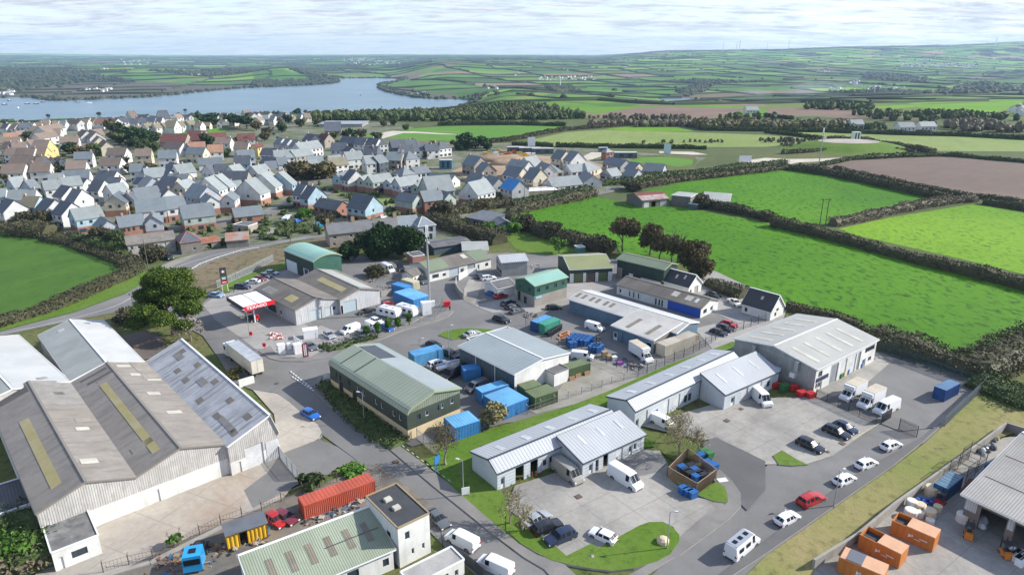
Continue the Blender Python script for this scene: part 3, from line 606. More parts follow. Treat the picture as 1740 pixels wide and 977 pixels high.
# lines
def dline(k,a,b_,n=6,w=.12,m=None,on_=.5):
    A,B=g(k,*a),g(k,*b_); bb=MB(); LZ[0]+=.002; z=LZ[0]
    d=(B-A); 
    for i in range(n):
        p,q_=A+d*(i/n),A+d*((i+on_)/n); s=Vector((-d.y,d.x,0)).normalized()*w/2
        bb.q([(p+s).to_tuple()[:2]+(z,),(p-s).to_tuple()[:2]+(z,),(q_-s).to_tuple()[:2]+(z,),(q_+s).to_tuple()[:2]+(z,)])
    bb.build('road_marking',m or M_LINE)['kind']='structure'
for a,b_ in (((250,520),(400,640)),((262,555),(410,655))): dline('C1',a,b_,9,.28,on_=.6)
dline('D1',(930,80),(1330,380),12,.1); dline('C3',(580,975),(770,860),1,.1,M_YLINE,1.0)
# ---------------- building maker
GLASS=plain('window glass',(.035,.05,.065),.08,0,0,.6); WFR=plain('white frame',(.72,.72,.70),.5); DFR=plain('dark frame',(.05,.055,.06),.5)
DARK=plain('dark interior',(.02,.02,.02),.9); LEAD=mat('grey felt roof',(.13,.13,.13),(.09,.09,.092),.9,sc=.3,fine=2,var=.25,stain=(.2,.2,.19),amt=.5)
SHUT=mat('grey roller shutter',(.30,.33,.35),None,.5,rib=.18,axis=2,ribd=.3,var=.06); SHW=mat('white roller shutter',(.66,.67,.67),None,.5,rib=.3,axis=2,ribd=.2,var=.05)
WHITE=mat('white render',(.70,.70,.67),(.60,.60,.57),.85,sc=.3,fine=2,var=.08,stain=(.42,.40,.36),amt=.35,streak=((.40,.39,.35),(1.5,1.5,.15),.3))
LBLU=mat('pale blue cladding',(.50,.545,.575),(.45,.49,.52),.55,sc=.2,fine=1,var=.05,rib=.55,axis=2,ribd=.14,streak=((.36,.37,.36),(1.2,1.2,.12),.25))
TRIM=plain('dark slate trim',(.045,.06,.075),.5); TRW=plain('white trim',(.72,.73,.73),.5); TRG=plain('pale green trim',(.30,.34,.20),.6)
BLD={}
def frm(A,B,C=None,Dd=None,W=None):
    A=Vector(A[:2]);B=Vector(B[:2]); ux=(B-A).normalized(); uy=Vector((-ux.y,ux.x)); L=(B-A).length; swap=False
    if W is None:
        W=(Vector(C[:2])-B).dot(uy) if C is not None else (Vector(Dd[:2])-A).dot(uy)
    if W<0: # keep a right-handed frame: start from B
        A,B=B,A; ux=-ux; uy=-uy; W=-W; swap=True
    return A,ux,uy,L,W,swap
def rel(root,M): return root.matrix_world.inverted()@M
def building(name,label,cat,A,B,C=None,Dd=None,W=None,h=3.0,r=4.0,h2=None,rf=.5,kind='gable',bands=None,wall=None,roof=None,trim=None,ov=.25,
             ops=(),sky=(),root=None,group=None,gut=True,z0=0.0,gable_mat=None,thick=.12,rcol=None):
    """walls with real openings, pitched roof slabs, verge and gutter trim. faces: AB, BC, CD, DA"""
    A,ux,uy,L,W,sw=frm(A,B,C,Dd,W); M=Matrix(((ux.x,uy.x,0,A.x),(ux.y,uy.y,0,A.y),(0,0,1,z0),(0,0,0,1)))
    h2=h if h2 is None else h2
    if sw and kind!='flat': rf=1-rf if False else rf
    own=root is None
    if own: root=empty(name,label,cat,M,group); PM=Matrix.Identity(4)
    else: PM=rel(root,M)
    wall=wall or WHITE; bands=bands or [(0,99,wall)]; mats=[]
    def mi(m):
        if m not in mats: mats.append(m)
        return mats.index(m)
    if kind=='gable': prof=[(0,h),(rf*W,r),(W,h2)]
    elif kind=='barrel': prof=[(W*k/8,h+(r-h)*sin(pi*k/8)**.8 if 0<k<8 else h) for k in range(9)]
    elif kind=='round': prof=[(0,h-.9),(W*.03,h-.25),(W*.075,h),(rf*W,r),(W,h2)]
    elif kind=='mono': prof=[(0,h),(W,h2)]
    elif kind=='hip': prof=[(0,h),(W,h2)]
    else: prof=[(0,h),(W,h2)]
    if sw and own: root['mirrored']=0
    fn={'AB':0,'BC':1,'CD':2,'DA':3}; 
    if sw: fn={'AB':0,'BC':3,'CD':2,'DA':1}
    defs=[((0,0),(1,0),L,h if kind!='round' else h-.9),((L,0),(0,1),W,min(prof[0][1],prof[-1][1])),((L,W),(-1,0),L,h2),((0,W),(0,-1),W,min(prof[0][1],prof[-1][1]))]
    byf={0:[],1:[],2:[],3:[]}; panels=[]
    for o in ops:
        f,s0,s1,a,b,ty=o[:6]; fi=fn[f]; Lf=defs[fi][2]
        if sw: s0,s1=1-s1,1-s0
        byf[fi].append((s0*Lf,s1*Lf,a,b,ty,o[6] if len(o)>6 else None))
    wb=MB()
    for fi,((x0,y0),(dx,dy),Lf,hf) in enumerate(defs):
        nx,ny=dy,-dx; P=lambda s,z,d=0,x0=x0,y0=y0,dx=dx,dy=dy,nx=nx,ny=ny: (x0+dx*s+nx*d,y0+dy*s+ny*d,z)
        cut=[o for o in byf[fi] if o[4]!='panel' and o[4]!='sign' and o[3]<=hf+.01]
        S=sorted({0,Lf,*[max(0,min(Lf,v)) for o in cut for v in o[:2]]}); Zs=sorted({0,hf,*[min(hf,v) for o in cut for v in o[2:4]],*[b[0] for b in bands if 0<b[0]<hf]})
        for s0,s1 in zip(S,S[1:]):
            for a,b in zip(Zs,Zs[1:]):
                sm,zm=(s0+s1)/2,(a+b)/2
                if any(o[0]<sm<o[1] and o[2]<zm<o[3] for o in cut): continue
                bm_=[m for z_,z1_,m in bands if z_<=zm<z1_][0]
                wb.q([P(s0,a),P(s1,a),P(s1,b),P(s0,b)],mi(bm_))
        for o in cut:
            s0,s1,a,b=o[:4]; d=-.22
            for q_ in (((s0,a),(s0,b)),((s0,b),(s1,b)),((s1,b),(s1,a)),((s1,a),(s0,a))):
                (p,pz),(q2,qz)=q_; wb.q([P(p,pz),P(q2,qz),P(q2,qz,d),P(p,pz,d)],mi([m for z_,z1_,m in bands if z_<=(a+b)/2<z1_][0]))
        if fi in (1,3) and kind in('gable','barrel','mono','round'):
            pr=prof if fi==1 else [(W-y,z) for y,z in prof][::-1]
            hm=hf; pts=[P(0,hm),P(W,hm)]+[P(y,z) for y,z in reversed(pr) if z>hm+1e-4]
            if len(pts)>2: wb.q(pts,mi(gable_mat or bands[-1][2]))
        for o in byf[fi]:
            s0,s1,a,b,ty,mm=o; panels.append((fi,P,s0,s1,a,b,ty,mm,hf))
    wb.build('wall',mats or [wall],root,PM)
    rb=MB(); T=thick
    def slab(p0,p1,x0=None,x1=None):
        (y0,z0_),(y1,z1_)=p0,p1; a=-ov if x0 is None else x0; b=L+ov if x1 is None else x1; l=hypot(y1-y0,z1_-z0_); nz=(y1-y0)/l; ny=-(z1_-z0_)/l
        q=[(a,y0,z0_),(b,y0,z0_),(b,y1,z1_),(a,y1,z1_)]; t=[(x,y+ny*T,z+nz*T) for x,y,z in q]
        rb.q(t); rb.q(q[::-1])
        for i in range(4): j=(i+1)%4; rb.q([q[i],q[j],t[j],t[i]])
    tb=MB()
    if kind in ('gable','mono','barrel','round'):
        pr=list(prof)
        # eave overhang
        (a0,b0),(a1,b1)=pr[0],pr[1]; 
        if kind!='round': s=(b1-b0)/(a1-a0); pr[0]=(a0-ov,b0-ov*s)
        (a0,b0),(a1,b1)=pr[-1],pr[-2]; s=(b1-b0)/(a1-a0); pr[-1]=(a0+ov,b0+ov*s)
        for p0,p1 in zip(pr,pr[1:]): slab(p0,p1)
        if kind=='gable' and trim is not False:
            tb.bar((-ov,prof[1][0],r+T+.03),(L+ov,prof[1][0],r+T+.03),.35,.07)
        for x in (-ov-.03,L+ov+.03):
            for p0,p1 in zip(pr,pr[1:]): tb.bar((x,p0[0],p0[1]),(x,p1[0],p1[1]),.06,.26)
        if gut:
            for (y,z) in ((pr[0][0]-.06,pr[0][1]),(pr[-1][0]+.06,pr[-1][1])): tb.bar((-ov,y,z),(L+ov,y,z),.13,.13)
    elif kind=='hip':
        o=ov; i=min(W/2,L/2-.1); E=[(-o,-o,h),(L+o,-o,h),(L+o,W+o,h),(-o,W+o,h)]; r0,r1=(i,W/2,r),(L-i,W/2,r)
        rb.q([E[0],E[1],r1,r0]); rb.q([E[2],E[3],r0,r1]); rb.q([E[1],E[2],r1]); rb.q([E[3],E[0],r0]); rb.q(E[::-1])
        for e,rr in ((E[0],r0),(E[3],r0),(E[1],r1),(E[2],r1),(r0,r1)): tb.bar(e,rr,.16,.12)
        for i_ in range(4): tb.bar(E[i_],E[(i_+1)%4],.12,.14)
    else:
        rb.box(.05,L-.05,.05,W-.05,h-.15,h+.02)
        for p,q in (((0,0),(L,0)),((L,0),(L,W)),((L,W),(0,W)),((0,W),(0,0))): tb.bar((*p,h+.05),(*q,h+.05),.18,.22)
    rf_o=rb.build('roof',roof or LEAD,root,PM)
    if tb.v: tb.build('trim',trim or TRW,root,PM)
    # slope panels
    def slope(side):
        pp=prof if kind!='round' else prof[2:]
        p0,p1=(pp[0],pp[1]) if side==0 else (pp[-1],pp[-2] if kind!='mono' else pp[0])
        return p0,p1
    for n_,side,s0,s1,t0,t1,mm in sky:
        if sw: s0,s1=1-s1,1-s0
        (y0,z0_),(y1,z1_)=slope(side); l=hypot(y1-y0,z1_-z0_); ny,nz=-(z1_-z0_)/l,(y1-y0)/l
        if nz<0: ny,nz=-ny,-nz
        sb=MB(); q=[(s*L,y0+(y1-y0)*t,z0_+(z1_-z0_)*t) for s,t in ((s0,t0),(s1,t0),(s1,t1),(s0,t1))]
        if (y1>y0)==False: q=q[::-1]
        lo=[(x,y+ny*(T-.02),z+nz*(T-.02)) for x,y,z in q]; hi=[(x,y+ny*(T+.05),z+nz*(T+.05)) for x,y,z in q]
        sb.q(hi); 
        for i in range(4): j=(i+1)%4; sb.q([lo[i],lo[j],hi[j],hi[i]])
        sb.build(n_,mm,rf_o)
    for fi,P,s0,s1,a,b,ty,mm,hf in panels:
        o=MB()
        def pbox(s0,s1,a,b,d0,d1,m):
            v=[P(s0,a,d0),P(s1,a,d0),P(s1,b,d0),P(s0,b,d0),P(s0,a,d1),P(s1,a,d1),P(s1,b,d1),P(s0,b,d1)]; k=len(o.v); o.v+=v
            for f in ((4,5,6,7),(0,1,5,4),(1,2,6,5),(2,3,7,6),(3,0,4,7)): o.f.append(tuple(k+i for i in f)); o.m.append(m)
        if ty in ('win','winw','wind'):
            t=.07; pbox(s0,s1,a,b,-.16,-.12,0)
            for q_ in ((s0,s1,a,a+t),(s0,s1,b-t,b),(s0,s0+t,a,b),(s1-t,s1,a,b)): pbox(*q_,-.12,-.06,1)
            n=max(1,round((s1-s0)/1.1))
            for k in range(1,n): c=s0+(s1-s0)*k/n; pbox(c-.03,c+.03,a,b,-.12,-.07,1)
            o.build('window',[GLASS,DFR if ty=='wind' else WFR],root,PM)
        elif ty in('door','shutter','gdoor'):
            pbox(s0,s1,a,b,-.2,-.14,0); m=mm or (SHUT if ty=='shutter' else WHITE)
            if ty=='gdoor': pbox(s0+.2*(s1-s0),s1-.2*(s1-s0),a+.9,b-.25,-.14,-.12,1)
            o.build('door' if ty!='shutter' else 'shutter_door',[m,GLASS],root,PM)
        elif ty=='panel': pbox(s0,s1,a,b,0,.05,0); o.build('cladding_panel',[mm],root,PM)
        elif ty=='sign': pbox(s0,s1,a,b,0,.12,0); o.build('sign_board',[mm],root,PM)
    BLD[name]=(root,L,W,M,sw); root['_dim']=[L,W]
    return root
def lump(root,name,x0,x1,y0,y1,z0,z1,m,top=1.0,smooth=False):
    b=MB(); b.box(x0,x1,y0,y1,z0,z1,0,top); return b.build(name,m,root)
# ---------------- the trading estate's buildings
def steel(name,c,stain=None,rib=.33,amt=.35,var=.07,c2=None,ribd=.3,rough=.5,sc=.12,axis=0,streak=None): return mat(name,c,c2 or tuple(x*.88 for x in c),rough,sc=sc,fine=.8,var=var,rib=rib,axis=axis,ribd=ribd,stain=stain,amt=amt,streak=streak)
R_LG=steel('pale grey steel roof',(.43,.45,.465),(.33,.345,.35),.6)
R_BU=steel('beige grey steel roof',(.42,.42,.38),(.32,.31,.26),.5)
R_GG=steel('grey green steel roof',(.30,.345,.350),(.24,.28,.28),.9,amt=.3)
R_GN=steel('faded green steel roof',(.29,.335,.25),(.36,.38,.30),.9,amt=.5)
R_TQ=steel('turquoise steel roof',(.24,.43,.36),(.30,.45,.38),.6)
R_OL=steel('olive steel roof',(.25,.27,.12),(.33,.33,.20),.5)
R_DG=steel('dull green steel roof',(.19,.235,.15),(.26,.28,.19),.5)
R_WH=mat('white corrugated roof',(.49,.50,.49),(.42,.43,.42),.6,sc=.15,fine=.8,var=.06,rib=.3,ribd=.18,stain=(.50,.48,.42),amt=.5)
R_LM=mat('lichened grey sheet roof',(.37,.385,.36),(.30,.32,.29),.9,sc=.15,fine=.8,var=.12,rib=.3,ribd=.25,stain=(.42,.42,.38),amt=.5,streak=((.28,.28,.26),(1.2,.25,.25),.4))
R_AS=mat('asbestos sheet roof',(.275,.25,.22),(.22,.20,.175),.95,sc=.18,fine=1.2,var=.22,rib=.3,ribd=.35,stain=(.27,.24,.20),amt=.6,streak=((.12,.11,.10),(.9,.18,.18),.45))
R_A2=mat('dark sheet roof brown',(.185,.165,.142),(.14,.127,.11),.95,sc=.18,fine=1.2,var=.22,rib=.3,ribd=.35,stain=(.25,.225,.18),amt=.6,streak=((.10,.092,.085),(.9,.18,.18),.45)); RDG=plain('weathered ridge',(.22,.20,.17),.9); W_FS=mat('grey white boards',(.50,.51,.52),(.42,.43,.44),.8,sc=.3,fine=1.5,var=.12,rib=.45,axis=1,ribd=.15,streak=((.30,.29,.27),(1.5,1.5,.15),.45))
R_ST=mat('whitewashed sheet roof',(.48,.49,.50),(.37,.375,.38),.85,sc=.3,fine=1.2,var=.2,rib=.3,ribd=.25,streak=((.20,.195,.19),(1.3,.12,.12),.8),stain=(.24,.23,.215),amt=.4)
R_GC=mat('green corrugated roof',(.30,.345,.255),(.25,.29,.21),.8,sc=.2,fine=.8,var=.1,rib=.3,ribd=.55,stain=(.20,.22,.15),amt=.4)
R_CU=mat('weathered white sheet roof',(.50,.49,.45),(.42,.41,.38),.8,sc=.2,fine=1,var=.12,rib=.3,ribd=.3,stain=(.34,.32,.28),amt=.5)
R_SH=mat('grey ribbed shed roof',(.44,.42,.375),(.36,.345,.31),.8,sc=.2,fine=1,var=.12,rib=.35,ribd=.5,stain=(.27,.25,.22),amt=.5)
R_BK=mat('black slate roof',(.045,.047,.052),(.035,.037,.04),.7,sc=.4,fine=3,var=.2)
SKG=mat('yellowed rooflight',(.36,.30,.115),(.40,.35,.19),.6,sc=.4,fine=1,var=.15,rib=.3,ribd=.3); SKL=mat('pale rooflight',(.52,.50,.42),None,.5,var=.08); SKB=mat('brown rooflight',(.22,.195,.15),None,.7,rib=.3,ribd=.4,var=.15)
SKH=mat('clear rooflight',(.60,.62,.62),None,.4,var=.04,rib=.33,ribd=.15)
PATCH=mat('darker sheet patch',(.115,.108,.10),None,.95,var=.15,rib=.3,ribd=.3); PATCHL=mat('lighter sheet patch',(.29,.262,.225),None,.95,var=.15,rib=.3,ribd=.3); PATCHB=mat('brown sheet patch',(.27,.255,.235),None,.95,var=.15,rib=.3,ribd=.3)
W_DG=mat('dark green cladding',(.050,.066,.050),None,.6,var=.05,rib=.9,axis=0,ribd=.4); W_DGy=mat('sage cladding',(.22,.25,.19),None,.6,var=.08,rib=.45,axis=1,ribd=.5)
W_CR=mat('cream plinth render',(.58,.47,.28),(.52,.42,.25),.9,sc=.3,fine=2,var=.1,stain=(.40,.36,.22),amt=.5)
W_BG=mat('blue grey cladding',(.085,.125,.145),None,.6,var=.06,rib=1.0,axis=0,ribd=.3); W_BL=mat('dusty blue cladding',(.115,.19,.26),None,.6,var=.08,rib=.5,axis=0,ribd=.25)
W_GR=mat('green board cladding',(.030,.115,.080),None,.6,var=.08,rib=.5,axis=2,ribd=.35); W_DK=mat('dark bottle green cladding',(.018,.048,.038),None,.6,var=.06,rib=.5,axis=0,ribd=.3)
W_BK=mat('concrete block wall',(.30,.275,.24),(.25,.23,.20),.95,sc=.3,fine=2,var=.15,stain=(.2,.19,.16),amt=.5); W_ST=mat('grey stone wall',(.21,.195,.17),(.16,.15,.135),.95,sc=.8,fine=2.5,var=.35)
W_GC=mat('grey ribbed cladding',(.33,.35,.35),None,.6,var=.06,rib=.4,axis=1,ribd=.35,streak=((.22,.22,.21),(1,1,.1),.4)); W_PW=mat('peeling white sheet cladding',(.55,.53,.50),None,.9,var=.15,rib=.3,axis=1,ribd=.55,streak=((.28,.25,.22),(2,2,.3),.5))
W_PWx=mat('peeling white sheet cladding x',(.55,.53,.50),None,.9,var=.15,rib=.3,axis=0,ribd=.55)
W_RB=plain('royal blue boards',(.02,.085,.42),.55); W_BRK=mat('red brick',(.34,.17,.12),(.28,.14,.10),.9,sc=.5,fine=4,var=.25)
NAVY=plain('navy sign',(.03,.035,.09),.5); SOLAR=mat('solar panels',(.030,.033,.045),None,.25,var=.1,rows=(1,1.0,.06,-1.2)); BLUE=plain('blue paint',(.03,.16,.42),.5)
def g2(k,x,y,h): return g(k,x,y,h)
def m_(x,y,h): return gp(x,y,h)
# green roofed unit beside the street
b=building('green_roofed_unit','long faded green roofed unit with cream plinth and solar panels beside the street','workshop',g('C1',503,436,6),g('C1',1020,765,6),g('C1',1398,637,6),h=6,r=7.3,kind='round',
 bands=[(0,2.0,W_CR),(2.0,99,W_DG)],gable_mat=W_DGy,roof=R_GN,trim=TRG,
 ops=[('AB',.09,.115,3.2,4.3,'wind'),('AB',.145,.17,3.2,4.3,'wind'),('AB',.27,.295,3.2,4.3,'wind'),('AB',.385,.41,3.1,4.2,'winw'),('AB',.46,.485,3.1,4.2,'winw'),('AB',.62,.645,3.0,4.1,'winw'),('AB',.69,.715,3.0,4.1,'winw'),('AB',.83,.855,3.0,4.1,'winw'),('AB',.905,.93,3.0,4.1,'winw'),
  ('AB',.12,.185,0,2.9,'door',DARK),('AB',.31,.375,0,2.9,'door',DARK),
  ('BC',.17,.24,3.2,4.2,'wind'),('BC',.33,.40,3.3,4.3,'winw'),('BC',.54,.59,3.4,4.4,'wind'),('BC',.63,.68,3.5,4.5,'winw'),('BC',.81,.88,3.6,4.6,'winw')],
 sky=[('solar_array',1,.04,.33,.30,.93,SOLAR),('roof_joint',0,.115,.125,0,1,DARK),('roof_joint',0,.305,.315,0,1,DARK),('far_slope_sheet',1,.02,.99,.02,.28,R_GG),('far_slope_sheet',1,.335,.99,.28,.95,R_GG)])
# grey green unit in the middle
b=building('grey_green_unit','big grey green low pitched unit with a white end wall and blue grey side','workshop',g('C1',1370,347,4.6),g('C2',55,530,4.6),g('C2',445,400,4.6),h=4.6,r=5.5,wall=W_BG,gable_mat=WHITE,roof=R_GG,trim=TRW,
 ops=[('AB',.31,.32,0,4.4,'panel',TRW),('AB',.66,.67,0,4.4,'panel',TRW),('BC',0,1,0,4.59,'panel',WHITE)])
building('','','',g('C2',247,493,2.9),g('C2',320,530,2.9),g('C2',405,488,2.9),h=2.9,kind='flat',wall=WHITE,roof=LEAD,trim=plain('grey edge',(.2,.2,.2)),root=b)
building('','','',g('C1',1420,294,3.6),g('C1',1690,217,3.6),g('C1',1790,252,3.6),h=3.6,kind='flat',wall=W_BG,roof=mat('slate grey flat roof',(.13,.15,.17),None,.8),trim=TRW,root=b)
# lower row of units
z=4.55
b=building('lower_unit_row','pale blue unit row with light grey ribbed roof beside the yard of four parked cars','workshop',m_(802,767,3.4),m_(1003,688,3.4),Dd=m_(856,797,3.4),h=3.4,h2=3.4,r=z,rf=.72,wall=LBLU,roof=R_LG,trim=TRIM,
 ops=[('CD',.945,.975,0,2.1,'gdoor'),('CD',.80,.865,0,2.7,'open'),('CD',.69,.75,0,2.7,'open'),('CD',.61,.655,.0,2.1,'gdoor'),('CD',.57,.60,.9,2.1,'winw')],
 sky=[('rooflight',0,a,a+.04,.35,.75,SKH) for a in (.12,.32,.52,.72,.9)])
L0,W0=b['_dim']
b2=building('','','',g('D2',510,228,3.0),g('D2',920,42,3.0),m_(1049,701,z),h=3.0,h2=z,kind='mono',wall=LBLU,roof=R_LG,trim=TRIM,root=b,
 ops=[('AB',.10,.16,0,2.1,'gdoor'),('AB',.20,.25,0,2.3,'open'),('AB',.32,.40,0,2.6,'open'),('AB',.53,.64,0,2.6,'shutter',SHW),('AB',.74,.80,0,2.1,'gdoor'),('AB',.82,.87,.9,2.1,'winw')],
 sky=[('rooflight',0,a,a+.035,.45,.8,SKH) for a in (.2,.5,.8)])
z=5.25
b=building('upper_unit_row','pale blue unit row with light grey roof beside the larger yard of three dark cars','workshop',g('C2',675,678,4.1),g('C2',1370,370,4.1),Dd=g('C2',893,752,4.1),h=4.1,h2=4.1,r=z,rf=.72,wall=LBLU,roof=R_LG,trim=TRIM,
 ops=[('CD',.965,.99,0,2.1,'gdoor'),('CD',.89,.945,0,3.0,'shutter',SHW),('CD',.80,.84,1.0,2.1,'wind'),('CD',.70,.755,0,3.1,'shutter',SHW),('CD',.60,.655,0,3.1,'shutter',SHW),('CD',.53,.56,.6,2.1,'wind'),('CD',.49,.52,.6,2.1,'wind')],
 sky=[('rooflight',0,a,a+.03,.3,.7,SKH) for a in (.1,.27,.44,.6,.76,.9)])
building('','','',g('C2',1455,663,3.4),m_(1324,630,3.4),m_(1280,601,z),h=3.4,h2=z,kind='mono',wall=LBLU,roof=R_LG,trim=TRIM,root=b,
 ops=[('AB',.12,.19,0,2.1,'gdoor'),('AB',.30,.42,0,2.8,'shutter',SHW),('AB',.55,.68,0,2.8,'shutter',SHW),('AB',.78,.84,.9,2.1,'wind')],sky=[('rooflight',0,a,a+.035,.35,.8,SKH) for a in (.15,.45,.75)])
# large unit
b=building('large_beige_roofed_unit','large beige grey roofed unit with ten rooflights beside the fenced yard','workshop',m_(1388,627,5.3),m_(1491,577,5.3),Dd=m_(1245,577,5.3),h=5.3,r=6.9,bands=[(0,99,WHITE)],gable_mat=W_GC,roof=R_BU,trim=TRW,
 ops=[('AB',.05,.12,0,2.1,'gdoor'),('AB',.02,.045,1,2,'wind'),('AB',.24,.36,0,4.4,'shutter'),('AB',.40,.50,0,4.4,'shutter',SHW),('AB',.54,.66,0,4.4,'shutter',SHW),('AB',.68,.735,0,4.4,'shutter'),('AB',.78,.84,0,2.1,'gdoor'),('AB',.88,.94,1.1,2,'wind'),('AB',.80,.97,3.4,4.5,'wind'),('AB',.04,.1,3.2,4.4,'wind'),('AB',.02,.20,2.3,3.1,'sign',NAVY),
  ('DA',0,1,.9,5.28,'panel',W_GC),('DA',0,1,0,.88,'panel',W_BK)],
 sky=[('rooflight',0,a,a+.045,.12,.75,SKL) for a in (.09,.27,.45,.63,.80)]+[('rooflight',1,a,a+.045,.2,.75,SKL) for a in (.09,.27,.45,.63,.80)])
BU=b
# long blue and grey unit
z=4.65
b=building('long_blue_unit','long dusty blue unit with weathered white roof beside stacked containers','workshop',m_(1186,547,3.7),m_(1006,494,3.7),C=m_(966,508,3.7),h=3.7,r=z,rf=.45,wall=W_BL,gable_mat=W_ST,roof=R_CU,trim=TRW,
 sky=[('far_slope_sheet',0,.01,.99,.02,.98,R_WH)]+[('rooflight',1,a,a+.028,.35,.75,SKB) for a in (.62,.68,.76,.82,.90,.96)],
 ops=[('CD',.94,.99,0,2.6,'door'),('CD',.85,.89,.3,2.6,'open'),('CD',.77,.80,1.2,2.4,'winw'),('CD',.68,.74,0,2.7,'shutter',plain('blue shutter',(.10,.17,.24))),('CD',.59,.65,0,2.7,'shutter',plain('blue shutter',(.10,.17,.24)))])
building('','','',g('C2',705,207,3.5),g('C2',980,303,3.5),m_(1152,546,z),h=3.5,h2=z,kind='mono',wall=W_BL,gable_mat=W_ST,roof=R_CU,trim=TRW,root=b,
 ops=[('AB',.03,.14,0,2.2,'gdoor'),('AB',.26,.46,0,2.8,'shutter',plain('blue shutter',(.10,.17,.24))),('AB',.56,.76,0,2.8,'shutter',plain('blue shutter',(.10,.17,.24))),('AB',.85,.95,0,2.4,'open'),('BC',0,1,0,3.48,'panel',W_ST)],
 sky=[('rooflight',0,a,a+.09,.1,.6,SKB) for a in (.25,.72)])
# white range with royal blue end
b=building('white_range','long low white range with grey sheet roof and royal blue end','workshop',g('B2',737,797,2.8),g('B2',1295,953,2.8),g('B2',1440,905,2.8),h=2.8,r=4.2,wall=WHITE,roof=R_A2,trim=RDG,
 ops=[('AB',.63,1,0,2.78,'panel',W_RB),('AB',.03,.06,0,2.0,'gdoor'),('AB',.16,.175,.6,2.1,'wind'),('AB',.21,.225,.6,2.1,'wind'),('AB',.27,.285,.6,2.1,'wind'),('AB',.48,.50,.3,2.1,'wind'),('AB',.52,.54,.3,2.1,'wind'),('AB',.555,.575,.3,2.1,'wind'),('BC',.15,.35,.9,2,'wind'),('BC',.55,.7,0,2,'gdoor')],
 sky=[('rooflight',0,.62,.69,.35,.8,SKL),('rooflight',0,.78,.85,.3,.75,SKL),('rooflight',0,.89,.92,.3,.7,SKH)])
L_,W_=b['_dim']
# bottle green barn and others on the north side
building('bottle_green_barn','tall dark green barn with a dull green roof below the pasture hedge','barn',g('B2',740,625,6),g('B2',1050,697,6),g('B2',1135,660,6),h=6,r=7,wall=W_DK,roof=R_DG,trim=TRG,
 ops=[('AB',.02,.10,0,3,'door',DARK),('AB',.26,.36,0,2.6,'door'),('AB',.53,.95,0,2.2,'panel',WHITE),('AB',.14,.18,4.4,5.2,'wind'),('AB',.47,.51,4.2,5,'wind'),('AB',.62,.66,4,4.8,'wind'),('AB',.0,.12,0,3.6,'panel',W_BK)])
building('olive_roofed_workshop','dark green workshop with olive green roof and two shutters','workshop',g('B2',425,697,4.2),g('B2',707,683,4.2),W=15,h=4.2,r=5.9,wall=W_DK,roof=R_OL,trim=TRW,
 ops=[('AB',0,.09,0,3.0,'panel',WHITE),('AB',.10,.30,0,2.9,'shutter',plain('olive shutter',(.11,.13,.05))),('AB',.31,.38,0,3,'panel',WHITE),('AB',.39,.58,0,2.7,'gdoor',plain('brown door',(.2,.08,.05))),('AB',.60,.67,0,3,'panel',WHITE),('AB',.68,.88,0,2.9,'shutter',plain('olive shutter',(.11,.13,.05))),('AB',.90,1,0,3,'panel',WHITE)])
building('green_roofed_house_unit','two storey green clad unit with turquoise roof and concrete ground floor','workshop',g('B2',190,805,6),g('B2',405,745,6),Dd=g('B2',58,758,6),h=6,r=7.2,bands=[(0,3.1,W_BK),(3.1,99,W_GR)],roof=R_TQ,trim=TRG,
 ops=[('AB',.06,.16,4,5.1,'wind'),('AB',.32,.42,4,5.1,'wind'),('AB',.58,.68,4,5.1,'wind'),('AB',.82,.92,4,5.1,'wind'),('DA',.12,.28,0,3,'open'),('DA',.45,.60,0,2.2,'wind'),('DA',.2,.3,4,5,'wind'),('DA',.7,.8,4,5,'wind'),('AB',.03,.20,2.4,2.9,'sign',plain('pale blue sign',(.25,.5,.6)))])
building('grey_clad_unit','light grey clad unit with office windows beside the white workshop','workshop',m_(853,446,4.6),m_(896,442.5,4.6),Dd=m_(836,436,4.6),h=4.6,r=5.6,wall=W_GC,roof=R_LG,trim=TRW,
 ops=[('DA',.1,.45,.8,2,'wind'),('DA',.55,.9,.8,2,'wind'),('DA',.1,.9,2.9,4,'wind')])
b=building('white_workshop_range','long white workshop range with patchy green and grey roof','workshop',g('B1',1172,714,3.1),g('B1',1580,622,3.1),W=10.5,h=3.1,r=4.7,wall=WHITE,roof=R_A2,trim=RDG,
 ops=[('AB',.04,.14,1,2.1,'wind'),('AB',.20,.25,1,1.8,'wind'),('AB',.30,.46,0,2.8,'shutter',plain('pale blue shutter',(.38,.45,.48))),('AB',.48,.54,0,2.1,'gdoor'),('AB',.60,.73,0,2.7,'shutter'),('AB',.77,.80,0,2.1,'gdoor'),('AB',.90,.95,1,2,'wind')],
 sky=[('roof_sheet',0,0,.32,.02,.97,R_DG),('roof_sheet',0,.74,1.0,.02,.97,R_DG),('rooflight',0,.62,.69,.5,.9,SKL)])
building('white_office_hut','small white hut with brown roof and office windows in the car yard','hut',g('B1',1062,738,2.7),g('B1',1130,712,2.7),Dd=g('B1',1012,712,2.7),h=2.7,r=3.6,wall=WHITE,roof=R_A2,trim=RDG,ops=[('DA',.3,.7,1,2.1,'winw'),('AB',.1,.3,0,2,'gdoor'),('AB',.6,.85,1,2,'winw')])
building('brick_store','small red brick store behind the car yard','shed',g('B1',1060,612,2.8),g('B1',1140,600,2.8),W=5,h=2.8,kind='flat',wall=W_BRK,roof=LEAD)
building('low_dark_sheds','low dark sheds with felt roof behind the white range','shed',g('B1',1200,552,2.6),g('B1',1450,517,2.6),W=9,h=2.6,r=3.2,wall=W_BG,roof=LEAD,trim=TRIM)
building('pale_sheet_shed','shed with pale stained sheet roof between the dark sheds and the open store','shed',g('B1',1395,570,3.2),g('B1',1560,565,3.2),W=10,h=3.2,r=4.4,wall=WHITE,roof=R_LM,trim=TRW)
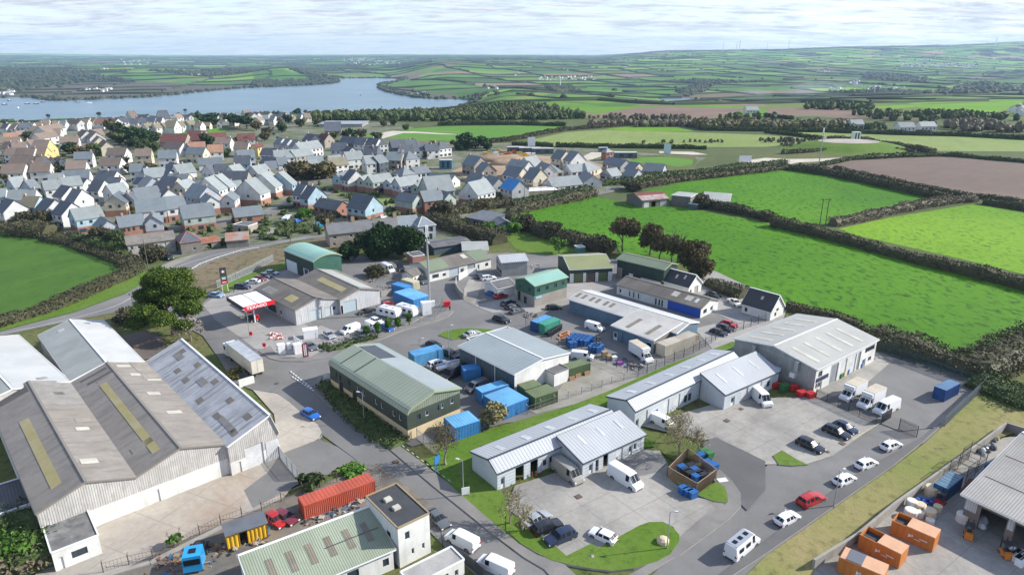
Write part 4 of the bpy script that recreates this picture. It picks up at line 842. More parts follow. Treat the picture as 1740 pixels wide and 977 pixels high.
building('curved_green_shed','big dark green shed with a pale turquoise curved roof','shed',g('B1',205,566,6.2),g('B1',398,642,6.2),g('B1',657,627,6.2),h=6.2,r=7.3,kind='barrel',wall=W_DK,gable_mat=W_GR,roof=R_TQ,trim=TRG,
 ops=[('AB',.05,.42,0,3.6,'panel',plain('white panel door',(.6,.64,.66))),('AB',.62,.82,0,3,'gdoor',plain('white panel door',(.6,.64,.66))),('BC',0,1,0,6.18,'panel',W_GR),('BC',.14,.22,3.4,4.4,'wind'),('BC',.29,.37,3.6,4.6,'wind'),('BC',.59,.67,4,5,'wind'),('BC',.73,.81,4.2,5.1,'wind')])
# fuel station building: two bays
b=building('fuel_station_building','white filling station building of two bays with brown grey sheet roofs','shop',g('V2',575,327,4.1),g('V2',1105,603,4.1),g('V2',1700,464,4.1),h=4.1,r=5.7,wall=W_FS,roof=R_A2,trim=RDG,
 ops=[('BC',.12,.32,0,2.6,'panel',W_FS),('BC',.34,.60,0,2.9,'shutter',plain('pale grey door',(.42,.48,.5))),('BC',.68,.82,0,2.5,'door',plain('pale grey door',(.42,.48,.5))),('BC',.86,.93,1.5,2.4,'wind'),('AB',.30,.52,.4,2.4,'wind'),('AB',.60,.66,0,2.2,'gdoor'),('AB',.05,.2,.5,2.4,'wind')],
 sky=[('rooflight',0,.62,.80,.22,.62,SKG),('roof_patch',0,.10,.35,.1,.5,PATCHB)])
building('','','',g('V2',1145,190,4.1),g('V2',1700,464,4.1),g('B1',848,831,4.1),h=4.1,r=5.7,wall=W_FS,roof=R_A2,trim=RDG,root=b,
 ops=[('BC',.08,.40,0,3.2,'shutter',plain('pale blue door',(.36,.44,.48))),('BC',.01,.06,0,2.4,'open')],
 sky=[('rooflight',0,.28,.86,.38,.68,SKG),('roof_sheet',1,.02,.98,.3,.95,R_LM)])
FS=b
# great sheds
b=building('great_grey_shed','great grey sheet roofed shed of several bays with a white lower wall','warehouse',m_(119,648.4,5.4),m_(231.5,810,5.4),m_(61,868,5.4),h=5.4,r=7.45,bands=[(0,2.9,WHITE),(2.9,99,W_PW)],roof=R_AS,trim=plain('weathered ridge',(.22,.20,.17),.9),ov=.15,
 sky=[('rooflight',1,.33,.92,.40,.62,SKG),('rooflight',0,.14,.18,.35,.6,SKL),('rooflight',0,.45,.49,.15,.5,PATCHL),('rooflight',0,.54,.57,.3,.6,SKL),('rooflight',0,.83,.87,.55,.9,SKL),('roof_patch',0,.0,.30,.02,.98,PATCHB),('roof_patch',1,.02,.10,.2,.9,PATCH)])
building('','','',m_(119,648.4,5.4),m_(231.5,810,5.4),m_(386.5,758,5.4),h=5.4,r=7.45,bands=[(0,2.9,WHITE),(2.9,99,W_PW)],roof=R_AS,trim=plain('weathered ridge',(.22,.20,.17),.9),root=b,ov=.15,
 ops=[('BC',.12,.2,0,2.2,'door')],
 sky=[('rooflight',0,.20,.93,.50,.68,SKG),('roof_patch',0,.06,.08,.2,.9,PATCH),('roof_patch',0,.12,.14,.3,.95,PATCH),('roof_patch',0,.15,.17,.5,.95,PATCHL),('roof_patch',0,.82,.86,.2,.75,PATCHL),('rooflight',1,.06,.09,.5,.85,SKL),('rooflight',1,.18,.21,.4,.7,SKL),('rooflight',1,.43,.46,.4,.7,SKL),('rooflight',1,.65,.68,.3,.65,SKL),('roof_patch',1,.0,.25,.02,.45,PATCHL),('roof_patch',1,.26,.28,.05,.4,SKL)])
building('','','',g('C0',975,448,5.4),m_(387,758,5.4),m_(475,735,4.8),h=5.4,r=8.1,h2=4.8,rf=.87,bands=[(0,2.4,WHITE),(2.4,99,W_PW)],roof=R_ST,trim=TRW,root=b,ov=.12,
 ops=[('BC',.10,.20,0,2.1,'door'),('BC',.30,.66,0,4.0,'shutter',SHW),('BC',.72,.97,0,3.6,'panel',SHW)],
 sky=[('roof_patch',0,a,a+.045,t,t+.13,SKB) for a,t in ((.10,.72),(.24,.30),(.30,.72),(.36,.28),(.52,.70),(.58,.18),(.72,.62),(.76,.20),(.93,.20),(.90,.62))]+[('roof_patch',0,.10,.19,.55,.72,PATCHB),('roof_patch',0,.44,.52,.48,.66,PATCHB),('roof_patch',0,.80,.95,.22,.35,PATCHB)])
building('','','',g('C0',258,272,5.7),g('C0',470,576,5.7),g('C0',957,452,5.7),h=5.7,r=7.5,wall=W_PWx,roof=R_LM,trim=TRW,root=b,ov=.12,
 sky=[('far_slope_sheet',1,.0,1.0,.02,.97,R_WH),('rooflight',1,.08,.12,.5,.7,SKL),('rooflight',0,.1,.14,.5,.7,SKL)] if 1 else [])
building('','','',g('C0',465,580,5.7),g('C0',120,272,5.7),W=17,h=5.7,r=7.5,wall=W_PWx,roof=R_LM,trim=TRW,root=b,ov=.12,
 sky=[('far_slope_sheet',0,.0,1.0,.02,.97,R_WH),('rooflight',0,.08,.12,.3,.5,SKL),('rooflight',1,.06,.1,.4,.65,SKG)])
building('shed_annex','small white flat roofed annex in front of the great grey shed','annex',g('D0',340,832,3.0),g('D0',652,712,3.0),g('D0',575,548,3.0),h=3.0,kind='flat',wall=WHITE,roof=mat('mossy flat roof',(.17,.165,.155),(.10,.10,.098),.95,sc=.6,fine=2,var=.3,stain=(.28,.28,.27),amt=.7),ops=[('AB',.38,.72,1.1,2.1,'wind'),('AB',.1,.2,0,2,'door')])
building('side_outhouse','white outhouse with dark roof left of the great grey shed','outhouse',g('D0',-260,660,3.2),g('D0',205,503,3.2),g('D0',130,335,3.2),h=3.2,kind='flat',wall=WHITE,roof=mat('dark sheet roof',(.07,.072,.08),None,.6,rib=.4,ribd=.3),ops=[('AB',.86,.94,.9,2.0,'wind')])
# bottom of the picture
b=building('green_ribbed_workshop','white workshop with green corrugated roof and six brown rooflights','workshop',g('V6',515,802,4.0),g('D1',750,527,4.0),g('D1',955,792,3.1),h=4.0,h2=3.1,r=4.7,rf=.13,wall=WHITE,roof=R_GC,trim=TRW,
 ops=[('CD',.04,.09,1,2.1,'wind'),('CD',.28,.37,.9,2.4,'wind'),('CD',.62,.68,1,2.1,'wind')],
 sky=[('rooflight',1,.86-.145*i,.91-.145*i,.30,.72,SKB) for i in range(6)]+[('roof_joint',1,.55,.98,.50,.515,TRIM)])
building('white_office_block','two storey white office block with black flat roof and two rooflights','office',g('D1',750,457,6.1),g('D1',960,667,6.1),g('D1',1180,577,6.1),h=6.1,kind='flat',wall=WHITE,roof=mat('black felt flat roof',(.05,.052,.058),(.04,.042,.045),.8,sc=.4,fine=2,var=.25,stain=(.09,.085,.075),amt=.4),trim=plain('lichen coping',(.30,.24,.14),.9),
 ops=[('BC',.20,.36,3.8,5.0,'winw'),('BC',.38,.47,1.2,2.1,'winw'),('BC',.72,.81,1.2,2.1,'winw'),('AB',.62,.76,3.2,4.2,'winw')])
for y0 in (.25,.52):
    o=BLD['white_office_block'][0]; L_,W_=o['_dim']; lump(o,'rooflight',L_*(y0-.0),L_*(y0+.10),W_*.30,W_*.52,6.1,6.45,SKL,.9)
building('grey_portable_office','grey roofed portable office with brown door beside two white vans','cabin',g('D1',1060,1052,2.8),g('D1',1402,875,2.8),g('D1',1310,792,2.8),h=2.8,kind='flat',wall=WHITE,roof=mat('grey cabin roof',(.36,.35,.33),None,.8),ops=[('AB',.60,.68,0,2.1,'door',plain('brown door',(.2,.08,.05))),('AB',.80,.88,1,1.9,'winw')])
building('recycling_shed','big recycling shed with grey ribbed roof and dark open bays','shed',g('D3',1345,442,4.8),g('D3',2050,770,4.8),W=34,h=4.8,r=8.4,bands=[(0,99,mat('brown clad wall',(.20,.165,.14),None,.9))],roof=R_SH,trim=TRW,ov=.6,
 ops=[('AB',.16,.42,0,3.9,'open'),('AB',.50,.8,0,3.9,'open'),('AB',.0,.12,2.6,4.7,'panel',mat('ribbed white sheet',(.55,.56,.56),None,.6,rib=.3,axis=0,ribd=.5)),('AB',.43,.49,2.6,4.7,'panel',mat('ribbed white sheet',(.55,.56,.56),None,.6,rib=.3,axis=0,ribd=.5))],
 sky=[('rust_seam',0,.0,1.0,.28,.285,mat('rust seam',(.28,.17,.11),None,.9)),('rust_seam',0,.0,1.0,.62,.625,mat('rust seam',(.28,.17,.11),None,.9))])
# homes and yards round the edge
STO=mat('pale stone wall',(.33,.29,.24),(.27,.24,.20),.95,sc=.6,fine=2,var=.2); SLA=mat('grey slate roof',(.15,.155,.165),(.12,.125,.13),.75,sc=.4,fine=2.5,var=.22,rnd=.15,stain=(.24,.17,.10),amt=.25)
SLB=mat('blue grey slate roof',(.205,.235,.25),(.18,.205,.22),.7,sc=.4,fine=2.5,var=.15,rnd=.25)
b=building('stone_cottage_row','old stone cottage row with grey slate roof and chimneys behind the big dark tree','house',g('B1',505,462,4.8),g('B1',972,412,4.8),W=7.5,h=4.8,r=7.4,wall=STO,roof=SLA,trim=STO,
 ops=[('AB',.05,.10,3,4,'winw'),('AB',.28,.32,3,4,'winw'),('AB',.44,.48,3,4,'winw'),('AB',.64,.68,3,4,'winw'),('AB',.91,.95,3,4,'winw'),('AB',.04,.08,.7,1.7,'winw'),('AB',.19,.225,0,2,'gdoor'),('AB',.26,.3,.7,1.7,'winw')])
L_,W_=b['_dim']
for f in (.02,.37,.67,.98):
    c=MB(); c.box(L_*f-.6,L_*f+.6,W_/2-.4,W_/2+.4,6.6,8.9); c.box(L_*f-.35,L_*f-.1,W_/2-.12,W_/2+.12,8.9,9.3); c.box(L_*f+.1,L_*f+.35,W_/2-.12,W_/2+.12,8.9,9.3); c.build('chimney',mat('lichened chimney',(.36,.27,.15),(.25,.2,.14),.95,var=.3),b)
b=building('grey_bay_house','grey rendered house with tall white windows beside the stone cottages','house',g('B1',1098,412,5.3),g('B1',1212,400,5.3),W=10,h=5.3,r=7.6,kind='hip',wall=mat('grey render',(.42,.44,.47),None,.85,var=.06),roof=SLB,trim=TRW,
 ops=[('AB',.28,.85,3,4.8,'winw'),('AB',.25,.80,.2,2.4,'winw')])
building('','','',g('B1',975,408,5.0),g('B1',1100,398,5.0),W=8,h=5,r=7.4,wall=mat('grey render',(.42,.44,.47),None,.85,var=.06),roof=SLB,trim=TRW,root=b,ops=[('AB',.3,.6,3.2,4.4,'winw')])
building('ruined_cottages','derelict whitewashed cottages with mossy slate roof above the corner field','cottage',g('B0',845,532,4.2),g('B0',1160,492,4.2),W=6.5,h=4.2,r=6.2,wall=mat('flaking whitewash',(.45,.42,.37),(.30,.28,.25),.95,sc=.5,fine=2,var=.25),roof=mat('mossy slates',(.20,.185,.165),(.15,.14,.125),.95,sc=.5,fine=1.5,var=.4),trim=STO,
 ops=[('AB',.05,.11,2.4,3.4,'winw'),('AB',.20,.26,2.4,3.4,'winw'),('AB',.2,.28,.4,1.6,'wind'),('AB',.36,.42,2.4,3.4,'winw'),('AB',.72,.80,2.3,3.5,'door',plain('pale green boards',(.4,.5,.45)))])
building('hipped_slate_house','stone house with hipped dark slate roof and red ridge tiles by the main road','house',g('B0',1197,522,3.9),g('B0',1335,503,3.9),W=9,h=3.9,r=6.6,kind='hip',wall=W_ST,roof=mat('dark blue slates',(.10,.11,.13),(.085,.09,.11),.6,fine=3,var=.2),trim=plain('red ridge tiles',(.40,.14,.10),.8),ops=[('AB',.55,.7,.9,1.9,'winw')])
RST=mat('rusty sheet roof',(.30,.105,.05),(.22,.10,.06),.9,sc=.5,fine=1.5,var=.3,rib=.3,ribd=.3,stain=(.40,.36,.33),amt=.5)
building('rusty_lean_to','lean-to with orange rusted sheets beside the hipped slate house','shed',g('B0',1338,520,2.4),g('B0',1462,500,2.4),W=4.5,h=2.2,h2=3.0,kind='mono',wall=W_ST,roof=RST,trim=STO,ops=[('AB',.3,.5,0,1.9,'open')])
building('rusty_barn','old stone barn with rusty roof at the bend of the farm track','barn',g('B0',1500,500,3),g('B0',1650,495,2.6),W=7,h=2.6,h2=3.6,kind='mono',wall=W_ST,roof=mat('rusty grey sheets',(.30,.27,.24),(.34,.14,.08),.9,sc=.3,fine=1.5,var=.3,rib=.3),trim=STO)
building('stone_shed','roofless looking grey stone shed below the last terraced houses','shed',g('B0',1548,398,3),g('B0',1648,408,3),W=5,h=3,kind='flat',wall=STO,roof=LEAD,ops=[('AB',.3,.45,0,1.9,'open')])
building('red_roofed_barn','field barn with dark red roof and boarded walls in the pasture corner','barn',g('B2',905,238,3.2),g('B2',1085,226,3.0),W=13,h=3.0,r=5.0,h2=3.4,wall=mat('weathered boards',(.20,.19,.17),None,.9,rib=.4,axis=0,ribd=.4,var=.2),roof=mat('dark red sheets',(.20,.045,.03),(.16,.05,.035),.9,sc=.3,fine=1,var=.2,rib=.3),trim=W_ST,
 ops=[('AB',.06,.25,0,2.4,'panel',WHITE),('AB',.34,.5,0,2.4,'open'),('AB',.66,.9,0,2.4,'panel',plain('pale grey boards',(.4,.42,.43)))],sky=[('roof_sheet',0,.0,1.0,.02,.62,mat('patched sheets',(.36,.35,.35),(.30,.16,.12),.8,sc=.5,rib=.3,var=.2))])
building('tall_boarded_shed','tall grey boarded shed behind the field barn','shed',g('B2',1100,203,4.2),g('B2',1225,215,4.2),W=12,h=4.2,h2=3.6,kind='mono',wall=mat('weathered boards',(.20,.19,.17)),roof=R_LM,trim=TRW)
building('grey_open_barn','open grey sheet roofed barn at the end of the field hedge','barn',g('B2',1300,232,3.4),g('B2',1480,248,3.2),W=11,h=3.2,h2=4.6,kind='mono',wall=W_ST,roof=R_LM,trim=TRW,ops=[('AB',.08,.4,0,2.6,'open'),('AB',.5,.9,0,2.6,'open')])
building('small_field_hut','small white roofed hut beside the bush in the field hedge','hut',g('B2',1212,258,2.2),g('B2',1270,266,2.2),W=4,h=2.2,kind='flat',wall=W_BG,roof=R_WH)
b=building('black_garden_barn','long black boarded barn with slate grey roof beside the polytunnel','barn',g('T7',1040,680,3.6),g('T7',1340,752,3.2),W=9,h=3.0,h2=4.2,kind='mono',wall=W_ST,roof=mat('dark grey sheets',(.15,.165,.18),None,.6,rib=.5,var=.1),trim=TRIM,ops=[('AB',.3,.5,0,2.2,'wind'),('AB',.6,.8,0,2.2,'open')])
building('black_garden_store','black store with slate grey roof joined to the end of the garden barn','store',g('T7',1360,745,3.4),g('T7',1450,800,3.4),g('T7',1640,765,3.4),h=3.2,r=4.6,wall=W_BG,roof=mat('dark grey sheets',(.15,.165,.18)),trim=TRIM)
building('white_dark_roofed_house','white house with black slate roof standing against the great pasture','house',m_(1261.6,515,2.7),m_(1310,529,2.7),m_(1335,519.5,2.7),h=2.7,r=6.0,wall=WHITE,roof=R_BK,trim=TRW,ops=[('BC',.3,.45,.8,1.8,'wind'),('AB',.1,.2,.8,1.8,'wind'),('BC',.42,.6,2.0,2.69,'wind')],sky=[('rooflight',0,.5,.58,.5,.7,SKL)])
building('white_gabled_cottage','white gabled cottage with black slate roof behind the long white range','house',g('B2',1045,768,2.8),g('B2',1213,814,2.8),g('B2',1320,785,2.8),h=2.8,r=5.4,wall=WHITE,roof=R_BK,trim=TRW,ops=[('BC',.45,.75,0,2.3,'door',plain('grey boards',(.35,.33,.3))),('BC',.12,.25,.9,1.8,'wind')],sky=[('rooflight',0,.35,.42,.4,.7,SKL),('rooflight',0,.65,.72,.5,.8,SKL)])
building('garden_shed','small teal garden shed with white roof on the garden lawn','shed',g('B2',478,553,2.2),g('B2',527,548,2.2),W=3,h=2.2,kind='flat',wall=plain('teal boards',(.10,.22,.20)),roof=R_WH)
building('low_white_garage','low white garage with dark roof beside the curved wall','garage',g('B1',1625,823,2.9),g('B1',1740,797,2.9),Dd=g('B1',1520,785,2.9),h=2.9,r=3.9,wall=WHITE,roof=LEAD,trim=TRW)
# ---------------- foliage
def leafquad(b,p,s,n=None):
    n=n or Vector((R.gauss(0,1),R.gauss(0,1),R.gauss(0,1)+.5)); n.normalize()
    a=n.orthogonal().normalized(); a.rotate(Matrix.Rotation(R.uniform(0,6.28),3,n)); c=n.cross(a)
    s2=s*R.uniform(.5,.9); k=len(b.v)
    b.v+=[tuple(p+a*s),tuple(p+c*s2),tuple(p-a*s),tuple(p-c*s2)]; b.f.append((k,k+1,k+2,k+3)); b.m.append(0)
def blob(b,c,r,n=10,m=6,j=.15,mi=0):
    """uneven closed mass"""
    k=len(b.v); 
    for i in range(m+1):
        th=pi*i/m
        for q in range(n):
            f=1+R.uniform(-j,j); b.v.append((c[0]+r[0]*f*sin(th)*cos(2*pi*q/n),c[1]+r[1]*f*sin(th)*sin(2*pi*q/n),c[2]+r[2]*f*cos(th)))
    for i in range(m):
        for q in range(n): b.f.append((k+i*n+q,k+(i+1)*n+q,k+(i+1)*n+(q+1)%n,k+i*n+(q+1)%n)); b.m.append(mi)
def hedge_mesh(pts,w,h,size=.38,dens=9,j=.3,top=None):
    b=MB(); P=[Vector(p[:2]) for p in pts]
    Q=[]
    for a,c in zip(P,P[1:]):
        n=max(1,int((c-a).length/2.2)); Q+=[a+(c-a)*(i/n) for i in range(n)]
    Q.append(P[-1]); W=[]; Hh=[]
    for i in range(len(Q)):
        f=noise.noise(Vector((Q[i].x*.09,Q[i].y*.09,w)))*1.2+noise.noise(Vector((Q[i].x*.4,Q[i].y*.4,3)))*.5
        W.append(w*(1+j*f)); Hh.append(h*(1+j*f+R.uniform(-.08,.08)))
    k=0; pr=None
    for i,q in enumerate(Q):
        d=(Q[min(i+1,len(Q)-1)]-Q[max(i-1,0)]).normalized(); n=Vector((-d.y,d.x)); ww=W[i]*.40; hh=Hh[i]*.86; z=zt(q.x,q.y)
        r=[(q-n*ww,0),(q-n*ww*.95,hh*.55),(q-n*ww*.45,hh),(q+n*ww*.45,hh),(q+n*ww*.95,hh*.55),(q+n*ww,0)]
        k=len(b.v); b.v+=[(p.x+R.uniform(-.12,.12),p.y+R.uniform(-.12,.12),z-.1+zz+R.uniform(-.1,.1)*(zz>0)) for p,zz in r]
        if pr is not None:
            for s in range(5): b.f.append((pr+s,k+s,k+s+1,pr+s+1)); b.m.append(0)
        pr=k
        if i in(0,len(Q)-1): b.f.append(tuple(range(k,k+6))); b.m.append(0)
        if i<len(Q)-1:
            seg=(Q[i+1]-q); L=seg.length
            for _ in range(int(dens*L*(W[i]+2*Hh[i])*.5)):
                t=R.random(); c=q+seg*t; u=R.random()*(W[i]+1.6*Hh[i]); 
                if u<W[i]: off=u-W[i]/2; zz=Hh[i]*R.uniform(.84,1.08)*(1-.25*abs(2*off/W[i])**2)
                else: off=R.choice((-1,1))*W[i]*R.uniform(.40,.55); zz=Hh[i]*R.random()*.85
                leafquad(b,Vector((c.x+n.x*off,c.y+n.y*off,z+zz)),size*R.uniform(.6,1.3))
    return b
M_HB=leafm('brown hedge leaves',(.036,.038,.017),(.115,.108,.055)); M_HG=leafm('green hedge leaves',(.026,.048,.013),(.085,.115,.034)); M_HD=leafm('dead stems',(.085,.072,.045),(.18,.155,.10))
M_PINE=leafm('pine needles',(.010,.040,.008),(.105,.150,.014)); M_TG=leafm('dark evergreen leaves',(.008,.028,.008),(.035,.075,.016)); M_TB=leafm('autumn brown leaves',(.050,.042,.016),(.135,.115,.042)); M_TO=leafm('olive autumn leaves',(.05,.055,.015),(.15,.14,.05)); M_TY=leafm('pale sparse leaves',(.16,.14,.06),(.28,.25,.12)); M_LG=leafm('fresh green leaves',(.04,.11,.012),(.10,.20,.025))
M_TRK=mat('bark',(.12,.095,.07),(.08,.065,.05),.95,sc=1,fine=4,var=.3); M_TWG=mat('pale twigs',(.27,.23,.19),(.2,.17,.14),.95,var=.2)
def hedge(name,label,k,pts,w=3,h=2.2,m=None,group='hedges between fields',dens=14,size=.30,cat='hedge',j=.3):
    P=gl(k,pts) if k else pts
    dd=min(p.y for p in P); size=.17+.0007*dd; dens=min(26,max(5,.9/size**2))
    o=hedge_mesh(P,w,h,size,dens,j).build(name,m or M_HB); return tag(o,label,cat,group)
HD=[('right along the great pasture','B3',None)]
H_=[
('long dark hedge between the great pasture and the light green field','m',[(1313,384),(1370,396),(1423,410),(1490,428),(1556,446),(1650,468),(1740,491),(1900,530)],4.5,3.2,M_HB),
('dark hedge dividing the upper pasture from the ploughed field','m',[(1341,289),(1390,295),(1433,303),(1480,313),(1530,324),(1575,334),(1612,341)],5,4,M_HB),
('brown hedge running up between upper pasture and light green field','m',[(1415,384),(1450,378),(1517,362),(1570,352),(1612,345),(1655,342)],5,3.2,M_HD),
('hedge behind the light green field from its gateway onwards','m',[(1670,347),(1700,351),(1740,357),(1800,366),(1900,385)],4,3,M_HB),
('low bushy hedge bordering the near side of the ploughed field','m',[(1418,288),(1460,297),(1530,313),(1600,327),(1633,333),(1740,346),(1900,372)],3,2,M_HB),
('hedge beyond the ploughed field beside the country road','m',[(1395,283),(1443,272.5),(1530,267.5),(1600,266),(1627,267),(1680,272),(1740,277),(1900,292)],3.5,2.6,M_HG),
('hedge from the field barns down to the pole pair','m',[(1200,352),(1250,362),(1300,373),(1312,378)],5,3.6,M_HB),
('thick bramble hedge behind the fenced yard','m',[(1486,578),(1520,592),(1560,604),(1600,616),(1640,630),(1680,640)],8,3.6,M_HB),
('bramble bank hedge curving out of view beyond the fenced yard','m',[(1655,632),(1690,622),(1720,605),(1745,596),(1800,580)],11,4,M_HB),
('brambles spreading at the corner above the dry bank','m',[(1660,652),(1690,664),(1720,676),(1760,690)],12,3,M_HG),
('scrubby hedge behind the black roofed white house','m',[(1204,484),(1230,497),(1255,505),(1264,508)],6,3,M_HB),
('hedge edge behind the large beige roofed unit','m',[(1336,525),(1370,533),(1415,543),(1443,554),(1486,574)],4,2.2,M_HB),
('long hedge from the allotments to the pasture top corner','m',[(866,372),(893,386),(932,404),(965,411),(1003,422)],6,3.6,M_HB),
('tall brown scrub between the garden lawn and the pasture','m',[(1003,420),(1020,426),(1039,431)],8,4.5,M_HB),
('hedge along the far side of the great pasture','m',[(864,364),(900,357),(935,349),(975,341),(1011,333)],5,3.4,M_HB),
('double hedge beside the farm lane near the new houses','m',[(868,352),(900,346),(940,338),(975,332),(1005,327)],5,3.2,M_HG),
('hedge along the lane above the upper pasture','m',[(1070,322),(1100,317),(1157,308),(1230,300),(1300,292),(1340,287)],5,3,M_HB),
('second hedge on the far side of the lane','m',[(1000,318),(1060,312),(1120,303),(1180,296),(1250,288),(1300,284),(1335,281)],4.5,2.8,M_HG),
('dark hedge at the near edge of the pale field','m',[(870,247),(905,248),(940,249.5)],4,2.6,M_HG),
('dark hedge between the pale field and the round green','m',[(944,250),(1000,251),(1090,252),(1160,253),(1200,254)],4,2.8,M_HG),
('hedge on the far right end of the pale field','m',[(1300,226),(1350,231),(1395,238)],4,2.6,M_HG),
('hedge above the covered reservoir mound','m',[(1405,238),(1450,239),(1480,244),(1520,250),(1568,258),(1585,262)],5,3.2,M_HB),
('brown hedge between the cricket field and the pale field','m',[(833,243),(865,240),(900,233),(930,227),(962,222),(1026,217),(1090,212)],5,3,M_HB),
('dark hedge behind the cricket field','m',[(744,214),(800,212.5),(880,212.5),(962,215)],5,3.6,M_HG),
('hedge below the brown hillside field','m',[(1300,198),(1345,203),(1348,203)],5,3,M_HG),
('dark hedge crossing below the tree belt','m',[(1196,222),(1260,223),(1326,224),(1400,225),(1453,227),(1540,230),(1632,232),(1740,238),(1850,244)],5,3.6,M_HG),
('low hedge along the country road past the mound','m',[(1330,262),(1380,259),(1450,257),(1540,258),(1556,260)],4,2.4,M_HB),
('brown hedge curving round the corner field','m',[(84,406),(123,414),(153,426),(192,437),(217,447),(228,456),(223,466),(179,484),(128,507),(77,529),(0,551),(-80,572)],6,2.0,M_HB),
('scrub hedge at the top of the corner field','m',[(26,396),(45,398),(70,400),(90,402)],9,4.5,M_HB),
('bushy hedge below the derelict cottages','m',[(128,412),(150,416),(175,425),(200,432),(215,440)],5,3.6,M_HG),
('hedge beside the road behind the car yards','m',[(470,400),(500,394),(540,390)],4,2.6,M_HG),
('tall brown hedge from the cottages to the shed yard','m',[(742,378),(760,388),(790,396),(820,405),(850,415)],8,4.2,M_HB),
('hedge between the garden barn and the new houses','m',[(735,368),(770,364),(800,358),(840,352),(866,350)],8,3.6,M_HB),
('bright clipped hedge beside the polytunnel','m',[(778,386),(795,381),(808,378)],3.5,2.8,M_LG),
('hedge below the building plot beside the brick houses','m',[(845,338),(870,336),(890,334)],6,3.2,M_HG),
('weedy strip under the long side of the green roofed unit','C1',[(500,600),(600,700),(720,820),(850,930),(980,1010)],5,1.0,M_HG),
('tangle of weeds along the fence of the car compound','V3',[(850,540),(960,590),(1100,560),(1250,490),(1400,470),(1560,420)],2.5,.9,M_HG),
('rough growth beside the great grey shed and its annex','D0',[(60,640),(150,720),(210,820),(260,960)],9,3.2,M_HG),
]
for lab,k,pts,w_,h_,m in H_: hedge('hedge',lab,k,pts,w_,h_,m)
# ---------------- trees
def branches(b,p,d,L,r,depth,spread=.6,tips=None,n=3,mi=0):
    q=p+d*L; b.tube([p,(p+q)/2+Vector((R.gauss(0,.06),R.gauss(0,.06),0))*L,q],[r,r*.8,r*.6],5 if depth>1 else 4,mi,cap=False)
    if tips is not None and depth<=1: tips.append(q)
    if depth<=0: return
    for _ in range(n):
        e=(d+Vector((R.gauss(0,spread),R.gauss(0,spread),R.gauss(.12,spread*.5)))).normalized(); branches(b,q,e,L*R.uniform(.6,.85),r*.55,depth-1,spread,tips,n,mi)
def tree(name,label,x,y,h,rw,m,th=None,dens=1.0,size=.32,lobes=9,shape='round',group=None,trunk=None,z=0,cat='tree',bare=False):
    rw=rw*.76; z=zt(x,y) if z==0 else z; th=h*.25 if th is None else th
    o=empty(name,label,cat,frame(x,y,R.uniform(0,6.28),z),group); tb=MB(); tips=[]
    r0=.045*h*.6+.05
    branches(tb,Vector((0,0,-.2)),Vector((R.uniform(-.06,.06),R.uniform(-.06,.06),1)),th+.3,r0,3 if not bare else 5,.42 if not bare else .38,tips,3); tb.build('trunk',trunk or M_TRK,o)
    cb=MB(); C=[]
    for i in range(lobes):
        a=6.283*i/lobes*1.7+R.uniform(-.5,.5); rr=rw*R.uniform(.35,.72)*(1 if i else 0)
        zz=th+(h-th)*R.uniform(.25,.78) if i else th+(h-th)*.68
        if shape=='pine':
            f=(i+.5)/lobes; rr=rw*(1.0-.55*f)*R.uniform(.25,1.0); a=i*2.4; zz=th+(h-th)*(f*.95-.12*rr/rw+.1); s_=rw*R.uniform(.22,.32); sz=(s_,s_,s_*.5)
        elif shape=='col': rr*=.4; sz=(rw*.8,rw*.8,(h-th)*.25)
        else: sz=(rw*R.uniform(.38,.55),)*2+((h-th)*R.uniform(.22,.34),)
        C.append((Vector((rr*cos(a),rr*sin(a),zz)),sz))
    for c,s in C:
        if not bare: blob(cb,c,(s[0]*.72,s[1]*.72,s[2]*.72),8,5,.22)
        n=int(dens*26*(s[0]*s[1]+2*s[0]*s[2])/ (size/.32)**2)
        for _ in range(n):
            v=Vector((R.gauss(0,1),R.gauss(0,1),R.gauss(0,1))).normalized()*R.uniform(.72,1.12 if R.random()<.85 else 1.35)
            leafquad(cb,c+Vector((v.x*s[0],v.y*s[1],v.z*s[2])),size*R.uniform(.6,1.4))
    cb.build('crown',m,o); return o
def tp(k,x,y): p=g(k,x,y); return p.x,p.y
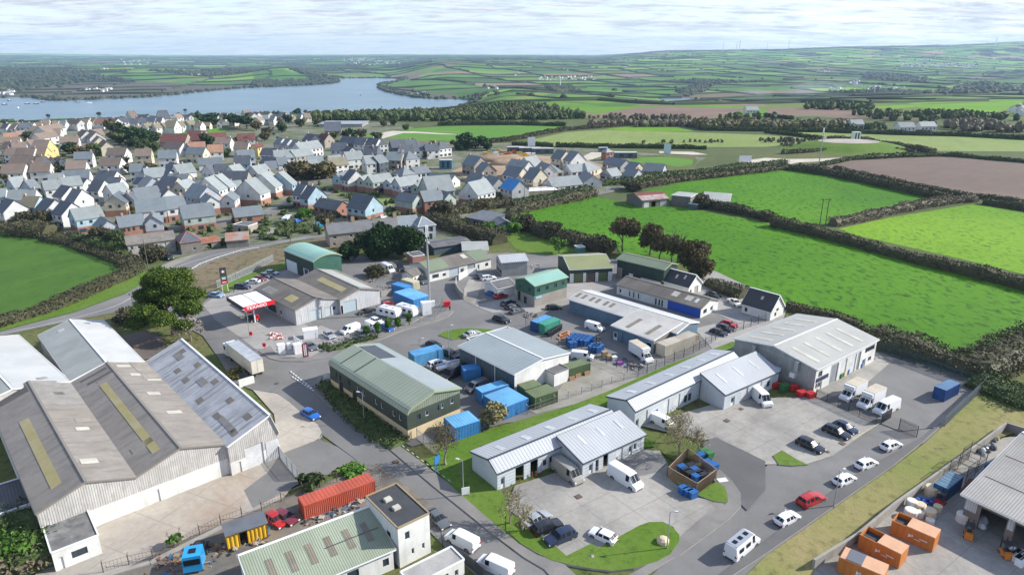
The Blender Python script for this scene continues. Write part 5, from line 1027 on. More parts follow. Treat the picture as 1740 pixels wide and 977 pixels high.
# big pine by the access road: flat layered crown
x,y=tp('C0',1150,272)
tree('pine_tree','big spreading pine with layered green crown beside the access road',x,y,15.5,11.5,M_PINE,4.5,1.9,.22,27,'pine')
x,y=tp('C0',1270,310)
tree('bare_tree','leafless grey shrub tree leaning under the big pine',x,y,6,5,M_TWG,1.5,.25,.25,8,bare=True,trunk=M_TWG)
x,y=tp('B1',920,635)
tree('evergreen_tree','huge dense dark evergreen tree in front of the stone cottages',x-4,y+3,10,7.2,M_TG,1,1.9,.36,18)
tree('evergreen_tree','second dense dark evergreen merging with the huge one',x+4.5,y+4,9.3,6.6,M_TG,1,1.9,.36,14)
for (k,a,b_,h,rw,m,lab,nm,th) in [
 ('B2',775,575,11,6.0,M_TB,'rounded red brown tree behind the olive roofed workshop','autumn_tree',3),
 ('B2',955,600,10.5,4.8,M_TB,'red brown tree behind the middle of the bottle green barn','autumn_tree',3),
 ('B2',1020,640,9,4.5,M_TB,'lower red brown tree beside the tall barn ridge','autumn_tree',3),
 ('B2',1100,665,9,3.0,M_TO,'thin ivy clad tree at the end of the bottle green barn','autumn_tree',3),
 ('B2',1135,680,9,2.6,M_TO,'narrow bare tree between the barn and the red brown crown','autumn_tree',4),
 ('B2',1225,735,10,6.0,M_TB,'red brown tree beside the white gabled cottage','autumn_tree',3),
 ('B2',1290,760,6.5,4.5,M_TB,'low brown tree in the pasture hedge beside the cottage','autumn_tree',1.5),
 ('B2',640,600,6,4.5,M_HB,'dark brown bush tree left of the red brown tree row','bush',1),
 ('B2',350,590,5,3.6,M_LG,'bright green rounded tree on the garden lawn','garden_tree',1),
 ('B2',300,490,6,5,M_HB,'brown bush in the hedge above the garden lawn','bush',1),
 ('B2',120,440,6,5,M_HB,'dark brown bush at the top of the garden','bush',1),
 ('B2',60,470,5,3.5,M_LG,'green bush beside the small garden shed roof','bush',1),
 ('B2',855,175,5,6,M_HB,'dark bramble bush behind the red roofed barn','bush',.6),
 ('B2',800,160,4.5,5,M_HB,'smaller bramble bush left of the one behind the red roofed barn','bush',.6),
 ('B2',1290,290,6,5,M_HB,'brown bush standing between the two field sheds','bush',.6),
 ('C1',1330,945,0,0,None,'','',0),
 ('C1',1590,860,3.6,3.7,M_TY,'bare pale rounded shrub beside the blue containers','shrub',.5),
 ('B0',1030,640,5.5,4.6,M_HB,'big brown bush beside the parked car by the derelict cottages','bush',.5),
 ('B0',1230,580,4.5,2.4,M_LG,'yellow green shrub in front of the hipped slate house','shrub',.5),
 ('B0',700,530,6,5,M_HB,'dark ivy bush at the end of the derelict cottages','bush',.5),
 ('B0',800,560,6.5,4.5,M_HG,'dark green bush climbing the derelict cottage wall','bush',.5),
 ('B0',280,410,6,6,M_HB,'large dark bush at the top of the corner field','bush',.5),
 ('B0',180,400,5,6,M_HB,'spreading bramble bush left of the large dark one','bush',.5),
 ('B0',0,445,4,4,M_HB,'round bush standing alone in the corner field','bush',.5),
 ('C0',910,185,3.5,6.5,M_HB,'low round thicket on the verge behind the great shed','bush',.4),
 ('C0',1560,565,2.4,2.2,M_TO,'small rusty bush behind the long lorry','bush',.4),
 ('D1',390,395,2.4,2.6,M_HG,'scraggy green bush beside the red container','bush',.4),
 ('D1',660,300,1.0,3.0,M_LG,'low bright green bush at the yard corner','bush',.2),
 ('D0',1165,790,1.7,1.3,M_LG,'small green sapling in the stained concrete yard','sapling',.8),
 ('D0',60,820,3.2,7,M_LG,'bright green thicket at the bottom left corner','bush',.3),
 ('D0',150,900,3.0,7,M_HD,'dead grass coloured thicket beside the annex','bush',.3),
 ('B1',640,640,6,4.5,M_TG,'dark green bush beside the curved green shed','bush',.5),
 ('B1',720,560,5,3.8,M_TG,'dark bush left of the huge evergreen','bush',.5),
 ('B1',830,740,3.6,4.5,M_HB,'brown bramble heap behind the blue containers','bush',.3),
 ('B1',340,370,5,4.0,M_LG,'green bush behind the parked caravan','bush',.5),
 ('B1',490,400,4.5,5,M_HB,'brown bush beside the road at the allotments','bush',.5),
 ('T7',1230,600,4.2,5,M_TB,'rusty orange bush beside the white and brick house','bush',.4),
 ('T7',1020,790,2.5,0.1,None,'','',0),
 ('T7',720,690,6,6,M_HB,'brown thorn bush behind the stone cottages','bush',.5),
 ('T7',1400,900,4,6,M_LG,'green garden bush beside the polytunnel','bush',.4),
 ('T7',1690,840,4.5,5,M_LG,'green bush at the end of the garden barn','bush',.4)]:
    if m is None: continue
    x,y=tp(k,a,b_); tree(nm,lab,x,y,h,rw,m,th,1.0,.34 if h>4.5 else .28,10 if h>5 else 7)
# street side bare trees
for (k,a,b_,h,rw,m,lab) in [('D1',1285,250,7.2,3.0,M_TB,'half bare tree with red brown leaves on the lawn by the green roofed unit'),
 ('D2',30,640,5.4,2.2,M_TY,'bare pale tree on the corner lawn behind the silver car'),
 ('D2',110,690,4.6,1.9,M_TY,'bare pale tree on the corner lawn beside the parked dark cars'),
 ('D2',1140,195,6.2,3.6,M_TY,'thin leaved tree beside the wooden bin store'),
 ('D2',1270,190,5.0,2.2,M_TY,'small bare tree just behind the wooden bin store'),
 ('C2',1140,975,5.5,3.2,M_TY,'thin leaved tree in front of the upper unit row')]:
    x,y=tp(k,a,b_); o=tree('street_tree',lab,x,y,h,rw,m,h*.28,.16,.11,9,bare=True,trunk=M_TWG,group='half bare street trees')
for i,(a,b_) in enumerate(((1440,450),(1585,400),(1730,330))):
    x,y=tp('V3',a,b_); tree('conical_tree',('slim green column tree nearest the two caravans','slim green column tree beside the white van','slim green column tree nearest the fuel compound gate')[2-i],x,y,3.4,1.0,M_LG,.9,1.6,.2,5,'col',group='slim trees along the car compound fence')
for i,(a,b_) in enumerate(((160,900),(285,860),(435,810))):
    x,y=tp('V4',a,b_); tree('conical_tree',('slim green column tree in front of the blue covered car','slim green column tree in front of the first caravan','slim green column tree in front of the second caravan')[i],x,y,3.4,1.0,M_LG,.9,1.6,.2,5,'col',group='slim trees along the car compound fence')
# small clump library for town trees and tree belts
PT_={}
def proto(kind):
    if kind in PT_: return PT_[kind]
    m={'g':M_TG,'b':M_TB,'o':M_HG,'h':M_HB,'p':M_TG}[kind]; b=MB(); tb=MB(); tb.tube([(0,0,-.3),(0,0,3)],[.3,.2],6)
    for i in range(8):
        a=i*2.4; rr=R.uniform(0,2.6); c=Vector((rr*cos(a),rr*sin(a),R.uniform(2.2,5.5)+(2 if kind=='p' else 0))); s=R.uniform(1.5,2.3); sz=(s,s,s*(.8 if kind!='p' else .4)); blob(b,c,tuple(v*.8 for v in sz),7,4,.2)
        for _ in range(75):
            v=Vector((R.gauss(0,1),R.gauss(0,1),R.gauss(0,1))).normalized()*R.uniform(.8,1.2); leafquad(b,c+Vector((v.x*sz[0],v.y*sz[1],v.z*sz[2])),R.uniform(.35,.8))
    PT_[kind]=(b.mesh('crown',m),tb.mesh('trunk',M_TRK)); return PT_[kind]
def ttree(u,v,s,kind,label,group='trees among the town houses',sz=1.0):
    p=on(u,v) if v<215 else gp(u,v); cm,tm=proto(kind); nm={'g':'evergreen_tree','b':'autumn_tree','o':'garden_tree','h':'bush','p':'pine_tree'}[kind]
    o=empty(nm,label,'tree',frame(p.x,p.y,R.uniform(0,6),p.z),group); k=s/7.5
    for me,n in ((cm,'crown'),(tm,'trunk')):
        c=link(n,me,o); c.scale=(k*sz,k*sz,k)
    return o
# ---------------- vehicles
def paint(n,c,rough=.28,metal=.0): return plain('paint '+n,c,rough,metal,.7)
PC={'white':paint('white',(.72,.73,.74)),'silver':paint('silver',(.42,.44,.46),.3,.4),'black':paint('black',(.012,.013,.016)),'navy':paint('navy',(.015,.025,.06)),'grey':paint('grey',(.10,.11,.12)),'red':paint('red',(.42,.015,.012)),
'blue':paint('blue',(.012,.11,.42)),'champ':paint('champagne',(.38,.36,.31),.3,.3),'lblue':paint('pale blue',(.20,.32,.45)),'green':paint('green',(.03,.12,.05)),'yellow':paint('yellow',(.65,.42,.02)),'orange':paint('orange',(.62,.20,.02)),'maroon':paint('maroon',(.16,.02,.03)),'cream':paint('cream',(.62,.60,.52)),'sky':paint('sky blue',(.02,.30,.62))}
TYRE=plain('tyre rubber',(.018,.018,.018),.85); RIM=plain('alloy rim',(.35,.36,.37),.35,.6); LMP=plain('headlamp glass',(.75,.78,.8),.15); TLM=plain('tail lamp',(.35,.01,.01),.3); PLAS=plain('black plastic',(.03,.03,.03),.7); CGL=plain('car glass',(.014,.020,.025),.35,0,.0,.12); PLT=plain('number plate',(.7,.65,.3),.6)
# stations from the nose: x, shoulder z, top z, half width, half width at top, glass flags of the segment behind (s side, t top)
ST={
'hatch':(4.15,[(2.07,.50,.52,.74,.6,''),(1.98,.70,.74,.86,.7,''),(1.1,.88,.92,.89,.72,''),(.95,.90,.95,.89,.68,'ts'),(.30,.93,1.40,.90,.60,'s'),(-.35,.94,1.46,.90,.61,''),(-.43,.94,1.46,.90,.61,'s'),(-1.15,.96,1.41,.90,.60,''),(-1.45,.97,1.36,.89,.59,'t'),(-1.9,.98,1.02,.87,.66,''),(-2.03,.80,.84,.84,.66,''),(-2.08,.48,.52,.78,.6,'')],(1.30,-1.28),.31),
'saloon':(4.6,[(2.3,.50,.52,.74,.6,''),(2.2,.66,.70,.86,.7,''),(1.25,.86,.90,.90,.72,''),(1.05,.88,.93,.90,.68,'ts'),(.30,.92,1.38,.90,.58,'s'),(-.40,.93,1.42,.90,.60,''),(-.48,.93,1.42,.90,.60,'s'),(-1.1,.95,1.34,.90,.58,'ts'),(-1.75,.96,1.02,.88,.66,''),(-2.2,.95,.99,.85,.66,''),(-2.3,.50,.54,.78,.6,'')],(1.42,-1.38),.32),
'suv':(4.55,[(2.27,.58,.60,.76,.62,''),(2.18,.86,.90,.90,.74,''),(1.2,1.02,1.06,.93,.76,''),(1.0,1.04,1.10,.93,.72,'ts'),(.40,1.07,1.58,.94,.66,'s'),(-.30,1.08,1.66,.94,.67,''),(-.38,1.08,1.66,.94,.67,'s'),(-1.25,1.09,1.64,.94,.66,''),(-1.35,1.09,1.64,.94,.66,'s'),(-1.85,1.10,1.58,.93,.65,'t'),(-2.16,1.08,1.14,.90,.72,''),(-2.27,.6,.64,.84,.66,'')],(1.42,-1.40),.36),
'van':(4.9,[(2.42,.62,.64,.80,.66,''),(2.34,.95,.99,.92,.76,''),(1.75,1.10,1.16,.94,.78,'t'),(1.05,1.15,1.86,.95,.74,'s'),(.35,1.16,1.93,.95,.76,''),(.27,1.16,1.93,.95,.76,''),(-2.3,1.16,1.90,.95,.76,''),(-2.42,.62,1.80,.94,.76,'')],(1.50,-1.45),.33),
'bigvan':(5.9,[(2.92,.66,.68,.88,.72,''),(2.84,1.0,1.06,.98,.8,''),(2.25,1.20,1.28,1.0,.84,'t'),(1.5,1.25,2.30,1.01,.80,'s'),(.80,1.26,2.42,1.02,.83,''),(.7,1.26,2.42,1.02,.83,''),(-2.8,1.26,2.40,1.02,.83,''),(-2.94,.66,2.34,1.0,.83,'')],(1.9,-1.75),.35),
'cab':(2.2,[(2.6,.66,.68,.88,.72,''),(2.52,1.0,1.06,.98,.8,''),(1.95,1.22,1.30,1.0,.84,'t'),(1.35,1.26,2.1,1.01,.82,'s'),(.7,1.28,2.15,1.01,.84,''),(.55,.66,2.15,1.0,.84,'')],(1.75,-1.9),.36),
'mini':(3.85,[(1.92,.50,.52,.74,.6,''),(1.84,.78,.82,.84,.7,''),(1.05,.92,.96,.86,.72,''),(.85,.93,.98,.86,.70,'ts'),(.35,.95,1.40,.86,.66,'s'),(-.30,.95,1.43,.86,.66,''),(-.37,.95,1.43,.86,.66,'s'),(-1.35,.96,1.40,.86,.65,'t'),(-1.75,.96,1.0,.85,.7,''),(-1.90,.5,.54,.80,.66,'')],(1.22,-1.22),.31),
'pickup':(5.2,[(2.6,.62,.64,.78,.64,''),(2.5,.95,.99,.90,.74,''),(1.5,1.05,1.10,.92,.76,''),(1.3,1.07,1.12,.92,.74,'ts'),(.75,1.10,1.66,.92,.66,'s'),(-.2,1.10,1.70,.92,.67,'s'),(-.75,1.10,1.62,.92,.66,'t'),(-.85,1.05,1.10,.92,.80,''),(-2.5,1.05,1.09,.91,.8,''),(-2.6,.62,.66,.88,.8,'')],(1.6,-1.55),.38)}
def wheel_mesh(r,w=.2):
    b=MB(); n=14
    pts=[(0,-w/2,0),(0,w/2,0)]; b.tube(pts,r,n,0)
    b.tube([(0,-w/2-.012,0),(0,w/2+.012,0)],r*.62,n,1); b.tube([(0,-w/2-.02,0),(0,w/2+.02,0)],r*.2,6,0)
    return b
WM={}
def car_parts(root,typ,col,dx=0.0,roofbars=False):
    L,S,wx,wr=ST[typ]; b=MB(); gsd=MB(); zb=wr*.62
    def ring(s,i):
        x,zs,ztp,w_,wt,_=s; x+=dx; lo=zb+.0 if 0<i<len(S)-1 else zb+.12
        return [(x,-w_*.90,lo),(x,-w_,lo+.18),(x,-w_*1.0,min(zs*.8,zs-.05)),(x,-w_*.965,zs),(x,-wt,max(ztp-.045,zs+.005)),(x,-wt*.78,ztp),(x,0,ztp+.015),(x,wt*.78,ztp),(x,wt,max(ztp-.045,zs+.005)),(x,w_*.965,zs),(x,w_,min(zs*.8,zs-.05)),(x,w_,lo+.18),(x,w_*.90,lo)]
    RG=[ring(s,i) for i,s in enumerate(S)]
    for i in range(len(S)-1):
        fl=S[i][5]; A,B=RG[i],RG[i+1]
        for j in range(12):
            isg=('s' in fl and j in(3,8)) or ('t' in fl and j in (4,5,6,7))
            q=[A[j],B[j],B[j+1],A[j+1]]
            if isg:
                c=Vector((sum(p[0] for p in q)/4,sum(p[1] for p in q)/4,sum(p[2] for p in q)/4)); qq=[tuple(c+(Vector(p)-c)*.90) for p in q]
                b.q(q); nn=(Vector(q[1])-Vector(q[0])).cross(Vector(q[3])-Vector(q[0])).normalized()*.012; nn=nn if nn.dot(c-Vector((c.x,0,.8)))>0 else -nn
                gsd.q([tuple(Vector(p)+nn) for p in qq])
            else: b.q(q)
        b.q([A[0],A[12],B[12],B[0]],1)
    b.q(RG[0][::-1]); b.q(RG[-1])
    # dark arches, sills, bumpers
    for x in wx:
        for sy in (-1,1):
            k=len(b.v); n=12; y=sy*(S[3][3]+.012)
            b.v.append((x+dx,y,wr)); b.v+=[(x+dx+wr*1.22*cos(pi*q/n-.12*(1-2*q/n)),y,wr+wr*1.22*sin(pi*q/n)) for q in range(n+1)]
            for q in range(n): b.f.append((k,k+1+q,k+2+q)); b.m.append(1)
    xr=S[-1][0]+dx; xf=S[0][0]+dx
    b.box(xf-.06,xf+.03,-.6,.6,zb+.12,zb+.24,1); b.box(xr-.03,xr+.06,-.62,.62,zb+.12,zb+.24,1)
    if roofbars:
        for sy in (-1,1): b.bar((.3+dx,sy*.62,ST[typ][1][5][2]+.05),(-1.4+dx,sy*.62,ST[typ][1][5][2]+.02),.04,.04,1)
    b.build('body',[col,PLAS],root,smooth=False); 
    if gsd.v: gsd.build('windows',[CGL],root)
    for sx,m,nm in ((1,LMP,'headlight'),(-1,TLM,'tail_light')):
        s=S[1] if sx>0 else S[-2]; X=(xf-.10 if sx>0 else xr+.08); z=s[1]-.12
        for sy in (-1,1):
            l=MB(); l.box(X-.10*1,X+.12*sx+.0,sy*(s[3]-.30),sy*(s[3]-.03),z-.12 if sx>0 else z-.22,z+.04); l.build(nm,m,root)
    mb=MB()
    for sy in (-1,1): 
        mm=MB(); mm.box(S[3][0]+dx-.12,S[3][0]+dx+.02,sy*(S[3][3]),sy*(S[3][3]+.18),S[3][1]+.02,S[3][1]+.16); mm.build('wing_mirror',[col],root)
    key=wr
    if key not in WM: WM[key]=wheel_mesh(wr).mesh('wheel',[TYRE,RIM])
    for x in wx:
        for sy in (-1,1): link('wheel',WM[key],root,Matrix.Translation((x+dx,sy*(S[3][3]-.09),wr)))
VP={}
def vproto(typ,col):
    if (typ,col) in VP: return VP[(typ,col)]
    o=empty({'hatch':'parked_car','saloon':'parked_car','suv':'parked_car','mini':'parked_car','van':'parked_van','bigvan':'parked_van','camper':'camper_van','luton':'box_truck','pickup':'pickup_truck','dropside':'flatbed_truck'}[typ],'','',Matrix.Identity(4))
    c=PC[col]
    if typ=='camper':
        car_parts(o,'bigvan',c); b=MB(); b.box(-2.75,1.2,-.8,.8,2.38,2.46); b.build('roof_panel',PC['silver'],o)
        for x in (.5,-.8,-2.0): q=MB(); q.box(x-.3,x+.3,-.3,.3,2.46,2.56,0,.9); q.build('roof_vent',CGL,o)
        for x in (-.2,-1.8):
            for sy in (-1,1): q=MB(); q.box(x-.45,x+.45,sy*.99,sy*1.03,1.35,1.95); q.build('window',CGL,o)
    elif typ=='luton':
        car_parts(o,'cab',c,1.0); b=MB(); b.box(-2.8,1.55,-1.05,1.05,.95,3.15); b.box(1.5,2.2,-1.0,1.0,2.35,3.1); b.build('cargo_box',PC['white'],o)
        q=MB(); q.box(-2.82,1.57,-1.07,1.07,3.15,3.19); q.build('roof_panel',mat('stained box top',(.50,.44,.33),(.42,.38,.30),.8,var=.15),o)
        q=MB(); q.box(-2.7,1.6,-.4,.4,.5,.95); q.build('chassis',PLAS,o)
    else: car_parts(o,typ,c,roofbars=typ=='suv')
    VP[(typ,col)]=o; o['used']=0
    return o
CATS={'hatch':'car','saloon':'car','suv':'car','mini':'car','van':'van','bigvan':'van','camper':'van','luton':'truck','pickup':'truck'}
def veh(typ,col,k,x1,y1,x2,y2,label,group=None,z=.6):
    """rear end and nose as seen in the photo, at about half height"""
    A,B=g(k,x1,y1,z),g(k,x2,y2,z); c=(A+B)/2; rz=atan2(B.y-A.y,B.x-A.x); o=vproto(typ,col); M=frame(c.x,c.y,rz)
    if o['used']: o=copytree(o,M)
    else: o.matrix_world=M; o['used']=1
    o['label']=label; o['category']=CATS[typ]
    if group: o['group']=group
    return o
GY='cars parked by the units'
VH=[
('camper','white','D2',1480,860,1650,720,'white camper van driving at the head of the estate road'),
('hatch','white','D3',80,635,210,565,'white estate car parked last in the kerbside row behind the red one'),
('suv','red','D3',240,505,370,450,'red car parked in the kerbside row'),
('hatch','white','D3',470,370,580,315,'white hatchback parked just beyond the red car and by the lamp post'),
('hatch','white','D3',615,260,725,215,'white hatchback third beyond the red car in the kerbside row'),
('hatch','white','D3',785,135,885,95,'white hatchback at the far end of the kerbside row near the open gate'),
('suv','black','D3',230,85,370,150,'black estate car nearest the small green island'),
('suv','black','D3',405,0,545,60,'black car parked between another black car and the navy one'),
('hatch','navy','C3',470,850,600,915,'navy car parked nearest the fenced yard gate'),
('saloon','silver','D2',130,640,270,565,'silver saloon parked nearest the lower unit row'),
('suv','black','D2',195,690,350,630,'black car parked between the silver saloon and the charcoal estate'),
('suv','navy','D2',445,690,275,760,'dark slate estate car parked beside the corner lawn'),
('mini','white','D2',700,740,590,690,'small white car with black trim parked beside the lawn point'),
('bigvan','champ','D2',330,245,490,365,'champagne coloured high roof van at the lower unit row door'),
('bigvan','white','D2',715,295,870,390,'white van with open door and roof rack in the middle of the lower yard'),
('luton','white','C3',650,630,520,700,'white box truck parked nearest the large beige roofed unit'),
('luton','white','C3',770,680,640,750,'white box truck parked between the first box truck and the white van'),
('bigvan','white','C3',865,735,745,790,'white high roof van parked beside the fence gate'),
('bigvan','white','C2',1640,650,1740,740,'white long van parked at the upper unit row') ,
('van','white','C2',980,825,1100,880,'white small van parked at the near end of the upper unit row'),
('hatch','blue','C1',335,770,425,820,'bright blue hatchback driving down the estate road'),
('suv','black','C1',1600,155,1700,185,'black car driving at the road junction by the triangle of grass'),
('saloon','silver','C1',1400,280,1505,245,'silver estate car parked on the triangle of grass'),
('hatch','black','C1',1165,320,1240,350,'black hatchback parked beyond the blue container'),
('suv','black','C1',1280,385,1350,420,'black car parked between the blue container and the grey green unit'),
('suv','white','C1',1170,480,1280,450,'white estate car parked beside the inflatable boat'),
('bigvan','black','C1',1385,500,1275,560,'black van parked behind the inflatable boat'),
('van','grey','C1',1545,590,1425,640,'dark grey van parked beside the small blue container'),
('hatch','silver','C1',470,250,535,290,'silver blue car parked behind the gas bottle cage'),
('van','white','C1',680,225,610,250,'white small van parked facing left in the car compound') ,
('saloon','grey','C1',690,240,750,290,'dark grey car parked between the two white vans in the compound'),
('van','white','C1',745,195,845,245,'white van parked beside the covered blue car'),
('hatch','white','C1',785,165,850,190,'white estate car parked behind the white van in the compound'),
('hatch','blue','C1',845,205,930,240,'blue covered car parked in front of the two caravans'),
('saloon','black','C1',800,100,705,125,'black saloon parked alone against the filling station building'),
('hatch','red','C1',860,75,940,60,'red hatchback parked beside the double blue container'),
('saloon','grey','C1',890,100,970,85,'dark grey car parked in front of the red hatchback'),
('hatch','grey','C1',345,320,420,370,'blue grey car parked behind the price boards'),
('hatch','black','V2',470,670,580,750,'black car standing under the filling station canopy'),
('hatch','lblue','V2',-10,395,125,410,'pale blue car leaving the forecourt by the tall price sign'),
('suv','navy','V2',330,290,480,300,'dark blue car parked beside the black bollards'),
('hatch','white','V2',630,225,460,220,'white car parked nearest the price sign in the fence side row'),
('hatch','maroon','V2',590,175,690,195,'maroon car parked between the white one and the grey one'),
('hatch','grey','V2',660,135,770,155,'grey car parked between the maroon one and the silver one'),
('hatch','silver','V2',740,100,850,110,'silver blue car parked at the far end of the fence side row'),
('suv','black','B0',1095,600,1145,630,'black car parked outside the derelict cottages'),
('suv','navy','V5',95,155,270,80,'dark blue pickup parked beside the two storey green unit'),
('hatch','black','V5',150,195,330,145,'black car parked second from the two storey green unit'),
('hatch','grey','V5',215,245,385,200,'charcoal car parked third from the two storey green unit'),
('hatch','black','V5',720,180,860,170,'black car parked beside the long blue unit end'),
('van','white','V5',1240,415,1430,470,'white small van parked in front of the long blue unit shutters'),
('van','white','V5',1080,820,1260,840,'white minibus parked behind the grey green unit'),
('luton','white','C2',830,370,950,445,'white box truck with mossy roof parked by the back lawn fence'),
('suv','grey','V4',540,180,670,255,'dark grey car parked beside the white office hut'),
('suv','black','V4',300,20,340,80,'black car parked in the scrap yard behind the office hut'),
('bigvan','white','V4',100,40,200,90,'white van parked among the scrap behind the office hut'),
('hatch','blue','V4',1480,370,1600,410,'dark blue car parked at the low white garage'),
('hatch','red','V4',1610,420,1680,400,'red car at the end of the low white garage'),
('hatch','black','V4',1330,170,1460,140,'black car parked by the office windows of the grey clad unit'),
('suv','white','V4',1410,190,1560,170,'white car roof beside the black one near the grey clad unit'),
('hatch','red','C2',1440,185,1525,210,'red car parked in the north lane yard beyond three black ones'),
('hatch','black','C2',1415,210,1500,240,'black car parked just in front of the red one in the north lane yard'),
('hatch','black','C2',1375,240,1450,265,'black car parked nearest the big unit fence in the north lane yard'),
('pickup','cream','B2',1490,900,1545,935,'old cream and rust pickup parked beside the white dark roofed house'),
('hatch','black','B2',1345,855,1415,875,'black car beside the pasture hedge behind the white range'),
('van','white','D1',1470,790,1310,710,'white van parked nearest the two storey office block'),
('van','white','D1',1700,960,1520,880,'white van parked last at the bottom edge of the street'),
('saloon','grey','D1',1180,560,1270,640,'dark green grey saloon parked against the two storey office block'),
('hatch','red','V6',940,290,1060,370,'red and white scrap car beside the red container') ,
('hatch','maroon','V6',1070,270,1190,330,'dark red scrap car with black bonnet beside the red container'),
('van','sky','T6',690,830,830,810,'light blue van parked at the allotments by the main road'),
('hatch','blue','T6',470,760,560,730,'blue covered car at the allotments behind the yellow trailer'),
('hatch','navy','T6',345,340,405,360,'navy car parked outside the mint green house'),
('hatch','white','T2',1210,820,1300,810,'white car parked behind the brick garden wall'),
('hatch','white','T6',1610,705,1670,685,'white car parked beside the sky blue and brick house'),
('hatch','white','T1',1155,268,1205,272,'white car on the road by the flat topped pines'),
]
for v in VH:
    if v[7]: veh(*v[:8])
for (typ,col),o in list(VP.items()):
    if not o['used']: D.objects.remove(o)
for t_ in VP.values():
    try: del t_['used']
    except Exception: pass
for o in D.objects:
    if 'used' in o: del o['used']
# white van fleets far off: caravans
def caravan(k,x1,y1,x2,y2,label):
    A,B=g(k,x1,y1,1.2),g(k,x2,y2,1.2); c=(A+B)/2; o=empty('caravan',label,'caravan',frame(c.x,c.y,atan2(B.y-A.y,B.x-A.x)))
    b=MB(); pr=[(-3.1,.55),(-3.2,1.3),(-3.0,2.4),(-2.7,2.6),(2.5,2.6),(2.9,2.3),(3.25,1.5),(3.2,.6),(3.0,.45),(-3.0,.45)]
    b.q([(x,-1.12,z) for x,z in pr[::-1]]); b.q([(x,1.12,z) for x,z in pr])
    for i in range(len(pr)): a,c2=pr[i],pr[(i+1)%len(pr)]; b.q([(a[0],-1.12,a[1]),(c2[0],-1.12,c2[1]),(c2[0],1.12,c2[1]),(a[0],1.12,a[1])])
    b.build('body',PC['white'],o)
    for x in (-2,-.2,1.6):
        for sy in (-1,1): q=MB(); q.box(x-.45,x+.45,sy*1.11,sy*1.15,1.35,1.95); q.build('window',CGL,o)
    q=MB(); q.box(3.12,3.2,-.8,.8,1.35,1.75); q.build('front_window',CGL,o)
    for x in (-1.5,.6): q=MB(); q.box(x-.3,x+.3,-.3,.3,2.6,2.7,0,.9); q.build('roof_hatch',PC['silver'],o)
    for sy in (-1,1): link('wheel',WM[.33] if .33 in WM else wheel_mesh(.33).mesh('wheel',[TYRE,RIM]),o,Matrix.Translation((-.2,sy*1.05,.33)))
    q=MB(); q.bar((3.1,-.5,.5),(4.2,0,.5),.06); q.bar((3.1,.5,.5),(4.2,0,.5),.06); q.build('drawbar',PLAS,o)
caravan('V4',290,660,40,600,'white caravan with roof hatches parked nearest the covered blue car')
caravan('V4',530,640,270,570,'white caravan parked beside the double blue container')
caravan('T6',320,770,430,690,'white touring caravan on the allotments beside the main road')
# articulated lorry
def lorry():
    A,B=m_(440,632,1.5),m_(384,588,1.5); c=(A+B)/2; o=empty('articulated_lorry','long white curtain sided lorry parked beside the great grey shed','truck',frame(c.x,c.y,atan2(B.y-A.y,B.x-A.x)))
    cu=mat('cream curtain side',(.58,.55,.46),(.50,.47,.40),.6,rib=1.3,axis=0,ribd=.25,var=.1)
    b=MB(); b.box(-8.2,4.2,-1.25,1.25,1.15,3.95); b.build('trailer_body',cu,o)
    q=MB(); q.box(-8.25,4.25,-1.28,1.28,3.95,4.02); q.build('trailer_roof',mat('grey trailer roof',(.40,.43,.46),None,.5,var=.08,rib=2.0,axis=0,ribd=.15),o)
    q=MB(); q.box(-8.28,-8.2,-1.2,1.2,1.2,3.9); q.bar((-8.3,0,1.2),(-8.3,0,3.9),.05); q.build('rear_door',cu,o)
    q=MB(); q.box(-8.0,6.9,-.5,.5,.75,1.15); q.build('chassis',PLAS,o)
    q=MB(); q.box(4.7,7.0,-1.22,1.22,.7,3.1,0,.96); q.box(4.7,6.0,-1.1,1.1,3.1,3.6,0,.85); q.build('cab',PC['white'],o)
    q=MB(); q.box(6.95,7.02,-1.05,1.05,1.9,2.8); q.build('windscreen',CGL,o)
    for sy in (-1,1): q=MB(); q.box(5.6,6.6,sy*1.2,sy*1.23,1.9,2.7); q.build('side_window',CGL,o)
    wm=wheel_mesh(.5,.3).mesh('wheel',[TYRE,RIM])
    for x in (-6.8,-5.5,-4.2,3.6,6.3):
        for sy in (-1,1): link('wheel',wm,o,Matrix.Translation((x,sy*1.05,.5)))
lorry()
# inflatable boat on its trailer
def boat():
    A,B=g('C1',1240,490,1.0),g('C1',1370,455,1.0); c=(A+B)/2; o=empty('inflatable_boat','pale grey inflatable boat on a trailer between the white car and the black van','boat',frame(c.x,c.y,atan2(B.y-A.y,B.x-A.x)))
    for sy in (-1,1): q=MB(); q.tube([(-3.2,sy*1.0,1.2),(0,sy*1.05,1.2),(2.2,sy*.8,1.3),(3.2,sy*.15,1.45)],[.28,.30,.28,.2],10); q.build('tube',PC['silver'],o,smooth=True)
    q=MB(); q.prism([(-3,-.9),(1.5,-.8),(3,0),(1.5,.8),(-3,.9)],.8,1.15); q.build('hull',PC['white'],o); q=MB(); q.box(-.8,.2,-.35,.35,1.15,2.0,0,.8); q.build('console',PC['white'],o)
    q=MB(); q.box(-3.7,-3.2,-.3,.3,.9,2.0,0,.8); q.build('outboard_motor',PLAS,o); q=MB(); q.bar((-3,0,.55),(4,0,.55),.1); q.bar((-3,-.9,.5),(-3,.9,.5),.1); q.bar((1,-.9,.5),(1,.9,.5),.1); q.build('trailer_frame',plain('galvanised',(.4,.42,.43),.5,.5),o)
    for sy in (-1,1): link('wheel',WM[.31],o,Matrix.Translation((-.8,sy*1.0,.31)))
boat()
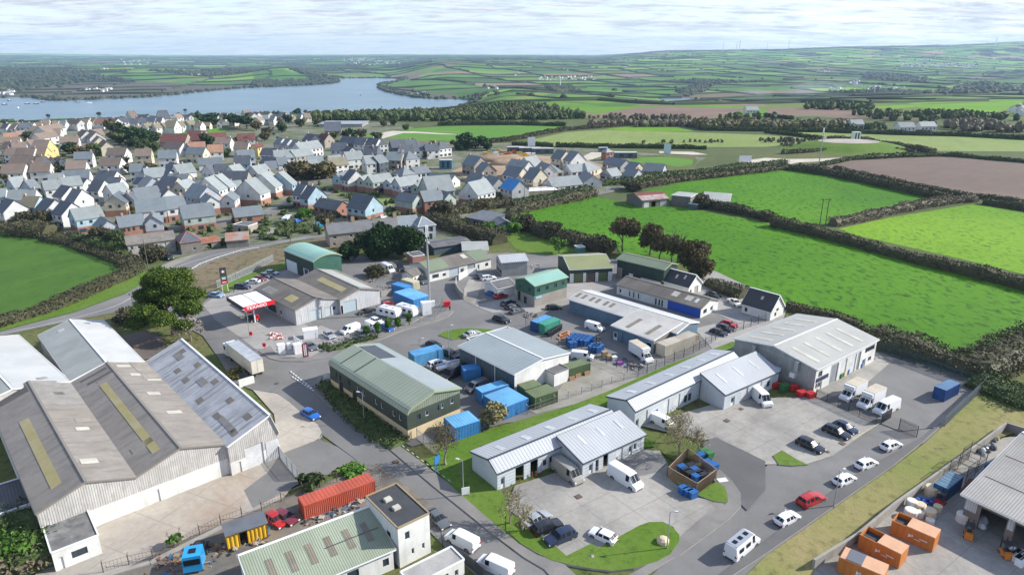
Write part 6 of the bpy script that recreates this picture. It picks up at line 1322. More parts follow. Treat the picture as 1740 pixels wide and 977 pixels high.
# ---------------- containers, skips, fences, posts and yard goods
def cont_mat(n,c,st=(.25,.12,.07),amt=.25): return mat('container '+n,c,tuple(x*.8 for x in c),.6,sc=.3,fine=2,var=.12,stain=st,amt=amt)
CM={'blue':cont_mat('blue',(.045,.22,.50)),'lblue':cont_mat('light blue',(.10,.33,.58)),'dblue':cont_mat('deep blue',(.02,.075,.24)),'red':cont_mat('red',(.50,.10,.055),(.22,.05,.035),.6),'green':cont_mat('green',(.085,.13,.055)),'teal':cont_mat('teal',(.06,.32,.22)),'yellow':cont_mat('yellow',(.72,.42,.02),(.30,.14,.04),.4),
'orange':cont_mat('orange',(.56,.19,.035),(.25,.09,.04),.5),'white':cont_mat('rusty white',(.50,.46,.38),(.36,.16,.07),.75),'grey':cont_mat('grey',(.28,.30,.31)),'olive':cont_mat('olive',(.15,.19,.09)),'navy':cont_mat('navy',(.02,.09,.22)),'cream':cont_mat('cream',(.5,.46,.32)),'black':cont_mat('black',(.035,.035,.04))}
def corrug(b,x0,y0,x1,y1,z0,z1,pitch=.28,dep=.045,mi=0):
    L=hypot(x1-x0,y1-y0); n=max(2,int(L/pitch)); dx,dy=(x1-x0)/L,(y1-y0)/L; nx,ny=dy,-dx; pr=None
    for i in range(n):
        for f,d in ((0,0),(.3,0),(.5,-dep),(.8,-dep)):
            s=(i+f)/n*L; k=len(b.v); b.v+=[(x0+dx*s+nx*d,y0+dy*s+ny*d,z0),(x0+dx*s+nx*d,y0+dy*s+ny*d,z1)]
            if pr is not None: b.f.append((pr,k,k+1,pr+1)); b.m.append(mi)
            pr=k
    k=len(b.v); b.v+=[(x1,y1,z0),(x1,y1,z1)]; b.f.append((pr,k,k+1,pr+1)); b.m.append(mi)
def container(col,A,B,label,L=None,W=2.44,Hh=2.6,z=0,group='steel shipping containers',roof=None,end=1,cat='container',name='shipping_container',open_end=False,C=None):
    """A,B: the two ends of the near top edge, as ground points at roof height"""
    A_,ux,uy,L0,W_,sw=frm(A,B,None,None,W if C is None else None) if C is None else frm(A,B,C)
    L=L or L0; M=Matrix(((ux.x,uy.x,0,A_.x),(ux.y,uy.y,0,A_.y),(0,0,1,z),(0,0,0,1))); o=empty(name,label,cat,M,group); m=CM[col]; W=W_
    b=MB(); e=.08
    corrug(b,e,0.03,L-e,0.03,.12,Hh-.1); corrug(b,L-.03,e,L-.03,W-e,.12,Hh-.1); corrug(b,L-e,W-.03,e,W-.03,.12,Hh-.1); 
    if not open_end: corrug(b,.03,W-e,.03,e,.12,Hh-.1)
    for x in (0,L-.12):
        for y in (0,W-.12): b.box(x,x+.12,y,y+.12,.0,Hh)
    for y in (0,W-.1): b.box(.1,L-.1,y,y+.1,.05,.18); b.box(.1,L-.1,y,y+.08,Hh-.12,Hh)
    for x in (0,L-.1): b.box(x,x+.1,.1,W-.1,.05,.18); b.box(x,x+.1,.1,W-.1,Hh-.12,Hh)
    b.box(.1,L-.1,.1,W-.1,.14,.18); b.build('body',m,o)
    r=MB(); n=int(L/.55)
    for i in range(n): x=.1+(L-.2)*i/n; r.box(x,x+(L-.2)/n*.72,.08,W-.08,Hh-.03,Hh+.03)
    r.box(.1,L-.1,.08,W-.08,Hh-.06,Hh-.0); r.build('roof',roof or m,o)
    xe=L if end else 0; sg=1 if end else -1; d=MB()
    for y0,y1 in ((.14,W/2-.02),(W/2+.02,W-.14)):
        d=MB(); d.box(xe-.02*sg,xe+.04*sg,y0,y1,.2,Hh-.14); 
        for f in (.25,.72): yy=y0+(y1-y0)*f; d.bar((xe+.07*sg,yy,.2),(xe+.07*sg,yy,Hh-.15),.045)
        d.bar((xe+.09*sg,y0+.2,1.1),(xe+.09*sg,y1-.2,1.1),.05); d.build('door',m,o)
    return o
def ct(col,k,x0,y0,x1,y1,label,**q):
    h=q.pop('h',2.6); C=q.pop('C',None)
    return container(col,g(k,x0,y0,h),g(k,x1,y1,h),label,Hh=h,C=g(k,*C,h) if C else None,**q)
RBL=cont_mat('lighter blue roof',(.14,.40,.66));  # container roof in a lighter blue than the walls
ct('lblue','C1',1072,412,1262,362,'light blue container beside the black hatchback, nearest the street',W=3.0)
ct('blue','C1',1400,508,1515,492,'small blue container between the black and the grey van',W=2.6,h=2.6)
ct('blue','C1',1520,655,1700,600,'blue container in the pair behind the bare pale shrub, further one',W=2.6,roof=RBL)
ct('blue','C1',1665,755,1830,690,'larger blue container of the pair behind the bare pale shrub',W=6.0,roof=RBL,name='double_container',group=None)
ct('blue','C1',1340,890,1508,838,'bright blue container beside the end wall of the green roofed unit',W=4.2,roof=RBL)
ct('green','C2',408,502,562,455,'green container with boards leaning on it beside the white annex',W=2.6,roof=CM['olive'])
ct('green','C2',192,690,345,640,'dark green container on the gravel beside the blue ones',W=3.4,roof=CM['olive'])
ct('green','C2',128,635,240,600,'open ended green shelter behind the dark green container',W=2.8,roof=CM['olive'],name='steel_shelter')
ct('red','D1',335,520,810,350,'long rusty red container with an open door beside the green ribbed workshop',W=2.6,end=0)
ct('blue','V4',225,360,488,470,'big double blue container with red streaked roof in the car compound',C=(690,400),W=5,roof=RBL,name='double_container',group=None)
ct('blue','V4',190,255,380,310,'blue container with bits on its roof behind the double one',W=2.6)
ct('cream','V4',320,190,480,240,'pale cream container behind the blue ones',W=2.4)
ct('dblue','V5',572,385,778,300,'dark blue and sky blue container in the fenced yard stack',C=(700,262),roof=CM['lblue'])
ct('teal','V5',665,412,880,333,'teal green container beside the dark blue one',C=(785,302))
ct('white','C2',1060,345,1272,265,'rusty white box body stored beside the long blue unit',W=2.6,h=2.9,name='storage_container')
ct('dblue','C3',1205,640,1300,590,'dark blue container standing alone in the fenced yard',C=(1222,560),h=2.7,roof=cont_mat('slate blue roof',(.10,.20,.33)))
ct('navy','V7',800,655,990,500,'big dark blue ribbed skip container beside the wire cages',C=(800,440),h=2.6,roof=mat('ribbed pale tarpaulin',(.12,.22,.30),None,.5,rib=.9,axis=0,ribd=.6),name='roll_on_container',group='waste containers')
ct('navy','D3',1465,225,1480,290,'deep blue container half under the recycling shed roof',W=4,h=2.8)
for i,(p,lab) in enumerate((((640,725),(900,840)),) and ( ((( 630,705),(905,842)),'bright orange roll-on skip with white logo in the middle of three'), (((845,612),(1130,735)),'rusty orange roll-on skip furthest up the wall, partly covered'), (((492,858),(790,985)),'orange roll-on skip with grey patches at the bottom edge') )):
    (a,c)=p; A,B=g('D3',*a,2.5),g('D3',*c,2.5); A_,ux,uy,L,W,sw=frm(A,B,None,None,2.5); M=Matrix(((ux.x,uy.x,0,A_.x),(ux.y,uy.y,0,A_.y),(0,0,1,0),(0,0,0,1)))
    o=empty('roll_on_skip',lab,'skip',M,'orange roll-on skips'); b=MB(); m=CM['orange']; W=2.5
    for y in (0,W-.08): b.box(0,L,y,y+.08,.35,2.5)
    for x in (0,L-.08): b.box(x,x+.08,.08,W-.08,.35,2.5)
    b.box(.08,L-.08,.08,W-.08,.35,.45)
    for k in range(int(L/.75)+1):
        x=min(L-.1,k*.75); b.box(x,x+.09,-.07,0,.35,2.42); b.box(x,x+.09,W,W+.07,.35,2.42)
    for y in(-.07,W): b.box(0,L,y,y+.09,2.42,2.54)
    b.build('body',m,o)
    t=MB(); f0,f1=((.42,1),(.34,1),(.02,1))[i]; t.box(L*f0,L-.02,.02,W-.02,2.5,2.6); t.build('cover_sheet',mat('faded orange sheet',(.58,.33,.20),(.50,.28,.16),.8,var=.12),o)
    t=MB(); t.box(.1,L*f0,.1,W-.1,1.6,1.9) if i<2 else t.box(L*.15,L*.5,.1,W-.1,2.61,2.66); t.build('load',mat('dark load',(.05,.05,.055),None,.9,var=.3) if i<2 else plain('grey patch sheet',(.12,.13,.15)),o)
    t=MB()  # white arrow shaped emblem and small lettering on the side facing the yard
    yy=-.085
    for q in ([(0,0),(.55,-.38),(.28,-.38),(0,-.2)],[(0,-.12),(.0,-.62),(.28,-.42)],[(.3,-.1),(.62,-.38),(.5,-.02)]): 
        t.q([(L*.42+x,yy,1.75+z_) for x,z_ in q]); 
    for k in range(6): t.box(L*.42+.75+k*.13,L*.42+.83+k*.13,yy-.01,yy,1.15,1.28); t.box(L*.68+k*.16,L*.68+.11+k*.16,yy-.01,yy,1.45,1.62)
    t.build('emblem',plain('white marking',(.75,.75,.75)),o)
    t=MB(); 
    for x in (.8,L-1.2):
        for y in (.25,W-.25): t.tube([(x,y-.1,.18),(x,y+.1,.18)],.18,10)
    t.bar((.2,.5,.36),(L,.5,.36),.14); t.bar((.2,W-.5,.36),(L,W-.5,.36),.14); t.build('rollers',PLAS,o)
# yellow open fronted container
def yellow():
    A,B=g('V6',345,552,2.6),g('V6',885,375,2.6); A_,ux,uy,L,W,sw=frm(A,B,None,None,2.6); M=Matrix(((ux.x,uy.x,0,A_.x),(ux.y,uy.y,0,A_.y),(0,0,1,0),(0,0,0,1)))
    o=empty('yellow_store','yellow steel store with grey roof and an open middle in the scrap yard','container',M); b=MB()
    corrug(b,0,0,L*.31,0,.05,2.45,.45,.09); corrug(b,L*.50,0,L,0,.05,2.45,.45,.09); corrug(b,L,0,L,W,.05,2.5); corrug(b,L,W,0,W,.05,2.5); corrug(b,0,W,0,0,.05,2.5); b.build('wall',CM['yellow'],o)
    r=MB(); r.box(-.15,L+.15,-.2,W+.15,2.6,2.68); r.build('roof',mat('flat grey steel roof',(.13,.14,.155),None,.5,var=.12),o)
    r=MB(); r.box(.1,L-.1,.12,W-.1,0,.05); r.build('floor',DARK,o)
yellow()
# canopy of the filling station
LETT=plain('white lettering',(.8,.8,.8)); FRED=plain('bright red fascia',(.60,.01,.02),.4)
def text(name,s,size,M,m,parent,ext=.02,sx=1):
    c=D.curves.new(name,'FONT'); c.body=s; c.size=size; c.extrude=ext; c.offset=.012*size
    t=D.objects.new(name,c); COL.objects.link(t); bpy.context.view_layer.update(); me=D.meshes.new_from_object(t.evaluated_get(bpy.context.evaluated_depsgraph_get())); D.objects.remove(t); me.materials.clear(); me.materials.append(m)
    o=link(name,me,parent,M); o.scale=(sx,1,1); return o
def canopy():
    h=5.4; A,B=g('V2',190,430,h),g('V2',412,572,h); C=g('V2',840,474,h); A_,ux,uy,L,W,sw=frm(A,B,C); M=Matrix(((ux.x,uy.x,0,A_.x),(ux.y,uy.y,0,A_.y),(0,0,1,0),(0,0,0,1)))
    o=empty('fuel_canopy','white topped filling station canopy with red fascia beside the two bay building','canopy',M); b=MB(); b.box(.15,L-.15,.15,W-.15,4.5,5.3); b.build('canopy_deck',plain('white deck',(.78,.79,.80),.6),o)
    b=MB(); b.box(.15,L-.15,W*.49,W*.50,5.3,5.36); b.build('deck_joint',PLAS,o)
    for n_,(x0,x1,y0,y1) in {'fascia':(L-.15,L,0,W),'side_fascia':(0,L,0,.15)}.items():
        b=MB(); b.box(x0,x1,y0,y1,4.45,5.5); fo=b.build(n_,FRED if n_=='fascia' else plain('black fascia',(.05,.04,.045)),o); FO=fo if n_=='fascia' else FO
    b=MB(); b.box(0,.15,.15,W,4.45,5.5); b.box(.15,L-.15,W-.15,W,4.45,5.5); b.build('back_fascia',plain('black fascia',(.05,.04,.045)),o)
    T=Matrix(((0,0,1,L+.01),(1,0,0,W*.10),(0,1,0,4.62),(0,0,0,1))); text('fascia_lettering','TEXACO',1.0,T,LETT,FO,.02,1.25)
    b=MB(); b.box(L,L+.03,W*.50,W*.66,4.9,5.02); b.build('fascia_stripe',LETT,o)
    for y in (W*.42,):
        for x in (L*.22,L*.78): b=MB(); b.tube([(x,y,0),(x,y,4.5)],.16,10); b.box(x-.5,x+.5,y-.6,y+.6,0,.15); b.build('column',LETT,o)
    return o,M,L,W
CN=canopy()
_,M,L,W=CN
for i,fx in enumerate((.30,.70)):
    o=empty('fuel_pump',('fuel pump nearest the street under the red canopy','fuel pump nearest the price sign under the red canopy')[1-i],'fuel pump',M@Matrix.Translation((L*fx,W*.42+.9,.0)),'fuel pumps under the canopy'); b=MB(); b.box(-.25,.25,-.45,.45,.15,1.7,0,.95); b.build('pump_body',FRED,o); b=MB(); b.box(.25,.27,-.3,.3,1.1,1.5); b.build('display',CGL,o)
def price_sign():
    p=g('V2',185,372); q=g('V2',112,300); o=empty('price_totem','tall black red and green price sign by the forecourt exit','sign',frame(p.x,p.y,radians(-62)))
    b=MB(); b.box(-.05,.15,-.85,.85,2.6,7.2); b.build('panel',plain('black fascia',(.05,.04,.045)),o); b=MB(); b.box(.15,.18,-.75,.75,2.7,3.5); b.build('red_strip',FRED,o); b=MB(); b.box(.15,.18,-.7,.7,3.7,4.9); b.build('green_strip',plain('deep green strip',(.02,.12,.06)),o)
    b=MB(); st=[(0.55*(1 if i%2==0 else .42)*cos(pi/2+i*pi/5),.55*(1 if i%2==0 else .42)*sin(pi/2+i*pi/5)) for i in range(10)]; b.lathe([(.01,0),(.01,0)]) if 0 else None
    b.q([(.165,y,6.1+z_) for y,z_ in st]); b.build('star_emblem',LETT,o)
    b=MB(); 
    for z_ in (4.4,4.05,3.1): b.box(.18,.2,-.5,.5,z_-.1,z_+.1)
    b.build('price_digits',LETT,o); b=MB(); b.bar((0,-.7,0),(0,-.7,2.7),.14); b.bar((0,.7,0),(0,.7,2.7),.14); b.build('post',LETT,o)
price_sign()
GALV=plain('galvanised steel',(.36,.38,.39),.5,.4); DKST=plain('dark steel',(.06,.065,.07),.6)
def fence(k,pts,label,h=2.4,kind='palisade',m=None,group=None,gap=None,cat='fence',name=None):
    m=m or GALV; P=[p for p in (gl(k,pts) if k else pts)]; root=empty(name or ('palisade_fence' if kind=='palisade' else 'mesh_fence' if kind=='mesh' else 'board_fence'),label,cat,frame(P[0].x,P[0].y,0),group); O=P[0]
    pb=MB(); pm=MB(); n_=0
    for a,c in zip(P,P[1:]):
        a=a-O; c=c-O; d=c-a; L=d.length; u=d/L; n=max(1,round(L/2.75))
        for i in range(n+1):
            if i==n and c is not (P[-1]-O) and (P[-1]-O-c).length>.1: continue
            q=a+d*i/n; x=MB(); x.bar(q,q+Vector((0,0,h*(1.12 if kind=='mesh' else 1))),.1 if kind!='board' else .12)
            if kind=='mesh': x.bar(q+Vector((0,0,h*1.1)),q+Vector((-u.y*.3,u.x*.3,h*1.22)),.06)
            if n_<90: x.build('post',m,root)
            n_+=1
        if kind=='palisade':
            for z in (.35,h-.35): pb.bar(a+Vector((0,0,z)),c+Vector((0,0,z)),.05)
            st=max(.17,L/600)
            for i in range(int(L/st)): q=a+u*(i*st); pb.bar(q+Vector((0,0,.08)),q+Vector((0,0,h+.1)),.075,.02)
        elif kind=='mesh':
            for z in (.1,h*.5,h-.05): pb.bar(a+Vector((0,0,z)),c+Vector((0,0,z)),.03)
            st=.42
            for i in range(int(L/st)): q=a+u*(i*st); pb.bar(q+Vector((0,0,.05)),q+Vector((0,0,h)),.022)
        elif kind=='rail':
            pb.bar(a+Vector((0,0,.6)),c+Vector((0,0,.6)),.06,.14)
        else:
            pb.bar(a+Vector((0,0,h/2)),c+Vector((0,0,h/2)),.06,h)
            for i in range(int(L/.3)): q=a+u*(i*.3); pb.bar(q+Vector((u.y*.05,-u.x*.05,.02)),q+Vector((u.y*.05,-u.x*.05,h)),.03)
    pb.build('panel',m,root); return root
WD_=mat('brown fence boards',(.36,.27,.18),(.28,.20,.13),.9,sc=.6,fine=3,var=.25)
CW=mat('concrete wall panels',(.30,.285,.255),(.24,.23,.205),.95,sc=.4,fine=2,var=.2,stain=(.16,.15,.13),amt=.5)
DGF=plain('dark green steel',(.02,.05,.045),.6); 
fence('m',[(1490,597),(1530,612),(1575,628),(1620,645),(1672,661)],'dark green palisade fence below the pasture hedge',2.6,m=plain('dark teal steel',(.03,.075,.08),.6))
fence('m',[(1672,661),(1650,683),(1625,706),(1604,727)],'grey palisade fence down the dry bank side of the yard',2.4)
fence('C3',[(335,690),(480,755),(620,820),(735,868)],'dark palisade fence in front of the white box trucks',2.0,m=DKST)
fence('C3',[(768,868),(830,830)],'short fence section beside the vehicle gate',2.2,m=DKST,name='fence_section')
o=fence('C3',[(885,905),(1003,955)],'open swing gate standing on the yard entrance road',2.4,m=DKST,cat='gate',name='yard_gate')
fence('V2',[(75,320),(190,270),(330,205),(560,95),(700,20),(820,-40)],'long grey palisade fence beside the brown overgrown bank',2.4,m=plain('pale galvanised',(.42,.46,.46),.5,.3))
fence('C2',[(130,210),(300,300),(500,400),(600,440),(875,555)],'tall mesh fence round the container yard of the long blue unit',2.2,'mesh',m=DKST)
fence('C2',[(875,555),(1050,480),(1240,400),(1360,330),(1420,290),(1720,190)],'tall mesh fence along the back lawn beside the rusty white box',2.2,'mesh',m=DKST)
fence('C2',[(140,800),(320,735),(500,670),(700,600),(860,560)],'low mesh fence between gravel yard and back lawn',1.7,'mesh',m=GALV)
fence('V3',[(760,470),(960,590),(1240,480),(1420,440),(1720,340)],'mesh fence along the street side of the car compound',2.0,'mesh',m=GALV)
fence('V4',[(30,920),(300,840),(570,780),(770,740),(850,620),(880,540)],'tall mesh fence round the corner of the car compound',2.6,'mesh',m=GALV)
fence('D1',[(1090,75),(1180,150),(1230,190)],'grey palisade fence beside the half bare tree',2.2)
fence('D1',[(180,200),(230,270),(300,350)],'open palisade gate of the stained concrete yard',2.2,cat='gate',name='yard_gate')
fence('D1',[(735,450),(850,395)],'grey palisade section at the end of the red container',2.6)
fence('D0',[(690,965),(860,915),(1020,880),(1190,800),(1330,720),(1470,650),(1610,600)],'sagging wire fence with concrete posts along the scrap yard',1.6,'mesh',m=plain('rusted wire',(.14,.11,.09),.8,.2))
fence('D1',[(60,560),(190,500),(330,440),(560,370)],'wire fence behind the long red container',1.6,'mesh',m=plain('rusted wire',(.14,.11,.09),.8,.2))
fence('D1',[(1190,640),(1250,720),(1260,790)],'low steel railing beside the two storey office block',1.1,'mesh',m=DKST)
fence('D1',[(1400,900),(1480,965),(1530,1010)],'dark boarded fence between portable office and last white van',1.9,'board',m=DKST)
fence('B0',[(1225,735),(1330,670),(1450,625),(1600,580),(1720,560)],'white crash barrier along the bend of the main road',.8,'rail',m=plain('white barrier',(.62,.62,.58)),name='crash_barrier',cat='barrier')
for lab,k,pts in [('grey garden fence below the mint green house','T4',[(670,880),(800,910),(990,935)]),('timber garden fence beside the pale green and brick house','T4',[(860,870),(1060,860)]),('long timber fence behind the mint and brick house','T5',[(720,800),(870,800),(1120,775),(1290,745)]),
 ('timber fence beside the allotment houses','T6',[(170,680),(345,650)]),('garden fence round the corner new house','T6',[(500,265),(655,270),(960,230)]),('timber fence below the sage green gable house','T4',[(1420,560),(1720,520)]),
 ('grey garden fence behind the new white house','T7',[(1330,480),(1560,520),(1800,540)]),('garden fence between brick bungalow and sky blue house','T6',[(680,660),(860,620),(1000,680)])]:
    fence(k,pts,lab,1.8,'board',m=mat('grey fence boards',(.25,.235,.21),(.20,.185,.165),.9,sc=.6,fine=3,var=.2),group='timber garden fences')
# concrete retaining wall of the recycling yard
def wall(name,k,pts,h,t,m,label,cat='wall'):
    P=gl(k,pts); O=P[0]; b=MB()
    for a,c in zip(P,P[1:]): b.bar(a-O+Vector((0,0,h/2)),c-O+Vector((0,0,h/2)),t,h)
    o=b.build(name,m); o.location=O; return tag(o,label,cat)
wall('retaining_wall','D3',[(315,945),(600,770),(850,560),(1100,380),(1390,170),(1590,20),(1720,60)],1.7,.35,CW,'concrete retaining wall between the dry bank and recycling yard')
wall('curved_wall','V4',[(1060,250),(1050,330),(1080,390),(1120,440),(1155,470)],2.0,.3,CW,'curved grey wall at the dark access ramp')
wall('white_boundary_wall','V4',[(1090,215),(1200,150),(1320,125)],2.0,.25,WHITE,'white wall joining the curved grey wall')
wall('block_wall','C0',[(1590,620),(1690,590)],1.6,.4,WHITE,'white block wall behind the long lorry')
wall('garden_wall','V4',[(60,440),(200,400)],1.8,.3,CW,'low block wall behind the red hatchback')
wall('earth_kerb','D0',[(690,1000),(1000,910),(1330,745),(1480,670)],.5,.7,CW,'low rubble edge along the scrap yard')
# lamp posts
def lamp(k,x,y,label,h=6,arm=(1,0),name='street_lamp'):
    p=g(k,x,y); o=empty(name,label,'street lamp',frame(p.x,p.y,atan2(arm[1],arm[0])),'street lamps'); b=MB(); b.tube([(0,0,0),(0,0,1.2),(0,0,h)],[.11,.08,.05],8); b.tube([(0,0,h),(.6,0,h+.12)],.04,6); b.build('post',GALV,o)
    q=MB(); q.box(.5,1.1,-.14,.14,h+.06,h+.18,0,.8); q.build('lamp_head',plain('lamp head',(.55,.56,.57),.4),o)
lamp('D1',1398,455,'street lamp on the lawn near the pale blue unit end',6.2,(-1,.3)); lamp('C1',740,855,'street lamp on the weedy verge beside the green roofed unit',6,(-1,.2))
lamp('D2',1067,812,'street lamp on the corner lawn point',6,(1,0)); lamp('D3',452,532,'street lamp between the red car and the dry bank',6.3,(1,.4)); lamp('V2',505,960,'thin lamp post beside the forecourt kerb',6.5,(-1,.2))
lamp('C0',1187,330,'thin lamp post below the big pine',6,(1,.2)); lamp('C1',1303,440,'thin dark lamp post behind the blue container',8,(1,.2)); lamp('C1',1105,340,'short dark bollard light beside the black hatchback',1.6,(1,.2))
def pole(k,x,y,h,label,cross=False,m=None,cat='pole',name='utility_pole',r=.13):
    p=g(k,x,y); b=MB(); b.tube([(0,0,0),(0,0,h)],[r,r*.7],7); 
    if cross: b.bar((-1,0,h-.5),(1,0,h-.5),.1)
    o=b.build(name,m or mat('pole timber',(.16,.13,.10),None,.9,var=.2)); o.location=p; return tag(o,label,cat)
pole('B0',985,690,9,'wooden pole beside the brown bush at the field corner'); pole('B1',250,520,8,'slim wooden pole on the verge by the allotments'); pole('B1',400,470,8,'wooden pole beside the allotment road'); pole('V0',870,905,11,'tall wooden pole in front of the building site'); pole('B3',1708,310,9,'wooden pole at the light green field edge')
p=g('B3',382,398); b=MB(); 
for dx in (-1.1,1.1): b.tube([(dx,0,0),(dx,0,10)],[.16,.12],7)
b.bar((-1.9,0,9.6),(1.9,0,9.6),.14); b.bar((-1.5,0,8.9),(1.5,0,8.9),.08); 
for dx in (-1.7,0,1.7): b.tube([(dx,0,9.6),(dx,0,10.1)],.07,6)
o=b.build('power_pole_pair',mat('dark pole timber',(.05,.05,.04),None,.9)); o.location=p; tag(o,'pair of dark power poles joined by a crossbar in the pasture hedge','pole')
# phone mast in the compound
def mast(p,h,label,heads=True):
    o=empty('phone_mast',label,'mast',frame(p.x,p.y,0)); b=MB(); b.tube([(0,0,0),(0,0,h)],[.32,.20],12); b.build('pole',GALV,o)
    for i in range(3):
        a=i*2.094; q=MB(); q.tube([(.28*cos(a),.28*sin(a),h-2.2),(.28*cos(a),.28*sin(a),h+.6)],.14,6); q.build('antenna',LETT,o)
    for z_,a in ((h-3.8,.3),(h-3.2,2.0)): q=MB(); q.tube([(.3*cos(a),.3*sin(a),z_),(.55*cos(a),.55*sin(a),z_)],.3,10); q.build('dish',LETT,o)
mast(g('V4',708,640),22,'tall grey phone mast in the fenced compound corner')
p=gp(1391,283); mast(p,21,'tall phone mast beside the country roundabout')
def cabinet(k,x,y,label,w=1.6,d=1.2,h=2.2,m=None,rz=.4,name='equipment_cabinet',cat='cabinet'):
    p=g(k,x,y); b=MB(); b.box(-w/2,w/2,-d/2,d/2,.1,h); b.box(-w/2-.04,w/2+.04,-d/2-.04,d/2+.04,h,h+.06); b.box(-w/2+.05,-.02,-d/2-.03,-d/2,.2,h-.1); b.box(.02,w/2-.05,-d/2-.03,-d/2,.2,h-.1)
    o=b.build(name,m or GALV); o.location=p; o.rotation_euler[2]=rz; return tag(o,label,cat)
cabinet('V4',660,660,'tall pale equipment cabinet beside the phone mast',2.3,1.6,3.4,LETT); cabinet('V4',740,560,'small white cabinet beside the tall pale one',1.2,.8,1.6,LETT)
cabinet('V3',305,640,'white jet wash machine nearest the street corner',1.5,1.2,2.4,LETT,.5,'jet_wash_machine','machine'); cabinet('V3',520,635,'white jet wash machine beside the price boards',1.5,1.2,2.4,LETT,.5,'jet_wash_machine','machine'); cabinet('V3',405,580,'small white air pump cabinet between the jet wash machines',.8,.6,1.6,LETT,.5,'air_machine','machine')
cabinet('V3',690,420,'white fuel gas bottle cage with teal top beside the flags',3.2,2.0,2.2,LETT,.35,'bottle_cage','cage'); cabinet('V4',935,560,'red bin cabinet by the compound gate',1.6,1.0,1.5,FRED,.3,'bin_cabinet','cabinet')
for i,(x,y) in enumerate(((480,470),(510,490),(540,510),(570,530))):
    p=g('V3',x,y+70); b=MB(); b.box(-.5,.5,-.04,.04,.2,2.6); b.bar((0,0,0),(0,0,.3),.08); o=b.build('promotion_board',[LETT]); o.location=p; o.rotation_euler[2]=-.9; tag(o,('white promotion board at the outer end of the row','second white promotion board in the row','third white promotion board in the row','white promotion board at the inner end of the row')[i],'board','white promotion boards on the forecourt corner')
p=g('V3',625,690); o=empty('banner_sign','tall red and white banner sign at the street corner','sign',frame(p.x,p.y,.3)); b=MB(); b.box(-.6,.6,-.06,.06,.3,3.3); b.build('panel',plain('dark red panel',(.30,.02,.05)),o); b=MB(); b.box(-.3,-.08,-.09,-.06,.6,3.1); b.box(.02,.28,-.09,-.06,.6,3.1); b.build('white_stripe',LETT,o)
for k,x,y,lab in (('V3',78,580,'small round red sign on the kerb of the forecourt'),('V2',525,975,'small red bin beside the thin lamp post')):
    p=g(k,x,y); b=MB(); b.tube([(0,0,0),(0,0,.9)],.05,6); b.box(-.35,.35,-.12,.12,.8,1.6); o=b.build('red_sign',FRED); o.location=p; tag(o,lab,'sign')
# red and white traffic barriers stacked on the forecourt
RW=plain('orange red barrier',(.62,.16,.09)); 
for i in range(13):
    p=g('V3',R.uniform(160,300),R.uniform(385,455)); b=MB(); a=R.uniform(0,3); b.box(-.5,.5,-.12,.12,.1,.35); b.box(-.5,.5,-.10,.10,.45,.75,1); b.box(-.45,-.35,-.15,.15,0,.8); b.box(.35,.45,-.15,.15,0,.8); o=b.build('traffic_barrier',[RW,LETT]); o.location=p; o.rotation_euler[2]=a; tag(o,'small red and white plastic barrier heaped on the forecourt','barrier','heap of red and white plastic barriers')
# wooden bin store
def binstore():
    pts=[(1075,330),(1262,440),(1390,345),(1200,200)]; P=gl('D2',pts); o=empty('bin_store','square wooden bin store with open top beside the thin leaved tree','bin store',frame(P[0].x,P[0].y,0)); O=P[0]
    for i in range(4):
        a,c=P[i]-O,P[(i+1)%4]-O; b=MB(); u=(c-a).normalized(); n=int((c-a).length/.16)
        for j in range(n): q=a+u*(j*.16+.08); b.bar(q+Vector((0,0,.05)),q+Vector((0,0,1.95)),.14,.03)
        b.bar(a+Vector((0,0,1.9)),c+Vector((0,0,1.9)),.09); b.build('board_side',WD_,o)
        b=MB(); b.bar(a,a+Vector((0,0,2.05)),.16); b.build('post',WD_,o)
binstore()
def wheelie(k,x,y,col,label,rz=0,s=1.0,group='large wheeled bins',z=0,h=1.25):
    p=g(k,x,y,z); o=empty('wheeled_bin',label,'bin',frame(p.x,p.y,rz,z),group); b=MB(); w=.62*s; b.box(-w,w,-.48*s,.48*s,.15,h*.86,0,1.06); b.build('body',col,o); b=MB(); b.box(-w*1.08,w*1.08,-.54*s,.56*s,h*.86,h); b.tube([(-w,-.5*s,h),(w,-.5*s,h)],.05,6); b.build('lid',col,o)
BB=plain('blue plastic bin',(.015,.10,.30),.5); GB=plain('green plastic bin',(.04,.16,.05),.5); BK=plain('black plastic bin',(.02,.022,.028),.5); RB_=plain('red plastic bin',(.40,.02,.02),.5); YB=plain('yellow plastic bin',(.55,.40,.03),.5)
for i,(x,y,c,lab) in enumerate([(1175,440,BB,'blue bin at the outer end of the row before the wooden store'),(1205,455,BB,'middle blue bin before the wooden store'),(1235,468,BB,'blue bin nearest the store corner'),(1330,265,BB,'blue bin behind the wooden store, nearest the road'),(1375,285,BB,'blue bin beside the road kerb behind the store'),(1345,205,GB,'green bin behind the wooden store by the road'),(1310,190,GB,'green bin nearest the small bare tree'),(1285,215,BB,'blue bin between the store and the green bins')]):
    wheelie('D2',x,y,c,lab,.5,1.0,h=1.35)
for i,(x,y) in enumerate(((1165,275),(1190,295),(1215,310),(1245,290),(1275,310),(1225,265),(1260,335),(1300,325))): wheelie('D2',x,y+20,BK if i%3 else BB,'dark lidded bin inside the wooden store','' and 0 or .5,1.0,'bins packed inside the wooden store')
for i,(x,y,c,lab) in enumerate([(60,620,RB_,'red gas skip bin nearest the unit row end'),(125,635,GB,'green bin between the two red groups'),(190,640,RB_,'red bin in the middle before the beige roofed unit'),(240,680,RB_,'red trolley bin in front of the beige roofed unit corner'),(300,690,RB_,'last small red bin at the palisade fence')]): wheelie('C3',x,y,c,lab,.4,1.25)
